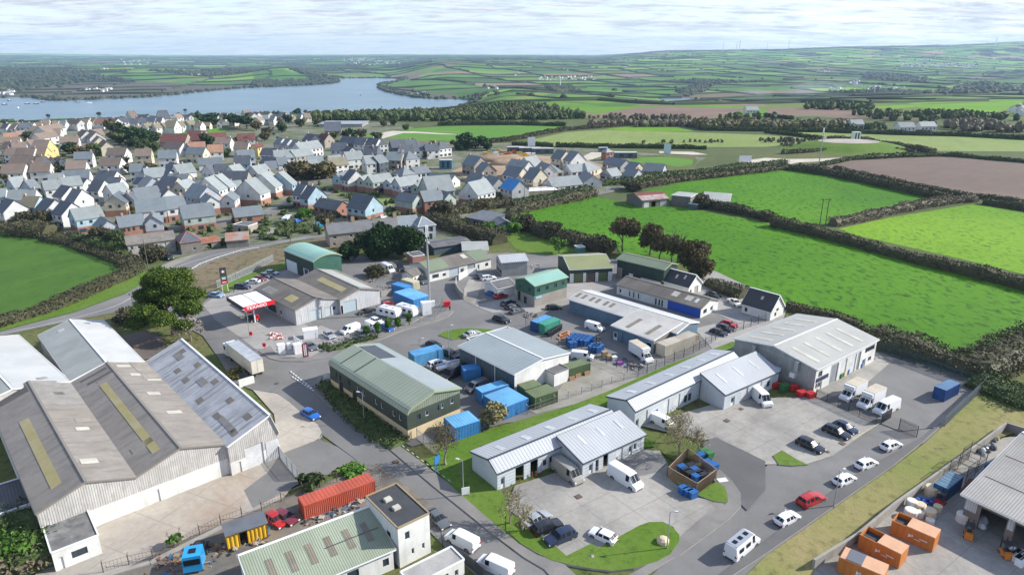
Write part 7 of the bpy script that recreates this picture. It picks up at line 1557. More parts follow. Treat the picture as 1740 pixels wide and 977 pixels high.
for i,(x,y,c,lab) in enumerate([(495,560,GB,'green bin at the shutter of the beige roofed unit'),(512,548,YB,'yellow bin at the shutter of the beige roofed unit'),(540,535,BB,'blue bin at the shutter of the beige roofed unit'),(630,490,BB,'blue barrel bin by the last doors of the beige roofed unit')]): wheelie('C3',x,y,c,lab,.9,.8)
# stacks of blue bins in the fenced container yard
n_=0
for (x0,y0,x1,y1,nx,ny) in ((1000,660,1270,700,5,3),(1290,770,1420,790,3,2)):
    for i in range(nx):
        for j in range(ny): wheelie('V5',x0+(x1-x0)*i/nx+j*28,y0+(y1-y0)*i/nx-j*26,BB,'blue wheeled bin standing in the packed block of bins',.42,1.05,'block of blue bins in the container yard',h=1.6)
for i in range(14): wheelie('V5',730+22*(i%7)+8*(i//7),540-14*(i%7)+ -22*(i//7)+30,BK,'dark bin in the rows beside the teal container',.42,.7,'rows of dark bins by the teal container')
wheelie('V5',1035,720,BB,'bright blue bin outside the container yard fence',.4,1.3,h=1.7)
def pallet_stack(k,x,y,label,n=5,w=1.2,m=None,rz=.3,load=None,lm=None,group='stacked goods'):
    p=g(k,x,y); o=empty('pallet_stack',label,'pallet stack',frame(p.x,p.y,rz),group); b=MB()
    for i in range(n):
        z=i*.15; b.box(-w/2,w/2,-.5,.5,z+.11,z+.14)
        for yy in (-.42,0,.42): b.box(-w/2,w/2,yy-.05,yy+.05,z,z+.11)
    b.build('pallet',m or WD_,o)
    if load: b=MB(); b.box(-w/2+.03,w/2-.03,-.5,.5,n*.15,n*.15+load); b.build('load',lm or mat('cardboard',(.36,.25,.14)),o)
for x,y,n,l,lm,lab in ((1460,840,2,1.2,None,'tall cardboard load on a pallet beside the blue bins'),(1520,870,2,.8,None,'lower cardboard load on a pallet next to the tall one'),(1590,880,2,.7,plain('white wrap',(.6,.6,.6)),'white wrapped pallet load by the yard fence'),(1660,940,1,.6,plain('purple wrap',(.25,.05,.3)),'purple topped load in the yard corner'),(1240,560,1,.3,None,'x')):
    if lab!='x': pallet_stack('V5',x,y,lab,n,load=l,lm=lm)
for i in range(9): pallet_stack('V5',870+28*(i%5)+20*(i//5),600-12*(i%5)-45*(i//5),'low pallet of orange boards in the container yard',1,1.3,plain('orange boards',(.55,.24,.10)),.4,.25,plain('orange boards',(.55,.24,.10)),'pallets of orange boards')
for x,y,lab in ((440,580,'pallet board leaning nearest the white annex'),(480,560,'second pallet board leaning on the green container'),(540,545,'third pallet board leaning on the green container')):
    p=g('C2',x,y); b=MB(); b.box(-.6,.6,-.06,.06,0,1.1); 
    for q in range(5): b.box(-.6,.6,-.12,-.06,.05+q*.22,.18+q*.22)
    o=b.build('leaning_pallet',mat('fresh timber',(.40,.24,.13))); o.location=p; o.rotation_euler=(-.25,0,.45); tag(o,lab,'pallet','pallets leaning on the green container')
# forklifts
def forklift(k,x,y,rz,label,col):
    p=g(k,x,y); o=empty('forklift_truck',label,'forklift',frame(p.x,p.y,rz)); b=MB(); b.box(-1.1,.5,-.5,.5,.3,1.0,0,.95); b.box(-1.2,-.6,-.5,.5,.4,1.2,0,.9); b.build('body',col,o)
    b=MB(); 
    for xx in (-.7,.5):
        for yy in (-.45,.45): b.bar((xx,yy,.9),(xx*.8,yy,2.1),.07)
    b.box(-.6,.45,-.5,.5,2.1,2.16); b.box(-.45,.0,-.25,.25,1.0,1.35); b.build('cab_guard',PLAS,o)
    b=MB(); 
    for yy in (-.3,.3): b.bar((.65,yy,.1),(.65,yy,2.5),.1); b.bar((.7,yy,.12),(1.7,yy,.12),.1,.05)
    b.build('mast',PLAS,o)
    wm=D.meshes.get('fork wheel') or wheel_mesh(.28,.2).mesh('fork wheel',[TYRE,RIM])
    for xx in (-.8,.35):
        for yy in (-.45,.45): link('wheel',wm,o,Matrix.Translation((xx,yy,.28)))
forklift('D3',1345,725,1.0,'orange forklift carrying white sacks in the recycling yard',PC['orange']); forklift('D3',1585,850,1.4,'orange forklift nearest the wrapped bales by the recycling shed',PC['orange']); forklift('V5',1380,680,1.6,'black and white forklift in the container yard',PC['grey']); forklift('V7',700,850,.6,'small red lifting machine beside the blue drums',PC['red'])
# sacks, drums and tubs on the recycling yard
def drum(k,x,y,r,h,m,label,group=None,name='tub',z=0):
    p=g(k,x,y,z); b=MB(); b.lathe([(r*.92,0),(r,.1),(r,h*.3),(r*1.03,h*.32),(r,h*.35),(r,h*.95),(r*.9,h),(.01,h+.02)],0,0,14); o=b.build(name,m,smooth=False); o.location=(p.x,p.y,z); return tag(o,label,'tub',group)
WT=plain('off white plastic',(.62,.60,.54),.6); CRM=plain('cream plastic',(.55,.45,.30),.6); BDR=plain('blue drum plastic',(.02,.09,.35),.4)
for x,y,r,h,m,lab in ((1095,460,.95,1.9,CRM,'tall cream water tank beside the dark blue container'),(965,540,.75,1.6,WT,'white tank at the wall corner stack'),(960,600,.9,1.5,WT,'wide white tub in front of the wall corner'),(1020,560,.8,1.5,CRM,'cream tub between the two white ones'),(1022,600,.55,1.2,WT,'small white tub before the cream one'),(1085,600,.85,1.5,CRM,'round sand coloured tub nearest the orange skip'),(1090,640,.6,.9,WT,'short white tub beside the covered orange skip'),(1305,630,.85,1.6,WT,'open white round tub standing alone beside the forklift'),(1140,560,.6,1.2,CRM,'sand coloured tub at the pallet pile')):
    drum('D3',x,y,r,h,m,lab,'tubs and tanks on the recycling yard')
for i,(x,y) in enumerate(((1010,500),(1030,490),(1050,510),(1070,500),(1040,525),(1062,530),(1100,520),(1110,500))): drum('D3',x,y,.3,.9,BDR,'blue plastic drum in the group beside the cream tank','blue drums by the cream tank','drum')
for i,(x,y) in enumerate(((1362,520),(1372,545),(1358,540))): drum('D3',x,y,.32,1.6,BDR,('tall blue gas drum nearest the shed corner','second tall blue drum at the shed corner','front blue drum at the shed corner')[i],'blue drums by the shed corner','drum')
SK=plain('white woven sack',(.62,.64,.66),.8)
def sack(k,x,y,label,m=SK,s=.95,rz=0,group='bulk bags on the recycling yard',name='bulk_bag',cat='bag'):
    p=g(k,x,y); b=MB(); blob(b,(0,0,s*.5),(s*.62,s*.62,s*.62),8,6,.08); 
    for q in range(4): b.bar((.45*s*cos(q*1.57+.8),.45*s*sin(q*1.57+.8),s*.9),(.2*s*cos(q*1.57+.8),.2*s*sin(q*1.57+.8),s*1.3),.05)
    o=b.build(name,m); o.location=p; o.rotation_euler[2]=rz; return tag(o,label,cat,group)
for x,y,lab in ((1420,650,'white bulk bag nearest the forklift with sacks'),(1445,635,'white bulk bag beside the brown shed pillar'),(1435,670,'white bulk bag on the near side of its pair')): sack('D3',x,y,lab)
for i,(x,y) in enumerate(((1420,175),(1440,165),(1460,150),(1480,140),(1500,120),(1520,100),(1450,190),(1480,170),(1510,150),(1540,85))): sack('D3',x,y,['first','third','fifth','sixth','eighth','ninth','second','fourth','seventh','tenth'][i]+' pale bag along the retaining wall, counted away from the cages',R.choice((SK,CRM,PC['grey'])),R.uniform(.6,1.0),group='bags and scrap along the retaining wall')
for i,(x,y) in enumerate(((1620,870),(1650,885),(1640,850),(1680,900),(1700,870),(1690,920),(1670,860),(1720,900))): 
    p=g('D3',x,y); b=MB(); b.box(-.6,.6,-.45,.45,0,1.1,0,.97); b.box(-.62,.62,-.1,-.05,0,1.12); b.box(-.62,.62,.15,.2,0,1.12); o=b.build('wrapped_bale',(plain('black wrap',(.03,.03,.035),.3),plain('white wrap',(.6,.6,.6)),LETT)[i%3]); o.location=p; o.rotation_euler[2]=.5; tag(o,('black wrapped bale' if i%3==0 else 'white wrapped bale')+' stacked in front of the recycling shed','bale','wrapped bales by the recycling shed')
# wire cages
for i,(x,y,w_,h_) in enumerate(((1300,330,3.2,3.2),(1375,260,3.0,3.4))):
    p=g('D3',x,y); b=MB()
    for sx in (-1,1):
        for sy in (-1,1): b.bar((sx*w_/2,sy*1.2,0),(sx*w_/2,sy*1.2,h_),.08)
    for z_ in (.1,h_*.5,h_):
        for sy in (-1,1): b.bar((-w_/2,sy*1.2,z_),(w_/2,sy*1.2,z_),.06)
        for sx in (-1,1): b.bar((sx*w_/2,-1.2,z_),(sx*w_/2,1.2,z_),.06)
    for q in range(9):
        for sy in (-1,1): xx=-w_/2+w_*q/8; b.bar((xx,sy*1.2,0),(xx,sy*1.2,h_),.025)
    o=b.build('wire_cage',DKST); o.location=p; o.rotation_euler[2]=.62; tag(o,('black wire cage nearest the dark blue ribbed container','taller black wire cage behind the first one')[i],'cage','wire cages by the retaining wall')
def timber(k,x,y,rz,n,L,m,label,name='timber_bundle',cat='timber'):
    p=g(k,x,y); b=MB()
    for i in range(n): yy=(i%4-1.5)*.22; z_=.1+.18*(i//4); b.bar((-L/2+R.uniform(-.2,.2),yy,z_),(L/2+R.uniform(-.2,.2),yy+R.uniform(-.05,.05),z_),.16)
    o=b.build(name,m); o.location=p; o.rotation_euler[2]=rz; return tag(o,label,cat)
timber('D3',1340,400,.75,12,5,mat('rusty beams',(.22,.08,.04)),'bundle of rust brown beams beside the recycling shed')
# scrap yard between the workshop and the concrete yard
SCR=[mat('scrap rust',(.20,.08,.045),(.14,.07,.05),.9,var=.3),mat('scrap dark',(.05,.05,.055),None,.8,var=.3),mat('scrap pale',(.38,.36,.33),None,.8,var=.2),mat('scrap timber',(.34,.24,.14),None,.9,var=.2),mat('scrap blue',(.05,.15,.28),None,.7,var=.2)]
def scrap(k,x,y,r,label,n=40,mi=None,zz=.8):
    p=g(k,x,y); b=MB()
    for _ in range(n):
        a=R.uniform(0,6.28); d=r*R.random()**.6; q=Vector((d*cos(a),d*sin(a),R.uniform(.05,zz*(1-d/r*.7)+.1))); v=Vector((R.gauss(0,1),R.gauss(0,1),R.gauss(0,.3))).normalized()*R.uniform(.2,.9); b.bar(q-v/2,q+v/2,R.uniform(.05,.3),R.uniform(.03,.2),mi=R.choice(mi or range(5)))
    for _ in range(n//4):
        a=R.uniform(0,6.28); d=r*R.random()**.6; s=R.uniform(.15,.4); b.box(d*cos(a)-s,d*cos(a)+s,d*sin(a)-s,d*sin(a)+s,0,s*R.uniform(.6,1.6),R.choice(mi or list(range(5))),.9)
    o=b.build('scrap_heap',SCR); o.location=p; return tag(o,label,'scrap heap','heaps of scrap metal')
for k,x,y,r,lab,mi in (('D0',1190,880,3.0,'rust red scrap heap behind the blue lorry cab',[0,0,3]),('D0',1380,830,2.6,'scrap heap in front of the yellow store',[0,1,2,3,4]),('D0',1080,920,2.5,'scrap heap of pipes and timber nearest the picture edge',[0,3,4]),('V6',480,740,2.0,'dark scrap heap with forks below the yellow store',[1,1,2]),('V6',80,850,2.4,'rusty scrap heap beside the sky blue lorry cab',[0,3]),('V6',760,650,1.7,'scrap heap of tubs and boards beside the yellow store doors',[1,2,3]),('V6',960,470,1.5,'small scrap heap by the green tank',[1,4]),('D1',390,620,1.8,'dark scrap pile at the foot of the red container',[1,2]),('D1',560,570,1.8,'mixed scrap pile halfway along the red container',[1,4,2]),('D1',690,510,1.9,'green and black scrap pile near the office block',[1,2]),('V4',120,140,5,'scrap and vehicle parts behind the bramble heap',[1,2,0]),('V4',90,330,4,'dark vehicle scrap beside the blue container',[1,1,0]),('B1',750,770,4,'red and grey vehicle scrap behind the filling station building',[1,0,2]),('V3',1050,490,2.0,'pale scrap pile beside the compound fence',[2,2,1]),('V3',1200,460,2.2,'grey scrap pile in the middle of the compound fence',[2,1,2]),('C2',800,470,2.5,'mixed rubbish by the yard fence corner',[2,4,0]),('C2',870,490,1.6,'dark scrap at the yard fence corner',[1,1,2]),('V5',480,290,2.2,'traffic barriers and scrap beside the sky blue container',[2,0,1]),('C2',1240,280,2.0,'loose boards and rubble behind the rusty white box',[2,3]),('T6',60,890,3,'yellow and grey machinery parts on the allotments',[2,1]),('B2',190,680,2.5,'pale junk beside the grey clad unit',[2,2]),('C2',60,780,1.3,'loose white panels beside the large blue container',[2])):
    scrap(k,x,y,r,lab,34,mi)
# sky blue lorry cab
p=g('D0',1300,940,0); o=empty('lorry_cab','bright sky blue lorry cab in the scrap yard at the bottom edge','truck',frame(p.x,p.y,-1.3)); b=MB(); b.box(-1.2,1.2,-1.15,1.15,.7,2.9,0,.93); b.build('cab',PC['sky'],o); b=MB(); b.box(1.12,1.2,-.95,.95,1.7,2.5); b.build('windscreen',CGL,o); b=MB(); b.box(-.4,.4,-.4,.4,2.9,3.0); b.build('roof_hatch',CGL,o); b=MB(); b.box(-4.5,-1.2,-.5,.5,.6,.9); b.build('chassis',PLAS,o)
wm=D.meshes.get('lorry wheel') or wheel_mesh(.5,.3).mesh('lorry wheel',[TYRE,RIM])
for x in (.4,-2.6,-3.9):
    for sy in (-1,1): link('wheel',wm,o,Matrix.Translation((x,sy*1.0,.5)))
# air conditioners and ducts of the large unit
Lb,Wb=BU['_dim']
for i,(s,z_) in enumerate(((.42,1.9),(.47,1.9),(.24,2.0))):
    b=MB(); b.box(-.75,0,Wb*s-.5,Wb*s+.5,z_,z_+.9); b.build('air_conditioner',LETT,BU)
for s in (.20,.72): b=MB(); b.box(-.9,0,Wb*s-.35,Wb*s+.35,3.6,5.2); b.box(-.9,.6,Wb*s-.35,Wb*s+.35,5.1,5.7); b.build('duct',GALV,BU)
# small things
pole('D1',1220,292,2.8,'blue notice sign post beside the half bare tree',m=BLUE,name='sign_post',cat='sign',r=.06)
p=g('D1',1225,290); b=MB(); b.box(-.7,.7,-.05,.05,1.6,2.9); b.bar((-.6,0,0),(-.6,0,1.7),.1); b.bar((.6,0,0),(.6,0,1.7),.1); o=b.build('notice_board',BLUE); o.location=p; o.rotation_euler[2]=1.1; tag(o,'blue backed notice board on the lawn','notice board')
for k,x,y,rz,lab in (('D1',1413,455,.3,'small white sign leaning beside the lawn street lamp'),('C0',820,132,.3,'white sign board on the verge by the main road'),('C1',490,570,.5,'white sign at the corner of the green roofed unit')):
    p=g(k,x,y); b=MB(); b.box(-.6,.6,-.04,.04,.4,1.6); b.bar((-.5,0,0),(-.5,0,.5),.07); b.bar((.5,0,0),(.5,0,.5),.07); o=b.build('sign_board',LETT); o.location=p; o.rotation_euler[2]=rz; tag(o,lab,'sign')
p=g('D2',1040,770); b=MB(); b.lathe([(.75,0),(.85,.3),(.8,.8),(.45,1.1),(.01,1.15)],0,0,9); o=b.build('cream_tank',CRM); o.location=p; tag(o,'cream coloured dome on the corner lawn by the lamp','dome')
p=g('D2',567,866); b=MB(); blob(b,(0,0,.2),(.45,.35,.3),7,5,.2); o=b.build('boulder',M_KERB); o.location=p; tag(o,'small pale boulder on the corner lawn','boulder')
for k,x,y,w_,lab in (('D2',480,466,.9,'rusty square drain cover in the lower yard'),('C2',1465,848,.9,'square drain cover in the upper yard'),('C2',1560,770,.7,'small drain cover nearer the upper unit row'),('D3',512,112,.9,'paired drain cover beside the parking edge'),('D3',415,168,.5,'little drain cover by the black estate car'),('D1',950,232,.8,'worn drain cover in the street'),('C1',160,598,.5,'small drain cover at the junction')):
    P=g(k,x,y); b=MB(); b.box(-w_/2,w_/2,-w_/2,w_/2,0,LZ[0]+.02); o=b.build('drain_cover',mat('rusty iron cover',(.12,.085,.065),None,.8,var=.3)); o.location=P; o.rotation_euler[2]=.6; tag(o,lab,'drain cover')
p=g('D2',1440,350); pallet_stack('D2',1435,360,'white mattress and boards dumped beside the bin store',1,1.6,plain('white wrap',(.6,.6,.6)),.2,.3,plain('white wrap',(.6,.6,.6)),None); pallet_stack('D2',1490,418,'blue board dumped on the pavement by the bin store',1,1.4,BLUE,.1,.1,BLUE,None)
for i,(x,y) in enumerate(((92,375),(172,330),(198,325),(632,270),(708,240),(735,230),(805,195),(1190,755))):
    if i<7:
        p=g('D2',x,y); b=MB(); b.tube([(0,0,0),(0,0,1.0)],.07,8); b.tube([(0,0,1.0),(0,0,1.04)],.09,8); o=b.build('bollard',plain('brown red bollard',(.28,.08,.05))); o.location=p; tag(o,'thin red brown bollard before the lower unit row doors','bollard','bollards before the lower unit row')
# person walking by the compound gate
def person(k,x,y,label,top=(.02,.02,.03),leg=(.03,.03,.05),rz=0,step=.3):
    p=g(k,x,y); o=empty('person',label,'person',frame(p.x,p.y,rz)); 
    V=[(0,0,.95),(0,0,1.2),(0,0,1.42),(0,0,1.52),(0,0,1.62),(0,0,1.74),(0,.10,.90),(step*.5,.11,.50),(step*.35,.11,.08),(step*.35+.14,.11,.04),(0,-.10,.90),(-step*.3,-.11,.50),(-step*.9,-.11,.12),(-step*.9+.14,-.11,.05),(0,.20,1.40),(-.08,.25,1.12),(.08,.26,.88),(0,-.20,1.40),(.10,-.25,1.12),(.24,-.24,.92)]
    Ed=[(0,1),(1,2),(2,3),(3,4),(4,5),(0,6),(6,7),(7,8),(8,9),(0,10),(10,11),(11,12),(12,13),(2,14),(14,15),(15,16),(2,17),(17,18),(18,19)]
    rad=[.14,.13,.15,.06,.09,.07,.10,.07,.05,.04,.10,.07,.05,.04,.065,.05,.035,.065,.05,.035]
    me=D.meshes.new('body'); me.from_pydata(V,Ed,[]); bo=link('body',me,o); md=bo.modifiers.new('skin','SKIN'); me.skin_vertices.new() if not me.skin_vertices else None
    for i,r in enumerate(rad): me.skin_vertices[0].data[i].radius=(r,r)
    me.skin_vertices[0].data[0].use_root=True; bo.modifiers.new('sub','SUBSURF').levels=1
    m,t,pp=nodes('clothes '+label[:12]); q=G(t); s=q.n('ShaderNodeSeparateXYZ'); q.L(q.n('ShaderNodeTexCoord').outputs['Object'],s.inputs[0]); c=q.mix(q.M('GREATER_THAN',s.outputs[2],.95),leg,top); c=q.mix(q.M('GREATER_THAN',s.outputs[2],1.50),c,(.45,.28,.20)); q.L(c,pp.inputs['Base Color']); me.materials.append(m)
    h=MB(); blob(h,(-.02,0,1.72),(.10,.09,.08),8,5,.03); h.build('hair',plain('dark hair',(.03,.02,.015),.7),o); return o
person('V4',972,620,'person in dark clothes walking on the pavement by the red cabinet',rz=-1.4); person('V2',295,372,'person in black standing beside the price sign',rz=.5,step=.1); person('V3',1145,30,'person standing in the open doorway of the filling station building',rz=-1,step=.1)
# ---------------- the town
def hm(n,c,c2=None,**k): return mat('house '+n,c,c2,.8,sc=.4,fine=2,var=.07,rnd=.12,**k)
WL={'wh':(hm('white',(.62,.62,.60)),'white'),'cr':(hm('cream',(.58,.53,.40)),'cream'),'sk':(hm('sky blue',(.36,.50,.57),rib=.25,axis=2,ribd=.15),'sky blue'),'li':(hm('lilac grey',(.46,.49,.55),rib=.25,axis=2,ribd=.15),'lilac grey'),'sa':(hm('sage',(.42,.48,.42),rib=.25,axis=2,ribd=.15),'sage green'),
'st':(STO,'pale stone'),'na':(hm('dark slate hung',(.07,.085,.105)),'dark slate hung'),'br':(W_BRK,'red brick'),'ye':(hm('yellow',(.60,.47,.20)),'yellow'),'gy':(hm('mid grey',(.38,.39,.39)),'grey')}
RF={'l':(mat('pale slate roof',(.235,.265,.265),(.20,.225,.225),.65,sc=.3,fine=2.5,var=.12,rnd=.22),'pale grey'),'d':(mat('dark slate roof',(.085,.10,.12),(.07,.08,.095),.65,sc=.3,fine=2.5,var=.15,rnd=.3),'dark slate'),'m':(mat('blue slate roof',(.15,.175,.19),(.125,.15,.165),.65,sc=.3,fine=2.5,var=.12,rnd=.25),'blue grey'),
'b':(mat('brown tile roof',(.205,.155,.125),(.17,.135,.11),.85,sc=.3,fine=2,var=.2,rnd=.35,stain=(.20,.18,.12),amt=.5),'brown tiled'),'o':(mat('orange tile roof',(.36,.20,.13),None,.85,var=.15),'orange tiled'),'r':(mat('maroon tile roof',(.14,.055,.045),None,.85,var=.15,rnd=.2),'maroon'),'y':(mat('lichen slate roof',(.20,.18,.115),(.16,.145,.11),.85,sc=.3,fine=2,var=.2,rnd=.2),'lichened'),'u':(mat('blue membrane roof',(.02,.17,.45),(.03,.22,.5),.6,sc=.5,fine=1,var=.2),'bright blue unfinished')}
def _wm():
    b=MB(); b.box(-.5,.5,-.05,.06,-.5,.5); b.q([(-.42,.075,-.42),(-.42,.075,.42),(.42,.075,.42),(.42,.075,-.42)],1); return b.mesh('window',[DFR,GLASS])
WIN=_wm(); CHI=mat('house chimney',(.36,.22,.16),(.5,.45,.4),.9,sc=.2,rnd=.4)
ORD=['first','second','third','fourth','fifth','sixth','seventh','eighth','ninth','tenth','eleventh','twelfth','thirteenth','fourteenth','fifteenth','sixteenth','seventeenth','eighteenth','nineteenth','twentieth']
def gz(u,v,h):
    p=gp(u,v,h)
    for _ in range(3):
        if p.y>600: p=gp(u,v,zt(p.x,p.y)+h)
    return p
def house(k,ax,ay,bx,by,W,wl,rf,kind,h,label,brick,row):
    A=gz(*uv(k,ax,ay),h); B=gz(*uv(k,bx,by),h); z=min(zt(A.x,A.y),zt(B.x,B.y)); A=Vector(A[:2]);B=Vector(B[:2])
    if kind=='g':
        d=(B-A).normalized(); n=Vector((-d.y,d.x)); A2=B; B2=B+n*W; W_=(B-A).length; A,B,W=A2,B2,W_
    ux=(B-A).normalized(); uy=Vector((-ux.y,ux.x)); L=(B-A).length; far=A.y>430
    o=empty('bungalow' if h<4 else 'house',label,'house',Matrix(((ux.x,uy.x,0,A.x),(ux.y,uy.y,0,A.y),(0,0,1,z),(0,0,0,1))),row)
    r=h+W*.5*(.88 if h>4 else .7); b=MB(); hb=2.5 if brick else 0; wm,rm=WL[wl][0],RF[rf][0]
    cs=[(0,0),(L,0),(L,W),(0,W)]
    for i in range(4):
        p,q=cs[i],cs[(i+1)%4]
        if hb: b.q([(*p,-2),(*q,-2),(*q,hb),(*p,hb)],1)
        b.q([(*p,hb if hb else -2),(*q,hb if hb else -2),(*q,h),(*p,h)],0)
    hip=kind=='h'
    if not hip: b.q([(L,0,h),(L,W,h),(L,W/2,r)],0); b.q([(0,W,h),(0,0,h),(0,W/2,r)],0)
    b.build('wall',[wm,W_BRK],o); b=MB(); ov=.3; t=.14
    if hip:
        i=min(W/2,L/2-.2); E=[(-ov,-ov,h),(L+ov,-ov,h),(L+ov,W+ov,h),(-ov,W+ov,h)]; r0,r1=(i,W/2,r),(L-i,W/2,r); b.q([E[0],E[1],r1,r0]);b.q([E[2],E[3],r0,r1]);b.q([E[1],E[2],r1]);b.q([E[3],E[0],r0]); b.q(E[::-1])
    else:
        s=(r-h)/(W/2)
        for sg,y0 in ((1,-ov),(-1,W+ov)):
            ze=h-ov*s; q=[(-ov,y0,ze),(L+ov,y0,ze),(L+ov,W/2,r),(-ov,W/2,r)]
            if sg<0: q=q[::-1]
            u=[(x,y,z_+t) for x,y,z_ in q]; b.q(u); b.q(q[::-1])
            for i in range(4): j=(i+1)%4; b.q([q[i],q[j],u[j],u[i]])
    ro=b.build('roof',rm,o)
    if R.random()<.55 and rf!='u' and row!='x':
        c=MB(); x=R.choice((.08,.92,.5))*L; c.box(x-.35,x+.35,W/2-.35,W/2+.35,r-.9,r+1.0); c.build('chimney',CHI,ro)
    def win(x,y,z_,w,hh,ang): c=link('window',WIN,o); c.location=(x,y,z_); c.rotation_euler=(0,0,ang); c.scale=(w,1,hh)
    zs=[h-1.2]+([1.2] if h>4 else [])
    n=max(2,int(L/2.9)) if not far else max(2,min(3,int(L/3.5)))
    for z_ in zs[:1 if A.y>520 else 2]:
        for i in range(n):
            if R.random()<.9: win(L*(i+.5)/n,0,z_,R.choice((.8,1.1,1.5)) if z_>2 else R.choice((1.2,1.8,2.4)),1.05 if z_>2 else 1.4,pi)
    nearx=A.x>0
    fx,an=(L,-pi/2) if (uy.y>0 and ux.x>0) else (L,-pi/2)
    for f in ((.3,.7) if W>6.5 and kind=='g' else (.45,)):
        win(L,W*f,h-1.0,.9,1.1,-pi/2); win(0,W*f,h-1.0,.9,1.1,pi/2)
    return o
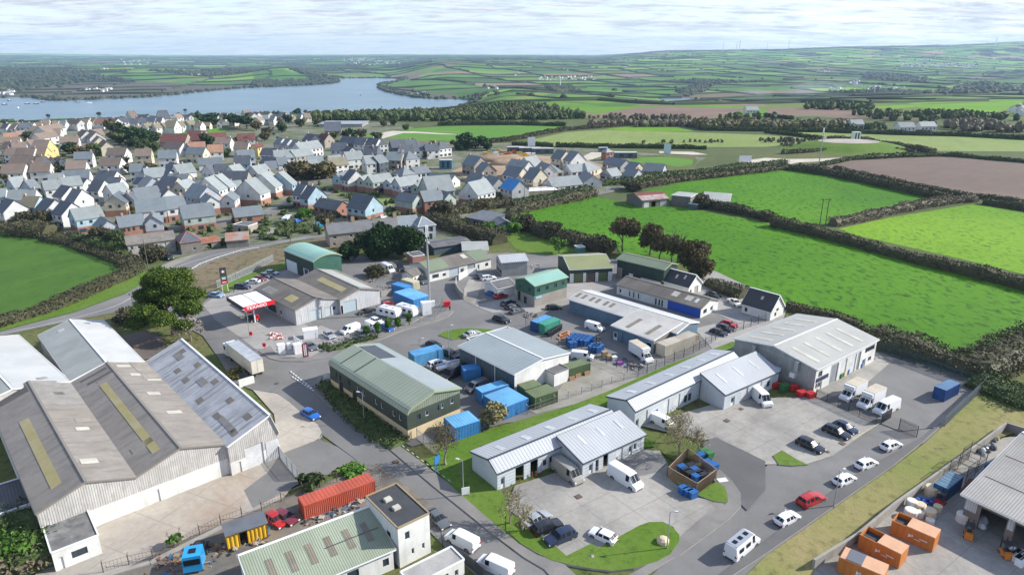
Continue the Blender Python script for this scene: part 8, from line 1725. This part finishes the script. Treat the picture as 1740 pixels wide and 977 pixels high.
# each line: crop ax ay bx by depth wall roof kind [height] (kind g: gable to the front, h: hipped, e: eave; capital: brick ground floor)
TOWN={
'front row of new houses above the corner field':"""T4 1010 662 1385 604 8 sk l E|T4 1325 785 1590 745 9 li m G|T4 1590 755 1745 735 7 br m e|T5 0 735 205 708 7 br m e|T5 203 712 440 690 9 li m G|T5 718 640 1140 590 9 sa m E|T5 1405 622 1780 580 8 br m e 3|T4 455 518 590 552 9 wh d e|T4 680 565 815 597 9 wh d e|T4 245 484 452 488 8 sk y e|T4 -70 530 42 560 9 wh d e""",
'second row of new houses':"""T5 95 558 490 522 9 wh m E|T5 500 515 760 482 9 wh m E|T5 1010 432 1195 410 9 wh m G|T5 1197 408 1395 402 9 wh m G|T4 1375 450 1665 435 10 cr d G|T4 695 338 815 362 9 wh d e|T4 865 398 985 408 9 wh d e|T4 85 400 450 385 8 wh l e|T4 -90 380 60 372 8 wh l e|T6 725 552 1020 604 8 br d e 3|T6 1165 562 1410 600 10 sk d E|T6 540 440 648 458 10 sk d E|T6 440 400 540 412 9 wh d E""",
'third row of new houses':"""T5 110 388 430 346 9 wh m e|T5 430 350 650 322 9 wh d g|T5 715 328 905 378 10 li l e|T5 1190 268 1330 218 12 wh l E|T5 1332 225 1410 196 12 wh l E|T5 1405 252 1535 235 9 br l e 3|T6 15 395 148 350 13 wh l E|T6 218 300 340 255 13 wh l E|T6 440 262 503 236 12 sk l E|T4 600 262 845 236 8 wh l e|T4 830 216 1100 186 8 wh l e|T4 1100 185 1240 160 8 wh d g|T4 195 226 385 200 9 li l e|T4 425 246 545 225 8 li m e""",
'fourth row of new houses':"""T5 360 212 560 228 9 cr d e|T5 560 232 735 242 8 cr l g|T4 1155 268 1300 276 9 wh d e|T4 1385 232 1560 232 9 wh d e|T4 1500 312 1720 275 8 wh l e|T4 1600 390 1790 400 9 sa d G|T5 35 150 205 215 8 li l e|T5 240 192 375 165 9 wh d g|T5 215 100 490 78 9 wh l e|T5 490 85 620 60 9 wh d g|T5 470 160 735 170 8 cr l e|T4 1240 130 1480 140 9 wh d e|T4 640 160 830 150 8 wh l e|T4 820 118 1180 100 8 wh m e|T5 820 230 980 225 8 li m e 3""",
'fifth row of new houses':"""T1 0 880 180 872 8 wh m e|T1 180 875 300 852 8 wh d g|T1 440 860 560 895 9 wh d e|T1 660 905 890 875 9 wh l e|T1 950 885 1105 905 10 wh d g|T1 1130 900 1330 892 9 wh d e|T1 1290 870 1410 862 9 wh d g|T1 1420 912 1560 885 9 wh l e|T1 1552 890 1712 905 9 wh l g|T1 920 790 1230 772 9 wh m e 3|T1 1440 698 1670 685 9 wh m e|T1 1390 780 1600 772 9 sk d e|T2 100 860 250 850 9 li m e|T1 1200 985 1550 985 8 st d e|T2 90 950 350 945 8 st y e 3""",
'row of new semi detached houses past the meadow plot':"""T6 970 182 1090 192 10 sk m G|T6 1092 195 1180 218 10 wh d E|T6 1295 212 1398 218 10 sa l G|T6 1400 222 1520 244 12 sa l G|T7 -70 245 30 252 10 li l G|T7 35 262 160 292 12 li l G|T7 300 302 398 305 10 sa m G|T7 400 305 540 372 12 sa l G|T7 318 505 462 472 10 sa m G|T7 480 490 740 462 8 br m e|T7 740 465 897 440 9 sa m G|T7 1190 408 1422 352 11 wh l E""",
'building site houses':"""V0 40 382 200 412 10 st m e|V0 310 485 500 470 9 st m g|V0 75 602 240 640 8 gy m e|V0 300 642 442 682 8 gy m e|V0 545 690 705 735 9 gy u e|V0 620 425 850 462 9 wh l e|V0 720 432 850 440 8 st m g|V0 960 420 1110 395 10 cr l e|V0 1220 302 1345 322 10 cr m e|V0 1380 330 1482 352 11 wh m e|V0 580 522 770 555 9 cr m e|V0 850 562 985 590 10 cr m e|V0 1000 445 1110 490 8 wh m e|V0 1110 502 1390 492 10 cr l h 3|V0 1250 690 1640 650 10 wh l e 3|V1 90 492 300 470 9 wh l e 3|V1 150 560 255 625 9 wh m e 3|V1 300 485 485 440 10 cr l h 3|V1 500 372 740 416 9 gy m e 3|V1 790 442 915 462 9 cr m e 3|V1 470 522 620 545 9 gy m h 3|V1 625 548 760 530 9 gy l e 3|V1 765 532 915 552 9 gy m e 3|V1 1030 472 1285 492 10 gy m e 3.2|T3 190 770 370 748 9 wh l h 3|T3 30 745 188 768 9 wh m h 3|T3 372 748 560 722 8 wh m e 3|T3 500 835 815 868 9 wh m e 3""",
'white modern row behind the autumn trees':"""T2 190 508 255 518 9 wh m e|T2 290 522 350 532 9 wh m e|T2 390 537 455 550 9 wh m e|T2 560 592 850 548 9 wh l e|T2 220 700 480 682 9 wh l e|T2 490 682 730 645 8 st l e|T2 10 650 200 657 8 wh d e|T2 0 772 105 782 8 wh d e|T2 120 782 210 788 8 wh d e|T2 650 775 860 765 8 st l e|T2 690 825 800 815 8 na l e|T2 260 790 390 780 8 wh m e|T2 970 742 1130 722 8 wh l e 3|T2 965 800 1190 775 8 wh y e|T2 1180 722 1400 702 9 wh l e|T2 1430 775 1560 765 9 wh l e|T2 1600 765 1720 740 8 na m e""",
'row of white and slate hung houses near the cricket field':"""T2 950 592 1150 592 9 wh d e|T2 1190 615 1310 604 8 wh d g|T2 1060 492 1250 506 9 na d e|T2 1255 512 1390 520 9 wh d e|T2 1395 517 1550 526 9 wh d e|T2 1605 518 1712 510 9 wh d h|T2 1390 642 1560 642 9 na d e|T2 1565 640 1640 632 9 wh d e|T2 575 452 680 470 9 na d e|T2 770 452 870 462 9 st r e|T3 50 402 240 392 9 na d e|T3 245 392 400 382 9 wh d e|T3 350 442 510 432 8 wh d e|T3 515 442 680 432 8 wh d e|T3 672 422 840 402 9 wh d h|T3 235 562 415 545 9 wh m h|T3 170 470 340 460 8 wh d e|T3 -40 565 165 570 9 st l e""",
'houses below the school':"""T1 70 670 285 662 8 cr b e|T1 440 560 660 575 8 wh b e|T1 800 572 1010 562 8 wh o e|T1 1050 622 1245 612 9 wh o e|T1 1130 502 1330 502 8 wh b e|T1 1380 572 1560 572 9 wh b e|T1 1600 560 1700 562 9 ye r g|T1 1440 462 1670 452 9 wh r e|T1 380 702 620 692 9 wh m e|T1 740 640 970 645 8 cr m e|T0 870 842 1130 832 8 wh b e|T0 1310 792 1580 790 8 wh b e|T0 0 902 300 896 9 wh b e|T0 390 882 650 872 9 wh b e|T0 1405 652 1650 652 8 wh b e|T0 980 712 1220 702 8 wh m e""",
'brown roofed terraces on the left edge of town':"""T0 110 772 440 770 8 cr b e|T0 450 772 560 772 8 na b e|T0 670 745 780 735 8 na b g|T0 785 742 870 732 8 na b g|T0 50 652 190 652 8 wh b e|T0 195 652 320 652 8 wh b e|T0 325 652 440 650 8 wh b e|T0 445 642 590 640 8 ye b e|T0 600 605 770 565 9 ye b g|T0 420 532 640 505 8 wh b e|T0 0 562 155 570 8 cr b e|T0 160 572 350 562 8 wh b e|T0 790 492 1040 482 8 wh b e|T0 0 492 260 482 7 cr b e|T0 535 442 790 402 8 wh b e|T0 590 342 870 292 8 wh b e|T0 60 440 240 430 8 cr o e""",
'gabled houses beside the dark wood':"""T0 1000 402 1070 425 10 wh b e|T0 1100 402 1190 442 10 wh b e|T0 1260 395 1390 385 9 st b e|T0 1200 485 1240 502 9 cr b e|T0 1290 525 1340 562 8 cr b e|T0 1080 560 1240 555 7 cr b e 3|T0 880 225 1020 252 8 wh b e|T0 1045 242 1150 242 8 wh b e|T0 1152 245 1230 232 8 wh b g|T0 1240 232 1370 235 8 wh o e|T0 1382 222 1520 232 8 wh b e|T0 250 292 420 292 8 wh m e|T0 375 335 560 335 8 cr b e|T0 250 410 370 400 8 wh b e|T0 700 375 800 372 8 wh b e|T0 0 305 120 300 8 cr b e 3""",
'white terrace behind the school field':"""T1 240 302 350 290 8 wh y e|T1 358 300 470 290 8 wh y e|T1 480 292 590 280 8 wh y e|T1 590 292 690 272 8 wh y g|T1 700 268 800 258 8 wh y e|T1 808 262 905 250 8 wh y e|T1 0 232 110 230 8 wh d e|T1 118 228 225 224 8 wh d e|T1 235 214 330 214 8 wh d e|T1 335 212 420 212 8 wh d e|T0 1600 222 1715 215 8 wh d e|T1 0 330 150 322 8 wh b e 3|T1 30 400 190 395 8 wh b e 3"""}
def ordname(i): return ORD[i] if i<20 else 'twenty '+ORD[i-20]
NEAR_='row'
for row,s in TOWN.items():
    L=[x.split() for x in s.split('|')]; L.sort(key=lambda a: uv(a[0],float(a[1]),0)[0]); cnt={}
    for a in L:
        k=a[0]; ax,ay,bx,by,W=map(float,a[1:6]); wl,rf,kd=a[6:9]; h=float(a[9]) if len(a)>9 else 5.2; br=kd.isupper()
        key=(WL[wl][1],RF[rf][1]); i=cnt.get(key,0); cnt[key]=i+1
    tot=dict(cnt); cnt={}
    for a in L:
        k=a[0]; ax,ay,bx,by,W=map(float,a[1:6]); wl,rf,kd=a[6:9]; h=float(a[9]) if len(a)>9 else 5.2; br=kd.isupper()
        key=(WL[wl][1],RF[rf][1]); i=cnt.get(key,0); cnt[key]=i+1
        nm='bungalow' if h<4 else 'house'; lab=f'{key[0]} {nm} with {key[1]} roof'
        if tot[key]>1: lab=f'{ordname(i)} {lab} from the left'
        rs=row.replace('row of new semi detached houses past the meadow plot','semis past the meadow plot').replace('front row of new houses above the corner field','front row above corner field').replace('white modern row behind the autumn trees','row behind autumn trees').replace('row of white and slate hung houses near the cricket field','row near cricket field').replace('brown roofed terraces on the left edge of town','left edge terraces').replace('houses below the school','group below the school').replace('gabled houses beside the dark wood','group beside dark wood').replace('white terrace behind the school field','group behind school field').replace('building site houses','building site').replace(' of new houses','')
        house(k,ax,ay,bx,by,W,wl,rf,kd.lower(),h,lab+', '+rs,br,row)
# small far houses along the shore edge of town
NF=0; kinds=[('wh','b'),('wh','d'),('cr','b'),('wh','m'),('wh','y')]
for (x0,y0,x1,y1,n,nm) in ((0,219,110,212,9,'shore side row at the left edge'),(60,212,190,206,10,'shore side row near the left'),(225,200,440,196,16,'shore side row behind the school field'),(390,206,510,201,9,'row behind the flat topped pines'),(395,194,455,191,5,'last row on the hill crest'),(455,199,560,198,8,'row beside the shore wood'),(200,196,260,194,5,'row above the dark terraces'),(0,262,25,262,2,'pair at the left picture edge'),(330,214,380,212,4,'row beyond the school field end'),(0,240,60,236,5,'row behind the left terraces')):
    for i in range(n):
        u=x0+(x1-x0)*(i+R.uniform(.2,.8))/n; v=y0+(y1-y0)*i/n+R.uniform(-1.5,1.5); w=R.uniform(7,12); wl,rf=R.choice(kinds)
        lab=f'{ordname(i)} small house from the left, {nm}'; house('m',u-w/2,v+R.uniform(-.4,.4),u+w/2,v,8,wl,rf,R.choice('eeeg'),R.choice((3,4.6)),lab,False,'small far houses')
# school with maroon roofs
for i,(a,L_) in enumerate((((400,482,735,480),14),((735,462,965,462),17),((965,462,1300,442),12))): house('T1',*a,L_,'st','r','e',3.4,('long low maroon roofed school wing by the dark wood','tall maroon roofed school hall','maroon roofed school wing at the field end')[i],False,'school buildings')
house('T2',870,340,1090,335,18,'st','d','e',4,'low dark roofed hall below the car park trees',False,'x'); 
p=on(585,214); b=MB(); b.box(-19,19,-14,14,0,2.6); b.box(-20,20,-15,15,2.6,3.0); o=b.build('market_hall',GALV); o.location=p; tag(o,'wide flat roofed pale store between cricket track and trees','store')
# site huts, containers and signs
def smallbox(k,x,y,w,d,h,m,label,cat,name,rz=0):
    p=g(k,x,y); b=MB(); b.box(-w/2,w/2,-d/2,d/2,0,h); b.box(-w/2-.1,w/2+.1,-d/2-.1,d/2+.1,h,h+.12,1); b.box(-w*.3,-w*.1,-d/2-.05,-d/2,.9,h-.6,2); b.box(w*.1,w*.3,-d/2-.05,-d/2,.9,h-.6,2); o=b.build(name,[m,R_WH,GLASS]); o.location=p; o.rotation_euler[2]=rz; return tag(o,label,cat)
for k,x,y,w,d,h,m,lab in (('T3',765,680,7,4,5,plain('teal hut',(.03,.16,.24)),'stacked teal site hut on the bare earth'),('V0',750,225,11,4,3.4,W_BG,'dark site cabin at the left of the cabin row'),('V0',940,235,14,4,3.4,W_BG,'dark site cabin with white roof in the middle'),('V0',1110,245,14,4,3.4,W_BG,'dark site cabin beside the slate roofed houses'),('V1',800,300,14,5,3.4,W_BG,'low dark cabin beside the round green'),('V1',505,225,6,3,3,W_BG,'small dark hut at the plot road'),('T7',1190,110,0.1,0.1,.1,W_BG,'')):
    if lab: smallbox(k,x,y,w,d,h,m,lab,'cabin','site_cabin')
house('V1',552,232,640,224,5,'br','l','h',5,'small square brick house beside the plot road',False,'x')
def board(k,x,y,w,h,z,label,m=LETT):
    p=g(k,x,y); b=MB(); b.box(-w/2,w/2,-.1,.1,z,z+h); b.bar((-w*.4,0,0),(-w*.4,0,z+.2),.25); b.bar((w*.4,0,0),(w*.4,0,z+.2),.25); o=b.build('hoarding',m); o.location=p; tag(o,label,'hoarding')
board('V0',962,185,5,6,2,'tall white hoarding behind the site cabins'); board('V1',1355,275,4.5,6,1.5,'tall pale blue hoarding beside the round green',plain('pale blue board',(.5,.6,.66))); board('A2',1585,865,7,3.5,2,'wide white hoarding by the country roundabout')
for i in range(22): 
    k='V0'; x=330+i*33+R.uniform(-12,12); y=R.uniform(200,265)+(x>700)*22; p=g(k,x,y); b=MB(); s=R.uniform(1,2.2); b.box(-s,s,-s*.5,s*.5,0,R.uniform(.8,1.8),0,.9); o=b.build('material_stack',R.choice((LETT,CRM,PC['orange'],plain('site red',(.5,.1,.05)),W_BK,PC['yellow'],GALV))); o.location=p; tag(o,f'{ordname(i)} heap of building material from the left, behind the site houses','building materials','building material stacks')
for k,x,y,r,lab in (('V0',520,330,16,'mound of brown earth on the building site'),('V0',600,390,9,'smaller earth mound beside the stone gabled house')):
    p=g(k,x,y); b=MB(); blob(b,(0,0,0),(r,r*.6,3.2),16,8,.12); o=b.build('earth_mound',M_EARTH,smooth=True); o.location=p; tag(o,lab,'earth mound')
# half built blocks with scaffold in front of the site
def scaf(k,x,y,w,d,h,rz,label):
    p=g(k,x,y); o=empty('half_built_house',label,'house',frame(p.x,p.y,rz)); b=MB(); b.box(-w/2,w/2,-d/2,d/2,0,h*.55); b.build('wall',WL['cr'][0],o); b=MB(); b.box(-w/2+.3,w/2-.3,-d/2+.3,d/2-.3,h*.55,h*.6); b.build('floor_slab',LETT,o); b=MB()
    for i in range(7):
        for sy in (-1,1): xx=-w/2-.8+(w+1.6)*i/6; b.bar((xx,sy*(d/2+1),0),(xx,sy*(d/2+1),h),.12)
    for z_ in (h*.3,h*.6,h*.9):
        for sy in (-1,1): b.bar((-w/2-.8,sy*(d/2+1),z_),(w/2+.8,sy*(d/2+1),z_),.12,.12); b.bar((-w/2-.8,sy*(d/2+.7),z_),(w/2+.8,sy*(d/2+.7),z_),.6,.06)
        for sx in (-1,1): b.bar((sx*(w/2+.8),-d/2-1,z_),(sx*(w/2+.8),d/2+1,z_),.12)
    b.build('scaffold',mat('scaffold boards',(.40,.32,.22),None,.9),o)
scaf('V0',1040,800,18,9,5,.25,'half built house with flat white slab nearest the field hedge'); scaf('V0',860,700,10,8,5.5,.3,'half built block with scaffold beside the blue roof'); scaf('V0',1180,690,9,8,4.5,.3,'half built block with scaffold beside the bungalow'); scaf('V0',640,790,16,7,3,.2,'low foundation block below the blue roof')
# trees between the houses
TR={'the shore side of town':"82 200 7 g|168 197 8 g|302 205 9 g|315 190 7 b|352 214 11 p|362 216 9 p|398 214 10 p|408 216 9 p|420 218 10 p|425 205 8 g|505 196 10 g|520 193 8 h|545 200 7 b|38 210 6 h|250 200 7 h|470 212 8 h|490 210 9 g|512 216 8 o|480 222 8 b|436 222 9 b|540 214 7 h|10 212 7 h",
'the wood by the school':"188 222 11 b|200 230 11 g|212 238 12 g|222 242 12 g|236 246 12 g|248 248 11 g|258 244 9 g|265 240 8 b|205 246 9 o|225 252 8 g|240 254 8 o|195 240 9 b",
'the middle of town':"55 244 9 g|118 262 8 g|133 266 8 b|122 258 7 h|163 266 9 o|150 268 7 h|355 248 9 g|398 254 7 b|385 268 6 o|368 272 6 o|330 272 5 o|262 258 7 o|60 306 7 b|92 304 8 b|82 300 7 o|105 302 7 o|226 296 7 b|245 294 7 b|258 296 7 b|202 282 6 g|213 280 5 o|15 312 6 h|8 300 6 h|300 240 6 h|405 246 7 b|428 250 8 h|450 240 8 b|310 328 5 b|190 288 5 h",
'the ground near the autumn trees':"499 305 10.5 b|512 306 11.5 b|520 302 9 b|552 307 11.5 b|560 304 9 b|540 303 9 b|593 240 10 g|600 243 9 g|455 232 8 h|462 300 5 o|615 236 8 h|640 240 7 o|568 236 6 o|700 250 6 h|735 262 8 b|727 270 6 b|480 225 8 g",
'the far side of the cricket field':"790 252 11 g|798 255 10 g|808 252 8 g|822 252 9 g|828 256 7 g|780 256 7 g|735 250 5 b|770 247 4 h|690 222 6 o|652 216 7 b|668 214 7 o"}
for row,s in TR.items():
    L=sorted([x.split() for x in s.split('|')],key=lambda a: float(a[0])); cnt={}
    for a in L:
        nm={'g':'dark green evergreen','b':'brown autumn tree','o':'olive green garden tree','h':'dull brown bush','p':'flat topped dark pine'}[a[3]]; i=cnt.get(nm,0); cnt[nm]=i+1
        ttree(float(a[0]),float(a[1])+(0 if a[3]!='p' else 2),float(a[2]),a[3],f'{ordname(i)} {nm} from the left, {row}',sz=1.15 if a[3]!='p' else 1.7)

# low garden growth between the houses
b=MB(); POLY=[(-20,400),(-20,262),(60,240),(200,228),(420,222),(560,232),(700,250),(780,290),(760,330),(700,370),(560,400),(430,420),(280,430),(120,405)]
for _ in range(900):
    u,v=R.uniform(-20,780),R.uniform(222,430)
    if not pip(np.array([u]),np.array([v]),POLY)[0] or R.random()>(v-150)/260: continue
    p=gp(u,v); r=R.uniform(.7,2.0); h=R.uniform(.8,2.4); blob(b,(p.x,p.y,h*.4),(r,r,h*.6),6,4,.25)
    for _ in range(14): d=Vector((R.gauss(0,1),R.gauss(0,1),R.gauss(0,1)+.4)).normalized(); leafquad(b,Vector((p.x+d.x*r,p.y+d.y*r,h*.4+d.z*h*.6)),R.uniform(.3,.6))
tag(b.build('garden_undergrowth',M_HG),kind='stuff')
# ---------------- far country: woods, village, turbines
def belt(name,m,segs):
    b=MB()
    for (x0,y0,x1,y1,wd,h,n) in segs:
        A,B=(on(x0,y0),on(x1,y1)); d=B-A; nn=Vector((-d.y,d.x,0)).normalized()
        for _ in range(n):
            p=A+d*R.random()+nn*R.uniform(0,wd); z=zt(p.x,p.y); hh=h*R.uniform(.55,1.1); r=hh*R.uniform(.35,.5)
            blob(b,(p.x,p.y,z+hh*.5),(r,r,hh*.52),7,5,.25)
            for _ in range(16): v=Vector((R.gauss(0,1),R.gauss(0,1),R.gauss(0,1)+.3)).normalized()*R.uniform(.9,1.2); leafquad(b,Vector((p.x+v.x*r,p.y+v.y*r,z+hh*.5+v.z*hh*.52)),R.uniform(.5,1.0))
    return tag(b.build(name,m),kind='stuff')
belt('shore_wood',M_HG,[(520,206,590,206,60,8,80),(590,206,700,207,90,8,140),(700,207,860,205,90,7,150),(860,205,1000,203,40,7,100),(800,196,960,190,120,7,160)])
belt('autumn_wood',M_TO,[(530,203,700,204,80,8,60),(640,200,800,198,100,8,50),(1190,222,1300,222,30,7.5,80),(1300,222,1420,222,20,6.5,40)])
belt('scrub_belt',M_HD,[(1000,217,1185,216,25,6,90),(1180,220,1320,222,40,7,60),(1320,220,1480,219,30,6.5,60),(1340,253,1400,252,20,3,20),(1640,225,1740,226,60,8,60)])
belt('plateau_scrub',M_HG,[(1300,222,1520,222,25,5,50),(1520,208,1740,206,90,7,110),(1250,206,1320,203,30,6,30),(1360,186,1480,190,60,8,70)])
belt('brown_hill_scrub',M_HD,[(870,200,1000,198,60,6,60),(1000,205,1180,207,30,5,60),(1090,245,1240,243,8,2.2,20),(1300,243,1400,242,15,2.5,40)])
b=MB()
for (k,x0,y0,x1,y1,n,s) in (('A3',900,188,1420,215,170,9),('A3',880,160,1120,175,30,9),('A3',560,290,640,345,22,8),('A3',660,345,930,370,20,8),('A3',430,350,520,368,6,8),('A3',340,238,460,250,10,10),('A2',220,275,600,308,40,8),('A2',380,225,420,240,4,9),('A2',40,255,90,275,8,8),('A0',20,375,95,395,14,7),('A0',560,358,740,378,16,6),('A0',690,222,730,240,5,10),('A0',200,290,240,300,3,8),('A1',1040,388,1160,402,6,7),('A1',640,160,1000,200,40,14),('A0',800,160,1000,200,20,16),('A1',600,150,800,175,20,18),('A1',1560,340,1620,360,4,8),('A0',0,365,80,400,8,7),('A0',1250,262,1350,275,6,9),('A2',740,195,820,215,4,12),('A3',1640,495,1740,540,8,12),('A1',350,480,440,505,5,6),('A3',1040,150,1280,165,16,10)):
    for _ in range(n):
        u,v=uv(k,R.uniform(x0,x1),R.uniform(y0,y1)); p=on(u,v)
        if p.z<-54.5: continue
        w_=s*R.uniform(.6,1.3); a=R.uniform(0,3); c,s_=cos(a),sin(a); d=4; h=R.uniform(3,5.5); q=[(-w_/2,-d),(w_/2,-d),(w_/2,d),(-w_/2,d)]; q=[(p.x+x*c-y*s_,p.y+x*s_+y*c) for x,y in q]
        for i in range(4): j=(i+1)%4; b.q([(*q[i],p.z-3),(*q[j],p.z-3),(*q[j],p.z+h),(*q[i],p.z+h)],0)
        m0=((q[0][0]+q[3][0])/2,(q[0][1]+q[3][1])/2,p.z+h+3); m1=((q[1][0]+q[2][0])/2,(q[1][1]+q[2][1])/2,p.z+h+3); mi=R.choice((1,1,2))
        b.q([(*q[0],p.z+h),(*q[1],p.z+h),m1,m0],mi); b.q([(*q[2],p.z+h),(*q[3],p.z+h),m0,m1],mi); b.q([(*q[1],p.z+h),(*q[2],p.z+h),m1],0); b.q([(*q[3],p.z+h),(*q[0],p.z+h),m0],0)
tag(b.build('distant_village_houses',[plain('far white wall',(.66,.66,.64),.9),plain('far grey roof',(.22,.23,.25),.9),plain('far brown roof',(.26,.18,.14),.9)]),kind='stuff')
# wind turbines
TM=plain('turbine white',(.62,.64,.66),.5)
for i,(u,v,hh,ph) in enumerate(((1228,88,62,.2),(1256,87,82,.9),(1251,87,55,.5),(1303,85,70,1.3),(1340,84,80,.1),(1374,82,75,.7),(1691,79,62,.4))):
    p=on(u,v); o=empty('wind_turbine',('leftmost wind turbine on the skyline','second tall wind turbine from the left on the skyline','short wind turbine just left of the second tall one','third tall wind turbine from the left, standing alone','fourth tall wind turbine from the left, beside the hilltop clump','last wind turbine of the skyline row beside the hilltop clump','lone wind turbine far from the others near the right edge')[i],'wind turbine',frame(p.x,p.y,0,p.z-4),'wind turbines on the far ridge'); b=MB(); hh*=1.25; b.tube([(0,0,0),(0,0,hh)],[3.6,2.2],8); b.build('tower',TM,o)
    b=MB(); b.box(-1.6,1.6,-5,3,hh-1.5,hh+2); b.build('nacelle',TM,o)
    for q in range(3): a=ph+q*2.094; b=MB(); b.bar((0,-5.5,hh),(hh*.42*sin(a),-5.5,hh+hh*.42*cos(a)),3.2,1); b.build('blade',TM,o)
for k,x,y,s,wl,rf,lab in (('A3',920,645,1,'wh','m','large white farmhouse below the brown field'),('A3',1060,640,1,'wh','l','white house with pale roof beside the large farmhouse'),('A3',595,625,.8,'wh','l','small white bungalow in the tree belt'),('A2',1625,525,1,'wh','l','white gabled house on the brown field edge'),('A3',460,372,1,'wh','m','white cottage by the far green field')):
    u,v=uv(k,x,y); p=on(u,v); Wd=14*s; h=4.5; q=[gp(u-Wd*F/p.y/2,v,0),0]
    o=empty('farmhouse',lab,'house',frame(p.x,p.y,.15,p.z)); b=MB(); b.box(-Wd/2,Wd/2,-4,4,-1,h); b.q([(Wd/2,-4,h),(Wd/2,4,h),(Wd/2,0,h+3.5)]); b.q([(-Wd/2,4,h),(-Wd/2,-4,h),(-Wd/2,0,h+3.5)]); b.build('wall',WL[wl][0],o)
    b=MB(); b.q([(-Wd/2-.3,-4.4,h),(Wd/2+.3,-4.4,h),(Wd/2+.3,0,h+3.6),(-Wd/2-.3,0,h+3.6)]); b.q([(Wd/2+.3,4.4,h),(-Wd/2-.3,4.4,h),(-Wd/2-.3,0,h+3.6),(Wd/2+.3,0,h+3.6)]); b.build('roof',RF[rf][0],o)
    for i in range(4): c=link('window',WIN,o); c.location=(-Wd/2+Wd*(i+.5)/4,-4,2.8); c.rotation_euler=(0,0,pi); c.scale=(1.2,1,1.3)
# covered reservoir: green mound with white hut
p=gp(1452,256); b=MB(); N=28; k=0
prof=[(34,0),(30,.8),(22,3.4),(15,5.0),(14,5.1),(.1,5.2)]
for r,z in prof: b.v+=[(r*1.35*cos(6.283*i/N),r*.9*sin(6.283*i/N),z) for i in range(N)]
for j in range(len(prof)-1):
    for i in range(N): b.f.append((j*N+i,j*N+(i+1)%N,(j+1)*N+(i+1)%N,(j+1)*N+i)); b.m.append(1 if j>=3 else 0)
o=b.build('hill_mound',[M_LAWN,M_CONC2]); o.location=(p.x,p.y+10,0); tag(o,kind='structure')
smallbox('A3',596,718,5,4,8,LETT,'white valve hut on top of the green mound','hut','valve_hut'); smallbox('A3',325,752,7,4,3,GALV,'small grey hut at the foot of the green mound','hut','valve_hut')
p=on(952,149); b=MB(); b.tube([(0,0,0),(0,0,26)],[2,1],6); o=b.build('stone_obelisk',LETT); o.location=p; tag(o,'white monument standing in the dark trees beyond the creek','monument')
# boats on the water
for i,(k,x,y) in enumerate((('A0',590,453),('A0',515,447),('A0',240,458),('A0',182,458),('A0',120,486),('A0',62,437),('A0',30,462),('A1',712,400),('A1',856,480),('A0',285,447))):
    u,v=uv(k,x,y); p=gp(u,v,WZ); o=empty('moored_boat',f'{ordname(i)} of the small boats moored on the estuary' if 0 else ('larger white boat with a wake below the far headland','dark boat just left of the one with the wake','dark boat off the left fields','dark boat next along towards the left bank','pale boat lowest down at the left','dark boat close under the left wooded bank','tiny boat at the far left of the water','lone dark boat in mid channel','tiny boat before the shore wood','dark boat near the far left shore bend')[i],'boat',frame(p.x,p.y,R.uniform(0,3),WZ),'boats on the estuary'); b=MB(); b.prism([(-6,-1.6),(3,-1.7),(6.5,0),(3,1.7),(-6,1.6)],.1,1.6); b.build('hull',[TM if i in(0,4) else PC['navy']]*1,o); b=MB(); b.box(-2,1.5,-1.1,1.1,1.6,3.2,0,.85); b.build('cabin',TM,o)
# bonfire smoke drifting over the valley
def smoke():
    m=D.materials.new('smoke'); m.use_nodes=True; t=m.node_tree; t.nodes.clear(); q=G(t); o=q.n('ShaderNodeOutputMaterial'); v=q.n('ShaderNodeVolumePrincipled'); v.inputs['Color'].default_value=(.85,.92,1,1)
    vec=q.n('ShaderNodeTexCoord').outputs['Object']; l=q.n('ShaderNodeVectorMath',operation='LENGTH'); q.L(vec,l.inputs[0]); n=q.noise(vec,2.2,3,.6); d=q.M('MULTIPLY',q.M('MULTIPLY',q.M('SUBTRACT',1.0,l.outputs['Value'],cl=True),q.ramp(n,.38,.7)),.007); q.L(d,v.inputs['Density']); q.L(v.outputs[0],o.inputs[1])
    b=MB(); blob(b,(0,0,0),(1,1,1),16,10,0); me=b.mesh('smoke',m,True)
    for i,(u,v,s) in enumerate(((1362,166,(70,60,16)),(1385,158,(110,80,22)),(1280,166,(60,50,14)))):
        p=on(u,v); o=link('smoke',me); o.location=(p.x,p.y,p.z+s[2]*.9); o.scale=s; tag(o,kind='stuff')
smoke()
tag(WD.build('distant_woodland',M_FW),kind='stuff')
